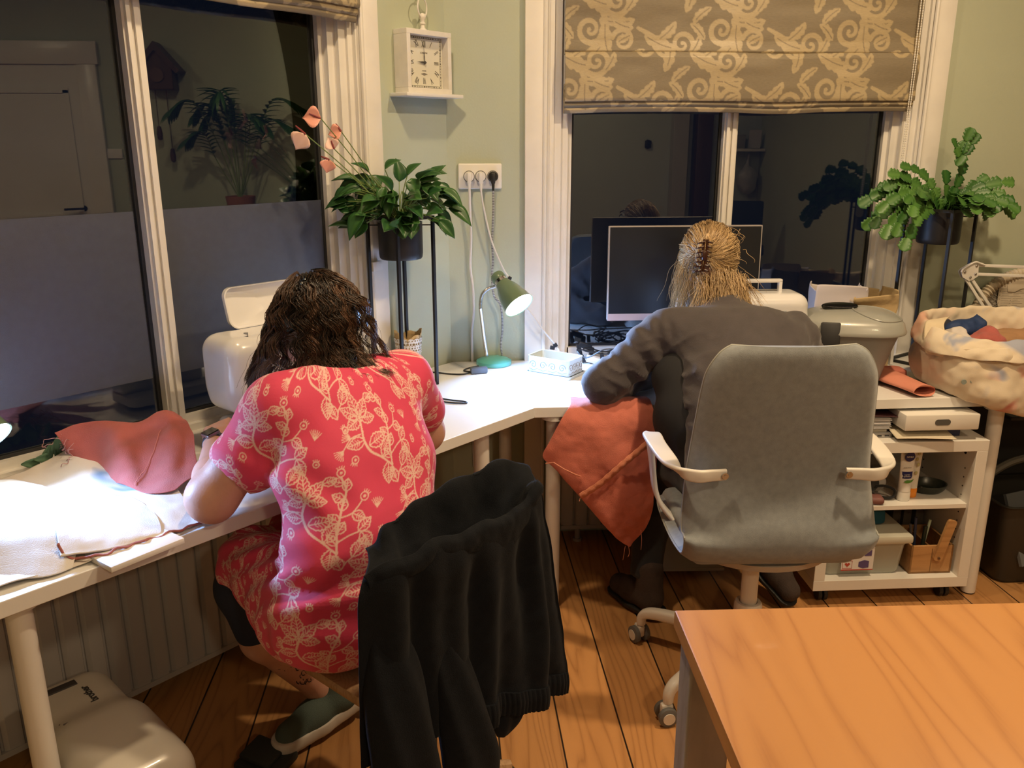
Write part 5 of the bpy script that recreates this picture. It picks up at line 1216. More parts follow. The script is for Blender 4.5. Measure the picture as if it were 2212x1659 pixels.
V0, F0 = leaf_mesh([.1,.5,.4,.3,.05],6,5,fold=.3,droop=.2); Vs=[];Fs=[];k0=0
for (p,d,up,L_,W_,tn) in place:
    d=Vector(d).normalized(); up=Vector(up); s_=up.cross(d).normalized(); up=d.cross(s_); Mx=np.array([list(d*L_),list(s_*W_),list(up*L_)]); Vs.append(V0@Mx+np.array(p)); Fs.append(F0+k0); k0+=len(V0)
link(npmesh('leafy_trim',np.concatenate(Vs),np.concatenate(Fs)),'leafy_trim',mat('sage_cloth',(.08,.16,.09),.8),t,F1,smooth=180,solid=.001)

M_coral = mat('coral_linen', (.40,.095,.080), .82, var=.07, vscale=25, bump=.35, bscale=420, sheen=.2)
C = [[(-1.462,-.035,.838),(-1.40,-.045,.850),(-1.345,-.09,.850),(-1.290,-.14,.846),(-1.245,-.15,.862),(-1.215,-.16,.860),(-1.185,-.16,.840)],
     [(-1.452,-.060,.806),(-1.405,-.10,.822),(-1.365,-.16,.832),(-1.325,-.21,.812),(-1.265,-.22,.835),(-1.235,-.22,.846),(-1.205,-.22,.838)],
     [(-1.442,-.090,.776),(-1.415,-.15,.785),(-1.385,-.22,.800),(-1.360,-.28,.786),(-1.300,-.29,.802),(-1.255,-.29,.822),(-1.225,-.28,.815)],
     [(-1.436,-.120,.760),(-1.425,-.20,.765),(-1.405,-.28,.768),(-1.390,-.345,.764),(-1.340,-.36,.772),(-1.290,-.35,.785),(-1.255,-.34,.790)],
     [(-1.432,-.150,.752),(-1.430,-.24,.754),(-1.418,-.33,.754),(-1.405,-.40,.754),(-1.365,-.425,.757),(-1.320,-.41,.762),(-1.28,-.40,.762)]]
A = patch(C, 90, 120, lambda U,V,A: .005*fbm(A,17,2)+.006*np.sin(V*19+U*2.0)*np.sin(U*3.1))
t = thing('coral_fabric', 'coral fabric piece pulled up by the hand with the watch', 'fabric', (-1.36,-.2,.75), F1)
link(patch_mesh('cloth', A), 'cloth', M_coral, t, F1, smooth=180, solid=.0016)
C = [[(-1.455,-.055,.800),(-1.425,-.12,.785)],[(-1.440,-.085,.770),(-1.40,-.20,.760)],[(-1.41,-.12,.755),(-1.37,-.27,.752)]]
link(patch_mesh('under_fold', patch(C,16,16)), 'under_fold', M_coral, t, F1, smooth=180, solid=.0016)
b = B(); b.tube([tuple(A[int(20+60*u), int(75-30*u)]+np.array((0,-.002,.003))) for u in np.linspace(0,1,24)], .0009, 5); part('seam', b, mat('coral_seam',(.62,.22,.18),.9), t, F1)

# ============================================================ CORAL CLOTH OVER THE RIGHT DESK EDGE
t = thing('coral_cloth', 'coral cloth hanging over the desk edge under the dark sleeve', 'fabric', (.5,-.64,.73))
y0 = -.640
C = [[(.385,-.53,.7385),(.46,-.54,.742),(.53,-.55,.745),(.62,-.56,.745)],
     [(.372,-.618,.738),(.44,-.624,.750),(.53,-.626,.754),(.63,-.622,.750)],
     [(.340,-.645,.700),(.42,-.662,.700),(.53,-.668,.700),(.64,-.655,.70)],
     [(.305,-.645,.630),(.40,-.668,.635),(.52,-.680,.620),(.645,-.665,.62)],
     [(.283,-.640,.575),(.37,-.660,.560),(.50,-.690,.540),(.645,-.675,.54)],
     [(.320,-.645,.535),(.385,-.665,.490),(.51,-.700,.45),(.643,-.680,.45)],
     [(.395,-.655,.470),(.425,-.670,.420),(.52,-.700,.37),(.638,-.680,.385)],
     [(.470,-.660,.370),(.490,-.675,.345),(.535,-.690,.300),(.615,-.680,.330)],
     [(.545,-.670,.285),(.555,-.680,.275),(.568,-.685,.268),(.580,-.680,.282)]]
A = patch(C, 170, 100, lambda U,V,A: .004*fbm(A,14,3)+.004*np.sin((A[...,0]+A[...,2]*.5)*42)*np.clip((.72-A[...,2])*6,0,1))
link(patch_mesh('cloth', A), 'cloth', mat('coral_linen_lit', (.60,.17,.115), .82, var=.07, vscale=25, bump=.35, bscale=420, sheen=.2), t, F2, smooth=180, solid=.0018)  # lighter copy of the coral linen, its stronger light put into the colour
# hem band lying diagonally across it
P = [Vector((.400,-.678,.452)),Vector((.46,-.694,.500)),Vector((.52,-.703,.560)),Vector((.58,-.698,.610)),Vector((.635,-.690,.655))]
P = spline(P,10); rows=[]
for i,p in enumerate(P):
    q = Vector((-.55,0,.75)); wv=.0016*math.sin(i*1.7)
    rows.append([tuple(p-q*.011+Vector((0,-.003+wv,0))), tuple(p+Vector((0,-.009+wv,0))), tuple(p+q*.011+Vector((0,-.004-wv,0)))])
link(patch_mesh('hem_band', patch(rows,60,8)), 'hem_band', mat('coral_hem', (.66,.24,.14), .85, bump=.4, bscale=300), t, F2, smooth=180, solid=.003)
b = B(); b.tube([(.292,-.652,.556),(.315,-.672,.566),(.345,-.682,.548),(.380,-.685,.530),(.40,-.68,.52)], .0022, 6)
for pts in ([(.552,-.685,.272),(.548,-.69,.25),(.545,-.69,.225)],[(.563,-.685,.270),(.566,-.69,.25),(.561,-.69,.235)],[(.60,-.69,.33),(.602,-.70,.30),(.601,-.70,.265)],[(.40,-.685,.45),(.396,-.69,.438)]): b.tube(spline(pts,4),.0008,4)
part('loose_threads', b, mat('coral_thread',(.70,.28,.18),.9), t)

# ============================================================ GREY TUB, PAPER BAGS, TOTE BAG, CORAL ROLL
FT_ = Matrix.Translation((1.380,-.390,.7345)) @ Matrix.Rotation(R(-16),4,'Z')
M_tub = mat('grey_plastic_tub', (.25,.25,.235), .42); M_lid = mat('grey_plastic_lid', (.34,.345,.32), .30, coat=.15)
t = thing('lidded_tub', 'grey plastic tub with a domed lid and a black handle opening', 'tub', (0,0,0), FT_)
b = B(); rs = [(.001,0,0),(.09,.075,0),(.105,.088,.004),(.118,.098,.06),(.140,.115,.14),(.156,.128,.190)]
b.loft([[(x,y,z) for x,y in rrect(hx*2,hy*2,min(hx,hy)*.78,8)] for hx,hy,z in rs[1:]], cap0=True, cap1=True); part('tub_body', b, M_tub, t, FT_, smooth=50)
def lidz(x,y):
    e = 1-min(1,(abs(x)/.172)**3.2+(abs(y)/.142)**3.2); return .198+.058*max(0,e)**.45
b = B(); rs=[(.160,.131,.186),(.174,.143,.186),(.176,.145,.192),(.172,.142,.200)]
rings=[[(x,y,z) for x,y in rrect(hx*2,hy*2,min(hx,hy)*.8,8)] for hx,hy,z in rs]
for s_ in (.96,.90,.82,.72,.6,.45,.3,.15,.03): rings.append([(x*s_,y*s_,lidz(x*s_,y*s_)) for x,y in rrect(.344,.284,.113,8)])
b.loft(rings, cap0=True, cap1=True); part('lid', b, M_lid, t, FT_, smooth=50)
b = B()
for sx_ in (1,):
    P = [(.078+.078*math.cos(a), -.020+.096*math.sin(a)) for a in [2*PI*k/40 for k in range(40)]]; b.tube([(x,y,lidz(x,y)+.001) for x,y in P], .0032, 8, closed=True)
part('moulded_rib', b, M_lid, t, FT_)
b = B(); b.lathe([(.001,.006),(.052,.006),(.062,.008),(.065,.004),(.060,-.004),(.001,-.005)],(-.040,.010,.258),(R(10),0,R(16)),seg=40,sx=1,sy=.45); part('handle_opening', b, mat('glossy_black',(.01,.01,.01),.12), t, FT_)
b = B(); b.box((.062,.018,.082),(-.085,-.136,.190),(R(-14),0,0),bev=.005); part('latch', b, mat('matte_black_latch',(.016,.016,.018),.5), t, FT_)
# paper bags behind
M_kraft = MATS['kraft_paper']
def paper_bag(cx, cy, hx, hy, z0, z1, seed, m, nm, label, amp=.012, rz=0):
    rng2 = np.random.default_rng(seed); rings=[]; base = rrect(2*hx,2*hy,.012,3); P=[]
    for i in range(18):
        u=i/17; row=[]
        for k,(x,y) in enumerate(base+base[:1]):
            x_,y_ = x*(1+.05*u),y*(1+.05*u); z=z0+(z1-z0)*u
            d_=amp*u*vnoise(np.array([[x*14+seed,y*14,z*22]]),1.0)[0]; row.append((cx+x_*math.cos(rz)-y_*math.sin(rz)+d_, cy+x_*math.sin(rz)+y_*math.cos(rz)+d_*.8, z+(.012*u*math.sin(k*1.1+seed) if u>.6 else 0)+d_*.5))
        rings.append(row)
    o = link(patch_mesh(nm, patch(np.array(rings),40,90)), nm, m, None, smooth=40, solid=.0012); return setp(o, label, 'bag')
paper_bag(1.545,-.175,.075,.055,.7345,1.008,3,M_kraft,'paper_bag','crumpled brown kraft paper bag behind the grey tub',.03,.1)
paper_bag(1.43,-.165,.088,.045,.7345,1.030,8,mat('white_paper_bag',(.55,.50,.50),.7),'gift_bag','pale paper bag with a folded top behind the grey tub',.014,-.12)
b = B(); b.box((.012,.10,.235),(1.648,-.15,.853),(0,R(-2),0)); top('white_box', b, M_desk, 'narrow white box standing behind the kraft paper bag', 'box', bev=.001)
# tote bag with clothes
M_tote = washed('watercolour_tote_cotton', (.70,.60,.46), [((.62,.36,.26),3.0,.54,.66,11.0),((.60,.16,.14),4.2,.54,.62,2.2),((.34,.36,.45),5.5,.58,.65,7.4)])
t = thing('tote_bag', 'cream tote bag with watercolour blotches hanging over the desk corner', 'bag', (1.86,-.45,.735))
def ring(cx, cy, rx, ry, z, tilt=0, n=72, ph=0, wob=0.0, seed=0):
    out=[]
    for k in range(n):
        a=2*PI*k/n; w_ = 1+wob*math.sin(3*a+seed)+wob*.6*math.sin(7*a+seed*2); sq = (abs(math.cos(a))**4+abs(math.sin(a))**4)**-.17
        x=rx*math.cos(a)*w_*sq; y=ry*math.sin(a)*w_*sq; out.append((cx+x, cy+y, z+tilt*y+.0*x))
    return out
rg = [ring(1.85,-0.475,.12,0.090,.7395,0),ring(1.85,-0.485,.20,0.149,.7385,0,wob=.02),ring(1.845,-0.500,.235,0.176,.752,0.04,wob=.02),ring(1.845,-0.510,.250,0.184,.80,.06,wob=.025,seed=1),ring(1.85,-0.510,.252,0.180,.86,.04,wob=.02,seed=2),ring(1.855,-0.505,.250,0.176,.905,.0,wob=.02,seed=3),
      ring(1.855,-0.505,.262,0.189,.895,.02,wob=.03,seed=3.5),ring(1.855,-0.505,.270,0.196,.885,.06,wob=.035,seed=4),ring(1.855,-0.503,.268,0.193,.905,.10,wob=.035,seed=4.2),ring(1.855,-0.500,.258,0.180,.935,.13,wob=.03,seed=4.4),ring(1.855,-0.495,.245,0.167,.952,.15,wob=.03,seed=4.6),ring(1.855,-0.495,.233,0.155,.945,.15,wob=.03,seed=4.6),ring(1.85,-0.495,.220,0.144,.90,.08,wob=.02,seed=4),ring(1.85,-0.495,.20,0.135,.84,0,wob=.02,seed=3)]
A = np.array([r_+r_[:1] for r_ in rg]); A = patch(A, 150, 260)
dr = np.clip((-.61-A[...,1])/.10,0,1)*np.clip((1.0-A[...,2])/.2,0,1)      # the front sags over the desk edge
A[...,2] -= .085*dr*np.clip((.90-A[...,2])/.15,0,1)*np.clip((A[...,0]-1.60)/.25,0,1)
nrm = np.cross(np.gradient(A,axis=0),np.gradient(A,axis=1)); nrm/=np.linalg.norm(nrm,axis=-1,keepdims=True)+1e-9
A = A+nrm*(.009*fbm(A,11,3)+.0025*fbm(A,45,1))[...,None]
inb = (A[...,1] > -.632) ; A[...,2] = np.where(inb, np.maximum(A[...,2], .7375), A[...,2])
link(patch_mesh('bag_body', A), 'bag_body', M_tote, t, F2, smooth=180, solid=.002)
A2 = patch([[(1.650,-.44,.958),(1.690,-.46,.970)],[(1.598,-.48,.955),(1.625,-.54,.962)],[(1.575,-.52,.915),(1.612,-.595,.920)],[(1.578,-.535,.865),(1.625,-.635,.865)]],30,10,lambda U,V,A:.003*fbm(A,30,1))
link(patch_mesh('strap', A2), 'strap', mat('cream_strap',(.72,.60,.42),.85,bump=.3,bscale=500), t, F2, smooth=180, solid=.004)
b = B()
for x_,z_ in ((1.640,.800),(1.668,.803)): b.cyl(.008,.004,(x_,-.668,z_),(R(90),0,R(-8)))
part('grey_dots', b, mat('grey_dot_print',(.25,.29,.26),.8), t)
def lump(nm, c, r_, rot, m, lab, cat, seed=0.0, amp=.012):
    sdf_obj(nm, [('ell',c,r_,rot,.02),('ell',(c[0]+r_[0]*.5,c[1]+.01,c[2]+.01),(r_[0]*.6,r_[1]*.7,r_[2]),rot,.02)], m, None, F2, h=.006, disp=lambda P: amp*fbm(P+seed,20,3)); return setp(COL.objects[-1], lab, cat)
lump('blue_garment',(1.780,-0.410,0.910),(.075,.05,.045),(0,.2,.3),mat('blue_cloth',(.012,.035,.12),.7),'blue garment stuffed in the open tote bag','clothes',1)
lump('coral_garment',(1.775,-0.520,0.890),(.07,.05,.045),(0,-.2,-.4),M_coral,'coral garment sticking out of the open tote bag','clothes',5,.016)
lump('white_garment',(1.700,-0.490,0.895),(.035,.06,.045),(0,.1,.2),mat('white_cloth',(.60,.55,.52),.85),'white crumpled cloth at one side inside the tote bag','clothes',9)
lump('dark_garment',(1.700,-0.400,0.905),(.045,.03,.035),(0,0,.2),mat('navy_cloth',(.012,.014,.03),.8),'dark navy cloth in the back of the open tote bag','clothes',3)
lump('beige_garment',(1.930,-0.470,0.875),(.12,.11,.04),(0,0,0),mat('tan_cloth',(.36,.20,.10),.8),'tan cloth filling the side of the tote bag behind the coral garment','clothes',13)
# coral roll
b = B(); ax0, ax1 = Vector((1.505,-.385,.757)), Vector((1.545,-.618,.757)); d = (ax1-ax0).normalized(); sd = d.cross(Vector((0,0,1)))
def flat(c, rx, rz_, ph=0): return [tuple(c+sd*(rx*math.cos(2*PI*k/40)*(1+.05*math.sin(3*2*PI*k/40+ph)))+Vector((0,0,rz_*math.sin(2*PI*k/40)*(1-.15*math.cos(2*2*PI*k/40+ph))))) for k in range(40)]
b.loft([flat(ax0.lerp(ax1,u)+Vector((0,0,.0006)),.045+.006*math.sin(4*u),.019+.002*math.sin(7*u),u*2) for u in np.linspace(0,1,16)]+[flat(ax1-d*.002,.041,.0155,2),flat(ax1-d*.03,.040,.0145,2),flat(ax1-d*.07,.036,.012,2)],cap0=True,cap1=True)
top('coral_roll', b, mat('coral_roll_cloth',(.66,.25,.17),.8,bump=.3,bscale=400), 'rolled coral fabric on the desk between the grey tub and the tote bag', 'fabric', smooth=60)
b = B(); b.loft([[(1.56+x,-.36+y,.7365+z) for x,y in rrect(.10*s_,.07*s_,.02,4)] for s_,z in ((1,0),(1.05,.01),(1.0,.026),(.8,.032))],cap0=True,cap1=True)
top('coral_fold', b, mat('coral_fold_cloth',(.55,.17,.12),.85), 'small folded coral piece behind the coral roll', 'fabric')

# ============================================================ ARM LAMP AND IRONING BOARD (right edge)
M_arm = mat('white_lamp_metal', (.74,.71,.66), .35)
t = thing('arm_lamp', 'white jointed arm of a clamp lamp at the right above the tote bag', 'lamp', (2.05,-.2,.735))
def bar(p, q, nm='arm', r_=.0055):
    b = B(); P, Q = Vector(p), Vector(q); d=(Q-P); b.box((d.length,.010,.0105),(P+Q)/2,(0,-math.atan2(d.z,d.x),0),bev=.001); part(nm, b, M_arm, t)
bar((1.925,-.2,1.107),(2.42,-.2,1.083)); bar((1.93,-.2,1.074),(2.42,-.2,1.050)); bar((1.893,-.2,1.060),(2.10,-.2,.80)); bar((1.912,-.2,1.062),(2.135,-.2,.80))
b = B(); pl=[(1.868,1.084),(1.874,1.094),(1.912,1.116),(1.932,1.113),(1.936,1.068),(1.918,1.055),(1.903,1.050),(1.878,1.064)]; b.prism(pl,-.209,-.206); b.prism(pl,-.194,-.191); part('joint_plate', b, M_arm, t)
b = B(); b.tube([(x,-.212,z) for x,z in spline([Vector((1.868,1.084,0)),Vector((1.874,1.095,0)),Vector((1.912,1.118,0)),Vector((1.935,1.114,0)),Vector((1.955,1.107,0))],4) and [(p.x,p.y) for p in spline([Vector((1.868,1.084,0)),Vector((1.874,1.096,0)),Vector((1.912,1.119,0)),Vector((1.935,1.115,0)),Vector((1.955,1.108,0))],4)]],.0035,8); part('edge_rim', b, M_arm, t)
for x_,z_ in ((1.882,1.084),(1.924,1.106),(1.924,1.076),(1.906,1.064)):
    b = B(); b.sph(.0048,(x_,-.2105,z_),(1,.6,1)); part('rivet', b, MATS['chrome'], t)
b = B(); b.cyl(.016,.06,(2.12,-.2,.775)); b.box((.05,.06,.012),(2.12,-.2,.741)); part('clamp', b, M_arm, t)
t = thing('ironing_board', 'underside of an ironing board with gathered cover leaning on the wall at right', 'ironing board', (2.25,-.08,0))
ccx_, ccz_, rr_ = 2.225, .865, .205
out = [(ccx_-rr_, .10)]+[(ccx_+rr_*math.cos(a), ccz_+rr_*math.sin(a)) for a in [PI-PI*k/24 for k in range(25)]]+[(ccx_+rr_,.10)]
b = B(); b.prism(out,-.062,-.050); part('board_cover', b, mat('board_cover_cloth',(.42,.38,.32),.9), t)
pts=[Vector((x,-.068,z)) for x,z in spline([Vector((x,z,0)) for x,z in out],6) and [(p.x,p.y) for p in spline([Vector((x,z,0)) for x,z in out],6)]]
b = B(); n=len(pts); rs=[.019+.0035*math.sin(i*1.9)+.002*math.sin(i*4.3) for i in range(n)]; b.tube([p+Vector((ccx_-p.x,0,ccz_-max(p.z,ccz_))).normalized()*.014 for p in pts], rs, 10); part('gathered_rim', b, mat('gathered_cotton',(.62,.54,.42),.9,bump=.6,bscale=60,stretch=(1,1,1)), t)
b = B(); s_=.0135
import itertools
for k in range(-30,31):
    for sg in (-1,1):
        pp=[]
        for u in np.linspace(-.24,.24,49):
            x=ccx_+u; z=ccz_-.05+sg*u*.62+k*s_*1.25
            inside = (abs(x-ccx_) < .172) and (z > .45) and ((z < ccz_) or (math.hypot(x-ccx_,z-ccz_) < .172))
            if inside: pp.append((x,-.0665+sg*.0012,z))
            elif len(pp)>1: b.tube(pp[::max(1,len(pp)-1)],.0012,4,caps=False); pp=[]
            else: pp=[]
        if len(pp)>1: b.tube([pp[0],pp[-1]],.0012,4,caps=False)
part('wire_mesh', b, mat('wire_grey',(.50,.47,.42),.4,.3), t)
b = B(); pl=[(2.125,.918),(2.118,.945),(2.116,1.028),(2.13,1.034),(2.30,1.038),(2.30,.906),(2.13,.908)]; b.prism(pl,-.074,-.0728); lb = part('paper_label', b, mat('label_paper',(.66,.58,.46),.8), t)
b = B()
for k in range(7): b.cyl(.0016,.001,(2.1235,-.0745,.925+.0155*k),(R(90),0,0),seg=8)
for k in range(3): b.cyl(.0016,.001,(2.170,-.0745,.926+.012*k),(R(90),0,0),seg=8)
for k in range(11): b.bx(2.131,2.131+.03+.012*((k*7)%3),-.0747,-.0742,.930+.0068*k,.9309+.0068*k); b.bx(2.178,2.20+.01*((k*5)%3),-.0747,-.0742,.930+.0068*k,.9309+.0068*k)
part('printed_lines', b, mat('pale_ink',(.30,.26,.22),.8), lb)
b = B(); b.prism([(2.148,1.032),(2.146,1.010),(2.152,.985),(2.180,.983),(2.205,.995),(2.24,1.0),(2.24,1.032)],-.0775,-.0765); part('label_flap', b, MATS['label_paper'], lb)

# ============================================================ DINING CHAIR WITH THE HOODIE
M_oak = wood('pale_chair_wood', ((.25,.13,.06),(.42,.26,.14),(.50,.33,.19)), scale=4, rough=.45, axis='Z', knots=False)
FH = F1 @ Matrix.Translation((-1.15,-1.00,0))
t = thing('swivel_chair', 'wooden swivel chair hidden under a black hoodie, the dark haired person sits on it', 'chair', (0,0,0), FH)
b = B(); b.box((.34,.34,.028),(0,0,.434),bev=.010); part('seat', b, M_oak, t, FH)
b = B(); b.cyl(.026,.34,(0,0,.25)); part('column', b, M_oak, t, FH)
for k in range(5):
    a = R(54+72*k); b = B(); b.tube([(0,0,.10),(.14*math.cos(a),.14*math.sin(a),.085),(.25*math.cos(a),.25*math.sin(a),.05)],[.024,.020,.016],8); lg = part('base_arm', b, M_oak, t, FH)
    b = B(); b.cyl(.022,.03,(.25*math.cos(a),.25*math.sin(a),.0225),(R(90),0,a)); part('castor', b, MATS['black_castor'], lg, FH)
for sx_ in (-.18,.10):
    b = B(); b.box((.03,.012,.30),(sx_-.04,-.182,.60)); part('back_post', b, M_oak, t, FH)
A_=patch([[(-.29,-.190,.62),(-.10,-.200,.62),(.10,-.190,.62)],[(-.26,-.195,.825),(-.10,-.205,.825),(.08,-.195,.825)]],10,16)
me=patch_mesh('backrest',A_); link(me,'backrest',M_oak,t,FH,smooth=180,solid=.012)
M_hood = mat('black_fleece', (.0065,.0080,.0115), .92, var=.15, vscale=50, sheen=.03, spec=.15, bump=.35, bscale=600)
t = thing('hoodie', 'black hooded sweatshirt draped over the back of the wooden chair', 'hoodie', (-1.27,-1.22,.9), F1)
xs = [-1.500,-1.43,-1.36,-1.28,-1.20,-1.12,-1.045,-.975]
def row(ys, zs, dx=None): return [(x+(dx[i] if dx else 0), ys[i], zs[i]) for i,x in enumerate(xs)]
C = [row([-1.175]*8,[.78]*8,[.13,.09,.05,0,0,0,0,0]),
     row([-1.178]*8,[.84,.84,.85,.85,.86,.86,.86,.84],[.12,.08,.04,0,0,0,0,0]),
     row([-1.180]*8,[.862,.880,.895,.905,.912,.915,.915,.880],[.10,.06,.03,0,0,0,0,0]),
     row([-1.192]*8,[.870,.892,.907,.918,.924,.928,.928,.893],[.09,.05,.02,0,0,0,0,-.01]),
     row([-1.218,-1.225,-1.215,-1.212,-1.212,-1.212,-1.215,-1.222],[.868,.866,.862,.856,.850,.856,.882,.893],[.07,.04,.02,0,0,0,-.02,-.03]),
     row([-1.245,-1.255,-1.240,-1.235,-1.235,-1.238,-1.242,-1.250],[.868,.856,.836,.820,.815,.826,.862,.893],[.04,.02,.01,0,0,0,-.03,-.05]),
     row([-1.272,-1.290,-1.292,-1.290,-1.288,-1.285,-1.278,-1.270],[.878,.889,.892,.884,.876,.874,.893,.905],[.012,0,0,0,0,-.01,-.04,-.075]),
     row([-1.285,-1.303,-1.307,-1.306,-1.302,-1.298,-1.290,-1.280],[.852,.866,.868,.858,.850,.845,.852,.862],[-.008,0,0,0,0,-.005,-.03,-.060]),
     row([-1.282,-1.300,-1.300,-1.302,-1.300,-1.292,-1.285,-1.278],[.780,.790,.790,.780,.770,.760,.755,.750],[-.010,0,0,0,0,0,-.01,-.03]),
     row([-1.275,-1.300,-1.295,-1.305,-1.295,-1.300,-1.285,-1.275],[.680,.680,.675,.665,.655,.640,.625,.610],[-.012,0,0,0,0,.005,.01,.0]),
     row([-1.270,-1.300,-1.292,-1.308,-1.292,-1.302,-1.285,-1.270],[.580,.575,.570,.560,.545,.525,.500,.480],[-.013,0,0,0,.0,.01,.02,.025]),
     row([-1.268,-1.300,-1.290,-1.308,-1.290,-1.300,-1.282,-1.265],[.540,.535,.530,.520,.500,.470,.440,.408],[-.013,0,0,0,.0,.01,.025,.040])]
def hd(U,V,A):
    k = np.clip((U-.55)/.2,0,1); return .004*fbm(A,12,3)+k*(.010*np.sin(V*26+.8*np.sin(U*7))+.006*np.sin(V*47+2)) + (1-k)*.004*np.sin(V*31+U*9)
A = patch(C, 200, 190, hd); o = link(patch_mesh('body', A), 'body', M_hood, t, F1, smooth=180, solid=.005)
# rolled hood band along the rim and a ribbed hem
rim = [Vector(tuple(A[int(200*6.35/11.5), j]+np.array((0,-.006,.0)))) for j in range(0,190,5)]
b = B(); rows=[]
for i,p in enumerate(rim):
    u=i/(len(rim)-1); w_=.020+.034*math.exp(-((u-.62)/.16)**2); rows.append([tuple(p+Vector((0,.004,.010))), tuple(p+Vector((0,-.006,.002))), tuple(p+Vector((0,-.008,-w_*.5))), tuple(p+Vector((0,-.004,-w_)))])
link(patch_mesh('hood_edge', patch(rows,120,14,lambda U,V,A:.0025*fbm(A,40,2))), 'hood_edge', M_hood, t, F1, smooth=180, solid=.005)
b = B(); hem=[]
for j in range(78,190,4):
    p=Vector(tuple(A[-1,j])); hem.append([tuple(p+Vector((0,-.003,.012))),tuple(p+Vector((.001,-.006,-.012))),tuple(p+Vector((.003,-.002,-.042)))])
link(patch_mesh('ribbed_hem', patch(hem,110,14,lambda U,V,A:.0016*np.sin(U*210))), 'ribbed_hem', M_hood, t, F1, smooth=180, solid=.006)
def sleeve(path, rad, lab, cuff=True, flat_=.45, F=F1):
    P=spline(path,8); b=B(); n=len(P); rr=cr_eval(np.array(rad)[:,None],np.linspace(0,len(rad)-1,n))[:,0]; rings=[]
    for i,p in enumerate(P):
        tn=(P[min(i+1,n-1)]-P[max(i-1,0)]).normalized(); sx_=Vector((1,0,0)); sx_=(sx_-tn*sx_.dot(tn)).normalized(); sy_=tn.cross(sx_)
        rings.append([tuple(p+sx_*(rr[i]*math.cos(a)*(1+.06*math.sin(3*a+i*.25)))+sy_*(rr[i]*flat_*math.sin(a)*(1+.15*math.sin(5*a+i*.17)))) for a in [2*PI*k/36 for k in range(36)]])
    b.loft(rings,cap0=True,cap1=True); return part('sleeve', b, M_hood, t, F, smooth=60)
sleeve([(-1.46,-1.270,.82),(-1.455,-1.290,.70),(-1.445,-1.305,.56),(-1.43,-1.30,.42),(-1.42,-1.295,.30),(-1.415,-1.29,.22)],[.012,.056,.066,.070,.064,.055],'')
sleeve([(-1.35,-1.278,.78),(-1.325,-1.296,.64),(-1.30,-1.312,.50),(-1.285,-1.31,.40),(-1.28,-1.30,.30)],[.010,.044,.060,.066,.05],'')
sleeve([(-1.12,-1.262,.60),(-1.125,-1.266,.50),(-1.135,-1.27,.445),(-1.150,-1.272,.41),(-1.158,-1.272,.388)],[.045,.055,.050,.036,.016],'')
# ============================================================ PEOPLE
def skinmat(nm, c):
    m = mat(nm, c, .48, var=.05, vscale=30, bump=.10, bscale=250); b = m.node_tree.nodes['Principled BSDF']
    b.inputs['Subsurface Weight'].default_value = .12; b.inputs['Subsurface Radius'].default_value = (.012,.005,.003); b.inputs['Subsurface Scale'].default_value = .5
    return m
M_skin = skinmat('skin', (.60,.33,.25)); M_skin2 = skinmat('skin_fair', (.64,.36,.28))
def v3(*a): return Vector(a)
def hand(wrist, fwd, palm_n, side, curl=.5, k=.008, s=1.0, spread=1.0):
    """prims for a hand: fwd = direction of the fingers, palm_n = palm normal, side=+1 when the thumb lies towards fwd x palm_n"""
    f = Vector(fwd).normalized(); n = Vector(palm_n).normalized(); n = (n-f*n.dot(f)).normalized(); sd = f.cross(n)*side
    W_ = Vector(wrist); pr = []; a = W_
    pr.append(('cap', tuple(W_-f*.02*s), tuple(W_+f*.015*s), .024*s, .026*s, .015))
    for q in (-.026,-.009,.008,.024):
        pr.append(('cap', tuple(W_+f*.012*s+sd*q*.6*s), tuple(W_+f*.085*s+sd*q*s*spread), .015*s, .0115*s, .010))
    lens = ((-.027,.060,.0078),(-.009,.072,.0085),(.009,.078,.0088),(.026,.070,.0086))
    for q, L_, r_ in lens:
        p = W_+f*.085*s+sd*q*s*spread; d = f.copy(); 
        for j, (fr, rr) in enumerate(((.45,1.0),(.31,.93),(.24,.84))):
            ax = sd; ang = curl*(.35 if j == 0 else .75)
            d = (d*math.cos(ang)+n*math.sin(ang)).normalized(); q2 = p+d*L_*fr*s
            pr.append(('cap', tuple(p), tuple(q2), r_*rr*s, r_*rr*.92*s, .0035)); p = q2
    p = W_+f*.030*s+sd*.026*s; d = (f*.65+sd*.65+n*.35).normalized(); q2 = p+d*.042*s; pr.append(('cap', tuple(W_+f*.02*s+sd*.01*s), tuple(p), .015*s, .0135*s, .01)); pr.append(('cap', tuple(p), tuple(q2), .0125*s, .0105*s, .008))
    d2 = (d*.7+f*.5+n*.2*curl).normalized(); q3 = q2+d2*.030*s; pr.append(('cap', tuple(q2), tuple(q3), .0102*s, .0085*s, .004))
    return pr
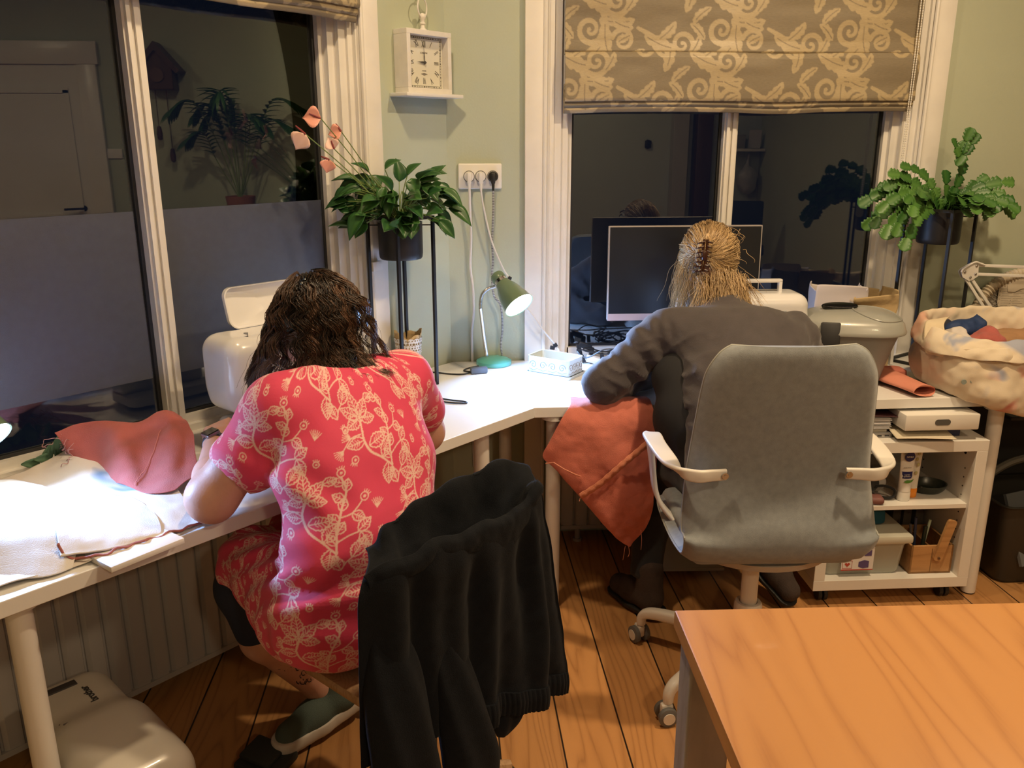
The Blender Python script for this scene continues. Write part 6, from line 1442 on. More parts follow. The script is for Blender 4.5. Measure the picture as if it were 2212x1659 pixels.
def head_prims(H, M, s=1.0):
    """H head centre, M 3x3 rotation (local x right, y to the face, z up)"""
    g = lambda x,y,z: tuple(Vector(H)+M@(Vector((x,y,z))*s)); e = tuple(M.to_euler())
    P = [('ell', g(0,-.012,.018), (.076*s,.096*s,.090*s), e, .01), ('ell', g(0,.022,-.035), (.060*s,.066*s,.080*s), e, .03), ('ell', g(0,.045,-.085), (.030*s,.030*s,.024*s), e, .025),
         ('cap', g(0,.085,.008), g(0,.108,-.028), .009*s, .0125*s, .010), ('ell', g(.009,.098,-.034), (.008*s,.010*s,.007*s), e, .006), ('ell', g(-.009,.098,-.034), (.008*s,.010*s,.007*s), e, .006),
         ('cap', g(-.034,.078,.024), g(.034,.078,.024), .009*s, .009*s, .012), ('cap', g(-.018,.083,-.058), g(.018,.083,-.058), .0055*s, .0055*s, .006), ('cap', g(-.015,.082,-.067), g(.015,.082,-.067), .006*s, .006*s, .006)]
    for sx in (-1,1):
        P += [('ell', g(sx*.040,.058,-.030), (.026*s,.026*s,.024*s), e, .02), ('ell', g(sx*.031,.092,.006), (.015*s,.012*s,.009*s), e, -.008), ('ell', g(sx*.031,.076,.006), (.0125*s,.0125*s,.0125*s), e, .003),
              ('ell', g(sx*.078,-.006,-.008), (.008*s,.018*s,.030*s), e, .006), ('ell', g(sx*.084,-.010,.006), (.006*s,.016*s,.016*s), e, .004)]
    return P
def face_parts(H, M, t, F, iris=(.06,.04,.03), brow=(.05,.03,.02), s=1.0):
    g = lambda x,y,z: Vector(H)+M@(Vector((x,y,z))*s); R4 = M.to_4x4()
    for sx in (-1,1):
        b = B(); b.sph(.0118*s, g(sx*.031,.0785,.006)); b.sph(.0055*s, g(sx*.031,.087,.006),(1,.6,1),R4); e_ = part('eye', b, mat('eye_white_%.2f'%iris[0],(.75,.72,.70),.2), t, F)
        b = B(); b.tube([g(sx*.048,.082,.024),g(sx*.032,.0905,.030),g(sx*.016,.090,.026)], [.0015,.0028,.002], 6); part('eyebrow', b, mat('brow_%.2f'%brow[0], brow, .8), t, F)
    b = B(); b.tube([g(-.022,.083,-.0605),g(-.008,.0915,-.058),g(0,.0905,-.0592),g(.008,.0915,-.058),g(.022,.083,-.0605)],[.001,.0036,.003,.0036,.001],6); b.tube([g(-.020,.083,-.0625),g(0,.0905,-.067),g(.020,.083,-.0625)],[.001,.0045,.001],6); part('lips', b, mat('lips', (.45,.16,.14), .4), t, F)
# --- hair strands: all at once in numpy
def strands_mesh(P, rad, tone, sides=3):
    """P (N,K,3), rad (K,), tone (N,)"""
    N_, K, _ = P.shape; T = np.gradient(P, axis=1); T /= np.linalg.norm(T, axis=-1, keepdims=True)+1e-9
    ref = np.array([.31,.87,.38]); U = np.cross(T, ref); U /= np.linalg.norm(U, axis=-1, keepdims=True)+1e-9; W_ = np.cross(T, U)
    a = np.arange(sides)*2*PI/sides; rr = np.asarray(rad)[None,:,None,None] if np.ndim(rad)==1 else rad[...,None,None]
    V = P[:,:,None,:] + rr*(U[:,:,None,:]*np.cos(a)[None,None,:,None]+W_[:,:,None,:]*np.sin(a)[None,None,:,None])
    base = (np.arange(N_)*K*sides)[:,None,None]; k = (np.arange(K-1)*sides)[None,:,None]; j = np.arange(sides)[None,None,:]; j1 = (j+1)%sides
    Fq = np.stack([base+k+j, base+k+j1, base+k+sides+j1, base+k+sides+j], -1).reshape(-1,4)
    return V.reshape(-1,3), Fq, np.repeat(tone, K*sides)
def hair_mat(nm, c0, c1, rough=.42):
    m = attr_mat(nm, c0, c1, rough=rough, var=.12); m.node_tree.nodes['Principled BSDF'].inputs['Specular IOR Level'].default_value = .55
    b = m.node_tree.nodes['Principled BSDF']; b.inputs['Anisotropic'].default_value = .5; return m
def push_out(P, c, r, M=None):
    Q = (P-c); Q = Q@M if M is not None else Q; k = np.linalg.norm(Q/r, axis=-1, keepdims=True); k2 = np.maximum(k, 1e-6)
    Qn = np.where(k < 1, Q/k2, Q); Qn = Qn@M.T if M is not None else Qn; return Qn+c

# ------------------------------------------------------------ person in the pink dress (frame F1: +y faces the left window)
pt = thing('person', 'person with dark curly hair in a pink floral dress sewing at the desk', 'person', (-1.20,-.85,0), F1)
H1 = v3(-1.045,-.600,1.118); M1h = (Matrix.Rotation(R(6),3,'Z')@Matrix.Rotation(R(-38),3,'X')@Matrix.Rotation(R(6),3,'Y'))
armL = [(-1.255,-.705,.975),(-1.375,-.620,.797),(-1.215,-.370,.828)]; armR = [(-.865,-.700,.965),(-.765,-.650,.795),(-.945,-.400,.790)]
torso = [('ell',(-1.20,-.885,.565),(.185,.135,.120),(0,0,0),.05),('ell',(-1.165,-.865,.70),(.165,.115,.13),(R(-10),0,0),.06),('ell',(-1.115,-.810,.835),(.175,.110,.13),(R(-25),R(4),0),.06),('ell',(-1.075,-.735,.945),(.185,.095,.12),(R(-35),R(3),0),.06),
         ('cap',(-1.24,-.700,.985),(-.90,-.695,.978),.058,.058,.06),('cap',(-1.065,-.695,1.00),(-1.05,-.640,1.075),.062,.054,.04)]
legsp = [('cap',(-1.25,-.84,.545),(-1.245,-.520,.520),.090,.066,.05),('cap',(-1.11,-.86,.545),(-1.06,-.470,.530),.092,.066,.05),
         ('cap',(-1.250,-.520,.500),(-1.228,-.540,.35),.060,.058,.03),('cap',(-1.228,-.540,.35),(-1.085,-.545,.125),.058,.036,.03),('cap',(-1.085,-.545,.125),(-1.070,-.555,.06),.036,.034,.02),
         ('cap',(-1.06,-.465,.520),(-1.0,-.50,.34),.060,.055,.03),('cap',(-1.0,-.50,.34),(-.935,-.60,.12),.055,.035,.03),('cap',(-.935,-.60,.12),(-.925,-.60,.06),.035,.033,.02)]
armp = []
for (s_, e_, w_) in (armL, armR): armp += [('cap', s_, e_, .062, .052, .03), ('cap', e_, tuple(Vector(e_).lerp(Vector(w_),.35)), .050, .043, .03), ('cap', tuple(Vector(e_).lerp(Vector(w_),.35)), w_, .040, .0245, .02)]
body = torso+legsp+armp+head_prims(H1, M1h)+hand(armL[2],(.55,.78,.10),(.35,-.1,-.9),-1,curl=.75)+hand(armR[2],(-.5,.85,-.02),(-.2,0,-1),1,curl=.7)
sdf_obj('body', body, M_skin, pt, F1, h=.0056)
face_parts(H1, M1h, pt, F1)
# printed dress
def dress_tile():
    T = Tile(.200, .240, 1300); LW = .0020
    def leaf(x, y, a, L, W_, veins=4, jag=0.0, lw=LW, fillv=None):
        c, s_ = math.cos(a), math.sin(a); n = 26; up=[]; dn=[]
        for i in range(n+1):
            u = i/n; env = math.sin(PI*u**.85)*W_*(1-jag+jag*abs(math.sin(PI*veins*u*1.5))); up.append((u*L, env)); dn.append((u*L, -env))
        tr = lambda p: (x+p[0]*c-p[1]*s_, y+p[0]*s_+p[1]*c); O = [tr(p) for p in up+dn[::-1]]
        if fillv is not None: T.poly(O, fillv)
        T.line(O, lw, closed=True); T.line([tr((.03*L,0)), tr((.88*L,0))], lw*.9)
        for k in range(1, veins+1):
            u = .12+.7*k/(veins+1)
            for sg in (-1,1): T.line([tr((u*L,0)), tr(((u+.13)*L, sg*W_*.62*math.sin(PI*u)))], lw*.7)
    def star(x, y, a0, r_):
        for k, (da, l_) in enumerate(((0,1.0),(52,.86),(-52,.86),(105,.72),(-105,.72))):
            a = a0+R(da); leaf(x, y, a, r_*l_, r_*.23, veins=4, jag=.25)
        T.line([(x+.006*math.cos(q), y+.006*math.sin(q)) for q in np.linspace(0,2*PI,14)], LW); 
    def berry(x, y, a, r_=.0065):
        cx_, cy_ = x+math.cos(a)*r_, y+math.sin(a)*r_; T.line([(cx_+r_*math.cos(q), cy_+r_*math.sin(q)) for q in np.linspace(0,2*PI,14)], LW*.9)
        for da in (-.6,-.2,.2,.6): T.line([(cx_+r_*math.cos(a+da), cy_+r_*math.sin(a+da)), (cx_+r_*1.7*math.cos(a+da), cy_+r_*1.7*math.sin(a+da))], LW*.7)
        T.line([(cx_,cy_),(cx_+.0004,cy_)], r_*.7)
    def thistle(x, y, a):
        for da in np.linspace(-.7,.7,7): T.line([(x,y),(x+.016*math.cos(a+da), y+.016*math.sin(a+da))], LW*.6)
    def unit(ox, oy):
        star(ox+.050, oy+.075, R(100), .046); S = sp2([(ox+.050,oy+.070),(ox+.046,oy+.045),(ox+.056,oy+.022),(ox+.078,oy+.006),(ox+.098,oy-.012)],6); T.line(S, [.0042-.0022*abs(i/24-.4) for i in range(len(S))])
        leaf(ox+.056,oy+.030,R(20),.038,.012,4,.2); leaf(ox+.048,oy+.040,R(190),.034,.010,4,.15); leaf(ox+.080,oy+.006,R(60),.036,.011,5,.3); leaf(ox+.090,oy-.004,R(-95),.036,.012,5,.3)
        S = sp2([(ox+.098,oy-.012),(ox+.098,oy+.02),(ox+.104,oy+.055),(ox+.112,oy+.085),(ox+.104,oy+.108)],6); T.line(S, .0034)
        for k,u in enumerate((3,6,9,12,15,18,21)):
            x,y = S[u]; leaf(x,y,R(55 if k%2 else 128)+.1*k,.021,.0075,2,.1,fillv=None)
        berry(ox+.104,oy+.110,R(95)); S = sp2([(ox+.100,oy+.045),(ox+.120,oy+.05),(ox+.135,oy+.066)],5); T.line(S,.0022); berry(ox+.136,oy+.068,R(50)); leaf(ox+.120,oy+.050,R(-30),.022,.008,3,.1)
        S = sp2([(ox+.042,oy+.050),(ox+.022,oy+.046),(ox+.008,oy+.030)],5); T.line(S,.002); thistle(ox+.008,oy+.030,R(225)); thistle(ox+.022,oy+.046,R(150)); berry(ox+.018,oy+.056,R(120),.005)
    unit(0,0); unit(.100,.120)
    for ox, oy in ((0,0),(.100,.120)):
        leaf(ox+.020,oy+.100,R(60),.036,.011,5,.3); leaf(ox+.006,oy+.078,R(115),.030,.009,4,.2); leaf(ox+.075,oy+.100,R(20),.024,.008,3,.2); S = sp2([(ox+.006,oy+.078),(ox+.012,oy+.092),(ox+.020,oy+.100)],4); T.line(S,.0022)
        leaf(ox+.132,oy+.020,R(-60),.030,.010,4,.25); leaf(ox+.128,oy+.022,R(40),.026,.009,3,.2); S = sp2([(ox+.098,oy+.006),(ox+.114,oy+.016),(ox+.130,oy+.021)],4); T.line(S,.0024); berry(ox+.064,oy+.128,R(90),.005); berry(ox+.030,oy+.018,R(250),.006); thistle(ox+.160,oy+.050,R(80))
    return T
DT = dress_tile()
M_dress = attr_mat('pink_floral_jersey', (.66,.040,.115), (.80,.52,.46), rough=.72, var=.04, sheen=.15, weave=.15, wscale=900)
seatz = .466
dp = [('ell',(-1.195,-.885,.585),(.205,.145,.135),(0,0,0),.05),('ell',(-1.175,-.875,.71),(.190,.135,.14),(R(-10),0,0),.06),('ell',(-1.12,-.815,.84),(.208,.125,.14),(R(-25),R(4),0),.07),('ell',(-1.075,-.740,.95),(.205,.106,.120),(R(-35),R(3),0),.06),
      ('cap',(-1.25,-.705,.985),(-.885,-.700,.975),.070,.070,.05),
      ('cap',(-1.24,-.705,.975),(-1.308,-.660,.878),.076,.076,.04),('cap',(-.875,-.700,.965),(-.800,-.672,.868),.074,.070,.04),
      ('cap',(-1.255,-.85,.560),(-1.235,-.53,.550),.112,.090,.06),('cap',(-1.11,-.87,.555),(-1.06,-.49,.550),.115,.090,.06),('box',(-1.15,-.68,.535),(.130,.20,.075),(0,0,0),.06,.04),
      ('ell',(-1.27,-.82,.530),(.115,.15,.085),(0,0,.1),.05),
      ('cap',(-1.355,-.635,.825),(-1.44,-.590,.72),.060,.078,-.004),('cap',(-.785,-.662,.822),(-.725,-.630,.72),.054,.070,-.004),
      ('cap',(-1.063,-.690,1.055),(-1.05,-.63,1.16),.080,.11,-.012)]
def dress_disp(P):
    x,y,z = P.T; d = .004*fbm(P,9,2)
    d = d + .007*np.sin((x*.6+z*1.0+y*.8)*70+3*fbm(P,4,1))*np.exp(-((z-.66)/.07)**2)*np.clip((-1.10-x)/.12,0,1)     # folds at the waist
    d = d + .006*np.sin((x*1.0+z*.8)*55+2)*np.exp(-((z-.86)/.07)**2)*np.exp(-((x+1.33)/.08)**2)                       # folds under the sleeve
    d = d + .005*np.sin((y*.9+x*1.1)*60)*np.clip((.62-z)/.08,0,1)*np.clip((y+.95)/.1,0,1)
    return d
V_, Q_ = sdf(dp, .0075, 0.0, dress_disp, cut=lambda P: np.maximum((seatz-P[:,2])-.0*P[:,0], -(P[:,1]*0+1)))
me0 = npmesh('tmp', V_, Q_); bm_ = bmesh.new(); bm_.from_mesh(me0)
bmesh.ops.smooth_vert(bm_, verts=bm_.verts, factor=.4, use_axis_x=True, use_axis_y=True, use_axis_z=True)
bmesh.ops.subdivide_edges(bm_, edges=bm_.edges, cuts=3, use_grid_fill=True, smooth=0)
me = bpy.data.meshes.new('dress'); bm_.to_mesh(me); bm_.free(); bpy.data.meshes.remove(me0)
co = np.empty(len(me.vertices)*3, dtype=np.float32); me.vertices.foreach_get('co', co); co = co.reshape(-1,3)
yc = -.74-.25*np.clip(.95-co[:,2],0,.4); xc_ = -1.07-.33*np.clip(.95-co[:,2],0,.4)
angd = np.arctan2(co[:,0]-xc_, -(co[:,1]-yc)+.14); uu = angd*.30+co[:,0]*.0
vv = co[:,2]*1.08 - .30*np.clip(co[:,1]+.72,-.02,.4)
set_attr(me, 'pattern', DT.sample((uu+.03)/1.18, (vv+.02)/1.18)); dress = link(me, 'dress', M_dress, pt, F1, smooth=180)
b = B(); b.tube([(-1.060+.073*math.cos(a)*1.0,-.688+.05*math.sin(a),1.032+.016*math.sin(a)) for a in [2*PI*k/40 for k in range(40)]],.0045,8,closed=True)
part('neckline', b, mat('pink_binding',(.66,.045,.12),.75), dress, F1)
# leggings, shoes
sdf_obj('leggings', [('cap',(-1.245,-.55,.515),(-1.252,-.515,.490),.076,.075,.02),('cap',(-1.252,-.515,.490),(-1.236,-.535,.385),.072,.066,.02)], mat('navy_legging',(.012,.018,.045),.8), pt, F1, h=.006)
b = B(); rng = random.Random(21)
M_ink2 = mat('tattoo_ink', (.035,.02,.03), .6)
for k in range(34):
    u = rng.random(); p = v3(-1.222,-.540,.345).lerp(v3(-1.135,-.543,.19),u); rr = .0585+(.042-.0585)*u
    a = R(rng.uniform(190,330)); c = v3(p.x+rr*math.cos(a)*.99, p.y+rr*math.sin(a)*.99, p.z); tn = v3(-math.sin(a),math.cos(a),0)
    pts = [c+tn*(.009*math.cos(q))+v3(0,0,.009*math.sin(q)) for q in np.linspace(0,rng.uniform(2,6),10)]; b.tube(pts,.0013,4)
part('tattoo', b, M_ink2, pt, F1)
M_sage = mat('sage_knit_shoe', (.085,.12,.105), .85, bump=.4, bscale=500); M_sole = mat('white_shoe_sole', (.62,.56,.50), .6)
def shoe(heel, toe, lift, F, parent, mu, ms, hgt=.075, wd=.040, boot=0):
    h_, t_ = Vector(heel), Vector(toe); d = t_-h_; L_ = d.length; d.normalize(); sd = d.cross(v3(0,0,1)).normalized(); up = sd.cross(d)*1
    g = lambda l,s,u: tuple(h_+d*l*L_+sd*s+up*u)
    root = sdf_obj('shoe', [('ell',g(.20,0,.052),(.052,.052,.045),(0,0,0),.02),('cap',g(.18,0,.045),g(.55,0,.045),wd*.95,wd*.98,.02),('cap',g(.5,0,.040),g(.84,0,.034),wd*1.0,wd*.86,.02),('cap',g(.17,0,.06),g(.17,0,hgt+.02),.036,.036,.02),('box',g(.5,0,-.03),(.4,.4,.03),(0,0,0),.001,-.004)] if not boot else
        [('cap',g(.18,0,.045),g(.55,0,.045),wd*.95,wd*1.0,.02),('cap',g(.5,0,.040),g(.86,0,.034),wd*1.0,wd*.86,.02),('cap',g(.17,0,.05),g(.20,0,hgt),.044,.047,.025)], mu, parent, F, h=.005)
    sole = [('cap',g(.10,0,.016),g(.5,0,.014),wd*1.03,wd*1.04,.01),('cap',g(.5,0,.014),g(.88,0,.018),wd*1.06,wd*.90,.01)]
    th = .020 if not boot else .012
    def cutf(P):
        q = (P-np.array(h_))@np.array(up); return np.maximum(q-th-(1-boot)*(.008+.016*np.abs(((P-np.array(h_))@np.array(d))/L_-.45)), -q-.006)
    V2,Q2 = sdf(sole,.004,.004,None,cutf); link(npmesh('sole',V2,Q2),'sole',ms,root,F,smooth=60)
    return root
shoe((-.985,-.580,.050),(-1.235,-.560,.012),0,F1,pt,M_sage,M_sole)
shoe((-.93,-.560,.030),(-.90,-.800,.012),0,F1,pt,M_sage,M_sole)
# wristwatch
t = pt; wv_ = Vector(armL[2])-Vector(armL[1]); wd_ = wv_.normalized(); wc = Vector(armL[2])-wd_*.022; q_ = v3(0,0,1).rotation_difference(wd_).to_matrix().to_4x4()
b = B(); b.lathe([(.0285,-.011),(.0300,-.010),(.0300,.010),(.0285,.011)], wc, q_, seg=32); wt = part('watch_strap', b, mat('dark_strap',(.02,.02,.025),.5), pt, F1)
upv = (v3(-.45,-.35,.8)-wd_*v3(-.45,-.35,.8).dot(wd_)).normalized(); qc = v3(0,0,1).rotation_difference(upv).to_matrix().to_4x4()
b = B(); b.box((.036,.036,.010), wc+upv*.031, qc, bev=.004); part('watch_case', b, mat('steel_case',(.35,.36,.38),.25,.9), wt, F1)
b = B(); b.box((.031,.031,.002), wc+upv*.0365, qc); part('watch_face', b, mat('black_glass',(.01,.01,.012),.1), wt, F1)
# hair
def make_hair1():
    N_ = 5200; r_ = np.random.default_rng(12); K = 24
    z = r_.uniform(-.62,1,N_*3); a = r_.uniform(0,2*PI,N_*3); D = np.stack([np.sqrt(1-z*z)*np.cos(a), np.sqrt(1-z*z)*np.sin(a), z], -1)
    keep = ~((D[:,1] > .38) & (D[:,2] < .52)); D = D[keep][:N_]; N_ = len(D); Mh = np.array(M1h); H = np.array(H1); rad = np.array([.089,.099,.094])
    c0 = H + Mh@np.array([0,-.012,.018])
    ncl = 170; cl = r_.integers(0, ncl, N_); seeds = D[r_.integers(0, N_, ncl)]; cl = np.argmax(D@seeds.T, 1); ph = r_.uniform(0,2*PI,ncl)[cl]; fq = r_.uniform(3.6,6.0,ncl)[cl]; am = r_.uniform(.012,.024,ncl)[cl]; lay = np.minimum(np.abs(r_.normal(0,1,ncl))[cl]*.006,.014)+r_.uniform(0,.004,N_)+.010
    p = c0 + (D*rad*1.01)@Mh.T; path = [p]
    crown = np.array([.0,-.25,.97]); tang = D-crown*(D@crown)[:,None]; tang[:,1] -= .35*(D[:,1]>.0); tang /= np.linalg.norm(tang,axis=-1,keepdims=True)+1e-6; d = tang@Mh.T
    endz = .925+.022*r_.normal(size=N_)
    L_ = np.clip((p[:,2]-endz)*1.02+.02, .07, .272)*r_.uniform(.86,1.04,N_); st = L_/(K-1)
    g = np.array([.05,.0,-1.0])
    for k in range(K-1):
        w_ = .16 if k < 8 else .30; d = d*(1-w_)+g*w_; d /= np.linalg.norm(d,axis=-1,keepdims=True); p = p+d*st[:,None]
        u = k/(K-2); R_ = rad*(1.03+.0*u)+(lay+.045*max(0,u-.30))[:,None]; q0 = p.copy(); p = push_out(p, c0, R_, Mh)
        Qs = (p-c0)@Mh; ks = np.linalg.norm(Qs/R_,axis=-1,keepdims=True); snap = (p[:,2:3] > c0[2]-.045) & (ks > 1); p = np.where(snap, (Qs/ks)@Mh.T+c0, p); dn = p-path[-1]; dn /= np.linalg.norm(dn,axis=-1,keepdims=True)+1e-9; d = np.where(snap, dn, d)
        p = push_out(p, np.array([-1.057,-.665,1.035]), np.array([.070,.082,.085])); p = push_out(p, np.array([-1.07,-.705,.932]), np.array([.224,.126,.124])); 
        path.append(p)
    P = np.stack(path,1); u = np.linspace(0,1,K)[None,:]
    A = am[:,None]*np.clip((u-.08)*2.2,0,1)*(.7+.3*u); th = ph[:,None]+2*PI*fq[:,None]*u*(L_/.25)[:,None]
    out = P-c0; out[...,2] *= .3; out /= np.linalg.norm(out,axis=-1,keepdims=True)+1e-6; side = np.cross(out, np.array([0,0,1.0])); side /= np.linalg.norm(side,axis=-1,keepdims=True)+1e-6
    P = P + (np.stack([out[...,0],out[...,1]*.6,out[...,2]*0],-1))*(.60*np.clip(c0[2]-.01-P[...,2],0,.2)*np.clip(u*1.2,0,1))[...,None]
    P = P + side*(A*np.cos(th))[...,None] + out*(A*.55*(.6+np.sin(th)))[...,None]
    cent = np.zeros((ncl,K,3)); cnt = np.zeros(ncl); np.add.at(cent, cl, P); np.add.at(cnt, cl, 1); cent /= np.maximum(cnt,1)[:,None,None]
    tight = .72*np.clip(u*1.4,0,1)[...,None]; P = P*(1-tight)+cent[cl]*tight + r_.normal(size=(N_,1,3))*.0022*u[...,None]
    tone = np.clip(r_.uniform(-.15,.75,ncl)[cl]+r_.normal(size=N_)*.16,0,1); rad_ = .00115*np.sqrt(np.clip(1.04-u[0],.08,1))
    okk = (P[:,:,0].max(1) < -.905) & (P[:,:,0].min(1) > -1.225) & ~((P[:,:,0] > -.99) & (P[:,:,1] < -.744)).any(1); P = P[okk]; tone = tone[okk]; out = out[okk]; side = side[okk]; th = th[okk]; N_ = len(P)
    V, Fq, tn = strands_mesh(P, rad_, tone)
    # flyaways
    idx = r_.integers(0,N_,60); Pf = P[idx]+ (out[idx]*(.020*u[...,None]**1.6)*r_.uniform(.3,1.3,60)[:,None,None]) + side[idx]*(np.sin(th[idx]*1.5)*.006*u)[...,None]
    V2,F2_,t2 = strands_mesh(Pf, np.full(K,.00035), np.full(60,.6))
    # scalp cap beneath the strands
    z = np.linspace(-.55,1,26); aa = np.linspace(0,2*PI,50); ZZ,AA = np.meshgrid(z,aa,indexing='ij'); S = np.stack([np.sqrt(1-ZZ**2)*np.cos(AA),np.sqrt(1-ZZ**2)*np.sin(AA),ZZ],-1)
    bad = (S[...,1]>.42)&(S[...,2]<.50); S = c0+(S*rad*1.05)@Mh.T; fc = grid_faces(26,50); fc = fc[~bad.ravel()[fc].any(1)]
    n1 = len(V); n2 = n1+len(V2)
    me = npmesh('hair', np.concatenate([V,V2,S.reshape(-1,3)]), np.concatenate([Fq,F2_+n1,fc+n2])); set_attr(me,'pattern',np.concatenate([tn,t2,np.zeros(S.size//3)]))
    return link(me,'hair',hair_mat('dark_brown_hair',(.008,.005,.004),(.16,.080,.045),.34),pt,F1,smooth=180)
hair1 = make_hair1()
b = B(); cc = v3(-1.098,-.625,1.232)
b.box((.020,.012,.026),cc,(R(-20),R(-20),0),bev=.003)
for k in range(4): b.tube([cc+v3(-.010+.006*k,-.004,.010),cc+v3(-.014+.009*k,-.010,.022),cc+v3(-.016+.010*k,-.002,.026)],.0016,6)
part('hair_clip', b, mat('black_clip',(.01,.01,.01),.2), hair1, F1)
b = B(); g = lambda x,y,z: H1+M1h@v3(x,y,z); 
for sx in (-1,1):
    b.tube([g(sx*.080,.0,.012),g(sx*.076,.055,.012),g(sx*.066,.100,.014)],.0016,6); b.tube([g(sx*.040+.026*math.cos(q),.104,.002+.020*math.sin(q)) for q in np.linspace(0,2*PI,20)],.0014,6)
b.tube([g(-.012,.106,.008),g(0,.110,.011),g(.012,.106,.008)],.0014,6); part('glasses', b, mat('red_brown_frame',(.12,.02,.02),.3), pt, F1)

# ------------------------------------------------------------ blonde person in the dark shirt (faces the right window)
pt2 = thing('person', 'person with clipped up blonde hair in a dark grey shirt bent over the desk', 'person', (.87,-.9,0), F2)
H2 = v3(.858,-.425,1.160); M2h = (Matrix.Rotation(R(10),3,'Z')@Matrix.Rotation(R(-50),3,'X')@Matrix.Rotation(R(-4),3,'Y'))
aL = [(.680,-.575,.955),(.475,-.600,.800),(.720,-.400,.785)]; aR = [(1.105,-.585,.935),(1.205,-.500,.795),(.975,-.390,.785)]
torso2 = [('ell',(.870,-.930,.565),(.165,.125,.115),(0,0,0),.05),('ell',(.870,-.890,.70),(.145,.105,.13),(R(-10),0,0),.06),('ell',(.880,-.790,.83),(.160,.105,.13),(R(-35),0,0),.06),('ell',(.890,-.670,.930),(.175,.095,.12),(R(-50),0,0),.06),
          ('cap',(.73,-.575,.965),(1.06,-.580,.95),.052,.052,.06),('cap',(.885,-.56,.985),(.865,-.485,1.08),.058,.050,.04)]
legs2 = [('cap',(.795,-.90,.545),(.710,-.500,.520),.085,.062,.05),('cap',(.955,-.90,.545),(1.02,-.500,.520),.085,.062,.05),('cap',(.710,-.49,.51),(.668,-.57,.32),.056,.050,.03),('cap',(.668,-.57,.32),(.640,-.640,.12),.050,.036,.02),
         ('cap',(1.02,-.49,.51),(1.03,-.52,.32),.056,.050,.03),('cap',(1.03,-.52,.32),(1.04,-.56,.16),.050,.036,.02)]
arm2 = []
for (s_, e_, w_) in (aL, aR): arm2 += [('cap', s_, e_, .048, .040, .03), ('cap', e_, tuple(Vector(e_).lerp(Vector(w_),.35)), .039, .036, .03), ('cap', tuple(Vector(e_).lerp(Vector(w_),.35)), w_, .036, .023, .02)]
sdf_obj('body', torso2+legs2+arm2+head_prims(H2, M2h, .97)+hand(aL[2],(.85,.42,-.02),(.1,.1,-1),-1,curl=.6,s=.95)+hand(aR[2],(-.8,.5,-.02),(-.1,.1,-1),1,curl=.6,s=.95), M_skin2, pt2, F2, h=.0056)
face_parts(H2, M2h, pt2, F2, iris=(.2,.3,.35), brow=(.25,.15,.08), s=.97)
M_shirt = mat('dark_grey_shirt', (.052,.042,.045), .78, var=.10, vscale=25, bump=.25, bscale=350, sheen=.25)
sp = [('ell',(.880,-.900,.64),(.205,.145,.12),(0,0,0),.06),('ell',(.885,-.860,.74),(.195,.135,.13),(R(-12),0,0),.06),('ell',(.890,-.780,.84),(.205,.125,.135),(R(-35),0,0),.07),('ell',(.900,-.665,.940),(.215,.108,.125),(R(-50),0,0),.07),
      ('cap',(.735,-.585,.975),(1.075,-.590,.955),.064,.066,.05),('cap',(.885,-.575,.995),(.868,-.520,1.045),.074,.066,.03),
      ('cap',(.680,-.580,.955),(.480,-.605,.806),.076,.062,.035),('cap',(.480,-.605,.806),(.560,-.520,.795),.060,.058,.03),('cap',(.560,-.520,.795),(.690,-.420,.785),.056,.044,.03),
      ('cap',(1.105,-.590,.935),(1.200,-.505,.800),.072,.060,.035),('cap',(1.200,-.505,.800),(1.02,-.415,.785),.058,.042,.03),('cap',(.862,-.465,1.10),(.866,-.52,1.065),.052,.058,-.010)]
def shirt_disp(P):
    x,y,z = P.T; d = .004*fbm(P,8,2)
    q = (x-.68)*.75+(z-.86)*.62; s_ = np.exp(-(((x-.60)/.10)**2+((z-.87)/.10)**2)); d = d+.008*s_*np.sin(q*95+2*fbm(P,5,1))
    s2 = np.exp(-(((x-.78)/.16)**2+((z-.80)/.10)**2)); d = d+.0045*s2*np.sin((z*1.0+x*-.45)*85)
    d = d+.006*np.exp(-(((x-.655)/.030)**2+((z-.985)/.03)**2))*np.sin(x*160)
    d = d+.003*np.sin((x*.8-z)*60)*np.clip((x-.98)/.1,0,1)
    Q = np.stack([x*1.0+z*.9, y*.5+z*.3, (z-x*.8)*3.2],-1); rg_ = (1-np.abs(vnoise(Q,8,3.3)))**5; Q2 = np.stack([(x*.6+z*.8)*3.4, y, (x-z)*1.2],-1); rg2 = (1-np.abs(vnoise(Q2,9,9.1)))**5
    w1 = np.exp(-(((x-.74)/.16)**2+((z-.84)/.12)**2)); w2 = np.exp(-(((x-.56)/.12)**2+((z-.87)/.12)**2)); return d-.009*rg_*np.clip(w1+.25,0,1)-.010*rg2*w2
shirt = sdf_obj('shirt', sp, M_shirt, pt2, F2, h=.0062, disp=shirt_disp, cut=lambda P: .585-P[:,2])
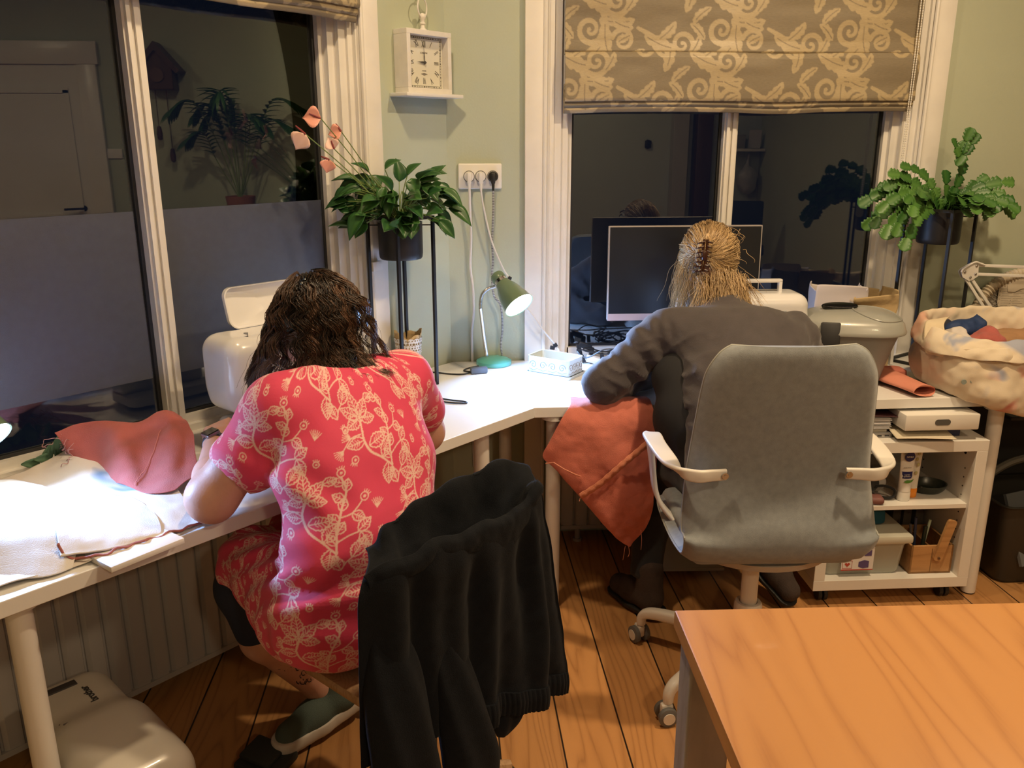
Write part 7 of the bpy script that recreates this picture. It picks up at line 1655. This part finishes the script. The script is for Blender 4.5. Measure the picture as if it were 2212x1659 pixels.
# collar, shoulder and sleeve seams
b = B(); C_ = v3(.862,-.510,1.036); rows=[]
for k in range(29):
    a = R(150+240*k/28); e = v3(math.cos(a)*.062, math.sin(a)*.050, .012*math.sin(a)*-1); rows.append([tuple(C_+e*.96+v3(0,.0,.016)), tuple(C_+e*1.03+v3(0,-.004,.026)), tuple(C_+e*1.14+v3(0,-.004,.004)), tuple(C_+e*1.22+v3(0,0,-.018))])
link(patch_mesh('collar', patch(rows,60,12)),'collar',mat('black_collar',(.03,.026,.028),.8),shirt,F2,smooth=180,solid=.003)
sdf_obj('undershirt', [('ell',(.775,-.665,.835),(.155,.10,.10),(0,0,0),.05),('ell',(.805,-.745,.73),(.195,.12,.15),(0,0,0),.05),('ell',(.860,-.790,.70),(.205,.13,.13),(0,0,0),.05),('ell',(.865,-.84,.60),(.19,.13,.08),(0,0,0),.05),('ell',(.865,-.71,.79),(.19,.11,.10),(R(-30),0,0),.05)], mat('black_undershirt',(.012,.012,.015),.85), pt2, F2, h=.008)
M_trs = mat('black_trousers', (.012,.014,.020), .85, sheen=.1)
sdf_obj('trousers', [('ell',(.870,-.925,.575),(.185,.145,.12),(0,0,0),.05),('cap',(.79,-.90,.555),(.710,-.500,.525),.100,.076,.05),('cap',(.955,-.90,.555),(1.02,-.500,.525),.100,.076,.05),('cap',(.710,-.49,.515),(.668,-.575,.33),.070,.066,.03),('cap',(.668,-.575,.33),(.640,-.640,.155),.066,.052,.02),('cap',(1.02,-.49,.515),(1.03,-.52,.33),.070,.062,.03),('cap',(1.03,-.52,.33),(1.04,-.565,.19),.062,.052,.02)], M_trs, pt2, F2, h=.008,
        disp=lambda P: .005*fbm(P,16,2), cut=lambda P: .138-P[:,2])
M_suede = mat('brown_suede', (.050,.034,.028), .95, var=.2, vscale=30, bump=.4, bscale=300); M_bs = mat('black_boot_sole', (.012,.012,.012), .6)
shoe((.668,-.690,.016),(.560,-.500,.012),0,F2,pt2,M_suede,M_bs,hgt=.150,wd=.044,boot=1)
shoe((1.035,-.520,.150),(1.130,-.675,.030),0,F2,pt2,M_suede,M_bs,hgt=.085,wd=.044,boot=1)
def make_hair2():
    r_ = np.random.default_rng(5); K = 22; Mh = np.array(M2h); H = np.array(H2); rad = np.array([.077,.098,.093])*1.0; c0 = H+Mh@np.array([0,-.012,.018])
    clip = Mh.T@(np.array([.795,-.520,1.205])-c0); clip /= np.linalg.norm(clip)
    N_ = 2600; z = r_.uniform(-.50,1,N_*3); a = r_.uniform(0,2*PI,N_*3); D = np.stack([np.sqrt(1-z*z)*np.cos(a),np.sqrt(1-z*z)*np.sin(a),z],-1); D = D[~((D[:,1]>.42)&(D[:,2]<.55))][:N_]; N_=len(D)
    u = np.linspace(0,1,K)[None,:,None]; tgt = clip[None,:]+r_.normal(size=(N_,3))*np.array([.05,.05,.12]); tgt/=np.linalg.norm(tgt,axis=-1,keepdims=True)
    Q = D[:,None,:]*(1-u)+tgt[:,None,:]*u
    # bend the paths so that they sweep round the head before meeting at the clip
    sag = np.cross(D, tgt)[:,None,:]*np.sin(PI*u)*.22*np.sign(D[:,0])[:,None,None]; Q = Q+sag
    Q /= np.linalg.norm(Q,axis=-1,keepdims=True)+1e-6
    ncl=130; seeds=D[r_.integers(0,N_,ncl)]; cl=np.argmax(D@seeds.T,1); bump=r_.uniform(0,.012,ncl)[cl]
    lift = 1.04+.0*u; P = c0+(Q*(rad*lift)+Q*((bump[:,None,None]+r_.uniform(0,.006,N_)[:,None,None])*np.sin(PI*np.clip(u*1.1,0,1))+.018*u**2))@Mh.T
    tone = np.clip(r_.uniform(.1,.9,ncl)[cl]+r_.normal(size=N_)*.16,0,1); V,Fq,tn = strands_mesh(P, .0010*np.ones(K), tone)
    parts_=[(V,Fq,tn)]
    # twisted roll standing above the clip
    M_=260; a0=r_.uniform(0,2*PI,M_); rr=.026*np.sqrt(r_.uniform(.2,1,M_)); uu=np.linspace(0,1,K)[None,:]; base=np.array([.800,-.518,1.165]); top_=np.array([.822,-.500,1.262])
    ctr=base+(top_-base)*uu[...,None]; th=a0[:,None]+uu*3.2; wid=np.sin(PI*np.clip(uu*.9+.08,0,1))**.6; ax1=np.array([1,0,0]); ax2=np.array([0,-.8,.25]); Pt=ctr+(rr[:,None]*np.cos(th)*wid)[...,None]*ax1+(rr[:,None]*.8*np.sin(th)*wid)[...,None]*ax2
    parts_.append(strands_mesh(Pt,.0010*np.ones(K),np.clip(r_.uniform(.2,.9,M_),0,1)))
    # loose hair at the nape and both sides
    def loose(n, box, g, L0, L1, seed, amp=.006):
        rr_=np.random.default_rng(seed); p=np.stack([rr_.uniform(*box[k],n) for k in range(3)],-1); p = push_out(p,c0,rad*1.05,Mh); path=[p]; L_=rr_.uniform(L0,L1,n); d=np.tile(np.array(g,float),(n,1))+rr_.normal(size=(n,3))*.22
        for k in range(K-1):
            d = d*.9+np.array([0,0,-.12])+rr_.normal(size=(n,3))*.03; d/=np.linalg.norm(d,axis=-1,keepdims=True); p=p+d*(L_/(K-1))[:,None]; p=push_out(p,c0,rad*1.07,Mh); p=push_out(p,np.array([.873,-.525,1.03]),np.array([.070,.088,.10])); p=push_out(p,np.array([.885,-.60,.965]),np.array([.20,.10,.10])); path.append(p)
        P=np.stack(path,1); ph=rr_.uniform(0,6.28,n); uu=np.linspace(0,1,K)[None,:]; P[...,0]+=amp*np.sin(ph[:,None]+uu*7)*uu; P[...,2]+=.0*uu
        parts_.append(strands_mesh(P,.00085*np.sqrt(np.clip(1.05-np.linspace(0,1,K),.1,1)),np.clip(rr_.uniform(.3,1,n),0,1)))
    loose(900,((.780,.95),(-.53,-.46),(1.085,1.135)),(.1,-.35,-.7),.05,.11,1)
    rq=np.random.default_rng(77); n=650; uu=np.linspace(0,1,K); x0_=rq.uniform(.790,.950,n); dx_=(x0_-.87)*rq.uniform(-.1,.35,n)+rq.normal(size=n)*.028; L3=rq.uniform(.35,.92,n)
    z0_=rq.uniform(-.085,.012,n)*(1-.0*x0_)-.25*np.abs(x0_-.87)
    ctl=np.array([[-.528,1.150],[-.560,1.105],[-.592,1.060],[-.628,1.030],[-.660,1.000]]); cv=cr_eval(ctl,uu*3.2); Pn=np.zeros((n,K,3)); bow=1-((x0_-.87)/.11)**2*.5
    for k in range(K):
        cvk=cr_eval(ctl,np.clip(uu[k]*3.3*L3,0,3.99)); Pn[:,k,0]=x0_+dx_*uu[k]*1.2+.004*np.sin(x0_*900+uu[k]*6); Pn[:,k,1]=-.50+(cvk[:,0]+.50)*bow+rq.normal(size=n)*.0-.006; Pn[:,k,2]=cvk[:,1]+.006*np.sin(x0_*500)+z0_
    Pn[...,1]+=(rq.normal(size=n)*.005)[:,None]; parts_.append(strands_mesh(Pn,.00095*np.sqrt(np.clip(1.05-uu,.1,1)),np.clip(rq.uniform(.1,.9,n),0,1)))
    loose(260,((.760,.785),(-.50,-.36),(1.06,1.19)),(-.28,-.05,-.9),.09,.16,2,.010)
    loose(120,((.925,.945),(-.48,-.40),(1.07,1.13)),(.35,-.15,-.8),.05,.10,3)
    loose(60,((.76,.95),(-.52,-.36),(1.10,1.27)),(-.1,-.4,.2),.03,.07,4,.014)
    z=np.linspace(-.45,1,26); aa=np.linspace(0,2*PI,50); ZZ,AA=np.meshgrid(z,aa,indexing='ij'); S=np.stack([np.sqrt(1-ZZ**2)*np.cos(AA),np.sqrt(1-ZZ**2)*np.sin(AA),ZZ],-1); bad=(S[...,1]>.45)&(S[...,2]<.52); S=c0+(S*rad*1.04)@Mh.T; fc=grid_faces(26,50); fc=fc[~bad.ravel()[fc].any(1)]
    parts_.append((S.reshape(-1,3),fc,np.full(S.size//3,.25)))
    Vs=[];Fs=[];Ts=[];n=0
    for v,f_,t_ in parts_: Vs.append(v);Fs.append(f_+n);Ts.append(t_);n+=len(v)
    me=npmesh('hair',np.concatenate(Vs),np.concatenate(Fs)); set_attr(me,'pattern',np.concatenate(Ts)); return link(me,'hair',hair_mat('blonde_hair',(.20,.11,.045),(.78,.56,.30),.40),pt2,F2,smooth=180)
hair2 = make_hair2()
b = B(); cb = v3(.792,-.552,1.150); ct = v3(.806,-.532,1.248); ax_=(ct-cb).normalized()
for s_ in (-1,1):
    b.tube([cb+v3(s_*.005,-.006,0),cb.lerp(ct,.5)+v3(s_*.007,-.010,0),ct+v3(s_*.005,-.004,0)],.0045,8)
    for k in range(7):
        q = cb.lerp(ct,.06+.88*k/6); b.tube([q+v3(s_*.006,-.010,0), q+v3(s_*.014,-.013,-.002), q+v3(s_*.022,-.006,-.005), q+v3(s_*.025,.006,-.009)],[.0036,.0032,.0026,.0014],6)
b.box((.018,.012,.030),cb.lerp(ct,.5)+v3(0,-.012,0),bev=.003)
part('hair_claw', b, mat('tortoiseshell_brown',(.045,.014,.008),.25), hair2, F2)
# foot pedal under the left desk
b = B(); b.box((.10,.13,.022),(-1.27,-.56,.013),(R(0),0,R(20)),bev=.006); b.box((.085,.09,.016),(-1.27,-.55,.034),(R(8),0,R(20)),bev=.006)
top('foot_pedal', b, mat('dark_pedal',(.018,.024,.024),.6), 'dark sewing foot pedal on the floor beside the grey shoe', 'pedal', F1)
# ============================================================ BACK OF THE ROOM (seen mirrored in the dark panes)
M_wal = wood('dark_walnut', ((.02,.008,.004),(.07,.03,.015),(.10,.045,.02)), scale=3, rough=.4, axis='Z', knots=False)
t = thing('cuckoo_clock', 'dark carved cuckoo clock with hanging weights on the far side wall', 'clock', (3.55,-1.97,1.95))
b = B(); b.prism([(-.11,0),(.11,0),(.11,.17),(0,.29),(-.11,.17)],-.07,.07,Matrix.Translation((3.52,-1.97,1.92))@Matrix.Rotation(R(90),4,'Z')); part('case', b, M_wal, t, bev=.006)
b = B(); b.prism([(-.17,.13),(0,.33),(.17,.13),(.14,.11),(0,.27),(-.14,.11)],-.09,.09,Matrix.Translation((3.52,-1.97,1.92))@Matrix.Rotation(R(90),4,'Z')); part('roof', b, M_wal, t)
b = B(); b.cyl(.05,.01,(3.445,-1.97,2.02),(0,R(90),0)); part('dial', b, mat('brown_dial',(.12,.06,.03),.5), t)
for y in (-1.93,-2.01):
    b = B(); b.tube([(3.50,y,1.92),(3.50,y,1.50 if y>-1.95 else 1.66)],.003,6); b.lathe([(.001,-.10),(.018,-.09),(.022,-.05),(.014,0),(.001,.005)],(3.50,y,1.50 if y>-1.95 else 1.66)); part('weight', b, M_wal, t)
t = thing('sideboard', 'dark wooden sideboard along the far side wall under the palm', 'sideboard', (3.35,-1.35,0))
b = B(); b.bx(3.12,3.58,-2.30,-.45,.12,1.0); part('body', b, M_wal, t, bev=.006)
for y in (-2.25,-.50):
    for x in (3.16,3.54):
        b = B(); b.cyl(.025,.12,(x,y,.06)); part('leg', b, M_wal, t)
for y0_,y1_ in ((-2.26,-1.68),(-1.66,-1.09),(-1.07,-.49)):
    b = B(); b.bx(3.105,3.12,y0_,y1_,.16,.96); d_ = part('door', b, M_wal, t, bev=.003); b = B(); b.sph(.014,(3.095,y0_+.05,.56)); part('knob', b, MATS['chrome'], d_)
t = thing('potted_palm', 'feathery palm in a pot on the dark sideboard', 'potted plant', (3.33,-1.42,1.0))
b = B(); b.lathe([(.001,.001),(.085,.001),(.11,.16),(.10,.16),(.09,.12),(.001,.12)],(3.33,-1.42,1.0)); part('pot', b, mat('terracotta',(.30,.12,.07),.7), t)
rng = random.Random(2); items=[]; st=B()
for k in range(11):
    a = rng.uniform(0,6.28); L_=rng.uniform(.45,.80); P=spline([(3.33,-1.42,1.13),(3.33+.10*math.cos(a)*L_,-1.42+.16*math.sin(a),1.13+L_*.6),(3.33-.05+.22*math.cos(a)*L_,-1.42+.42*math.sin(a)*L_,1.13+L_*.95),(3.30+.25*math.cos(a)*L_,-1.42+.70*math.sin(a)*L_,1.13+L_*.85)],8)
    P = [Vector((min(p.x,3.36),p.y,p.z)) for p in P]; st.tube(P,.004,5)
    for i in range(9,len(P)-1):
        tn=(P[i+1]-P[i-1]).normalized(); sd=tn.cross(v3(0,0,1)).normalized()
        for s_ in (-1,1): items.append((P[i], tn*.7+sd*s_*.8+v3(0,0,-.25), (0,0,1), .17*(1-.5*abs(i/len(P)-.65)*2), .10, rng.uniform(0,.4)))
place_leaves('fronds', items, [.02,.12,.14,.12,.08,.02], M_la, t, n=6, m=3, fold=.3, droop=.25); part('stems', st, M_stem, t)
b = B(); b.lathe([(.001,0),(.06,0),(.065,.02),(.02,.05),(.02,.22),(.001,.22)],(3.35,-2.08,1.0)); top('black_ornament', b, M_bkm, 'black vase on the sideboard near the door', 'vase')
t = thing('dark_foliage_plant', 'broad leaved dark plant on the sideboard by the window wall', 'potted plant', (3.36,-.75,1.0)); b = B(); b.lathe([(.001,.001),(.07,.001),(.09,.13),(.08,.13),(.001,.11)],(3.36,-.75,1.0)); part('pot', b, M_pot, t)
items=[((3.36,-.75,1.13),(rng.uniform(-1,-.1),rng.uniform(-1,1),rng.uniform(.1,1.2)),(0,0,1),rng.uniform(.2,.34),.13,rng.uniform(0,.3)) for k in range(26)]
place_leaves('foliage', items, [.05,.3,.5,.5,.3,.02], M_la, t, n=7, m=5, fold=.3, droop=.35)
b = B(); b.bx(3.585,3.6,-2.46,-2.33,1.43,1.50,bev=.003); top('light_switch', b, M_white, 'white double light switch right of the door frame', 'switch')
# back wall: post, wall shelf with a bag below, dark chair
b = B(); b.bx(2.55,2.72,-6.5,-6.35,0,CEIL); struct('trim_1', b, mat('dull_trim',(.45,.44,.42),.6), bev=.004)
b = B(); b.bx(2.80,2.98,-6.5,-6.30,0,2.3,bev=.01); top('dark_cabinet', b, M_wal, 'tall narrow dark cabinet against the back wall', 'cabinet')
b = B(); b.bx(3.12,3.59,-6.5,-6.30,1.44,1.47,bev=.002); top('wall_ledge', b, M_white, 'white shelf on the back wall in the corner', 'shelf')
b = B(); b.bx(3.16,3.36,-6.46,-6.32,1.471,1.62,bev=.004); top('storage_tin', b, mat('grey_box_back',(.35,.34,.30),.6), 'grey box on the white back wall shelf', 'box')
b = B(); b.box((.14,.01,.20),(3.48,-6.36,1.573),(R(-8),0,0)); top('card', b, M_paper, 'white card standing on the back wall shelf', 'card')
sdf_obj('plastic_bag', [('ell',(3.42,-6.36,1.12),(.12,.09,.15),(0,0,0),.04),('cap',(3.42,-6.38,1.25),(3.44,-6.40,1.42),.03,.012,.05)], mat('thin_white_plastic',(.45,.45,.45),.4), None, F2, h=.012, disp=lambda P: .012*fbm(P,12,2)); setp(COL.objects[-1],'white plastic bag hanging below the back wall shelf','bag')
b = B(); b.box((.03,.02,.10),(2.29,-6.49,1.52),bev=.003); b.box((.07,.03,.08),(2.29,-6.48,1.52),bev=.004); top('thermostat', b, M_bkm, 'small black thermostat on the pale back wall', 'thermostat')
t = thing('dark_chair', 'dark upholstered chair far behind, mirrored in the right pane', 'chair', (3.1,-5.4,0)); b = B(); b.box((.48,.06,.45),(3.1,-5.6,.72),(R(8),0,R(20)),bev=.02); part('backrest', b, mat('navy_upholstery',(.01,.02,.035),.8), t); b = B(); b.box((.48,.46,.07),(3.05,-5.38,.46),(0,0,R(20)),bev=.02); part('seat', b, MATS['navy_upholstery'], t)
for x,y in ((2.90,-5.25),(3.18,-5.15),(2.98,-5.6),(3.26,-5.5)):
    b = B(); b.cyl(.016,.43,(x,y,.215)); part('leg', b, M_bkm, t)

# repeats of one kind share a group
for nm, g in {'plug':'plugs in the triple wall socket','plant_stand':'black wire plant stands','desk':'white desks along the windows','radiator':'radiators under the windows','sewing_machine':'white sewing machines on the desks','desk_lamp':'gooseneck desk lamps','cable':'black cables on the desk by the sill','pen':'pens in the bamboo caddy','marker':'markers in the bamboo caddy','paper_stack':'papers stacked on the cabinet','person':'people sewing at the desks'}.items():
    for o in COL.objects:
        if o.parent is None and o.name.split('.')[0] == nm and 'label' in o and 'group' not in o: o['group'] = g
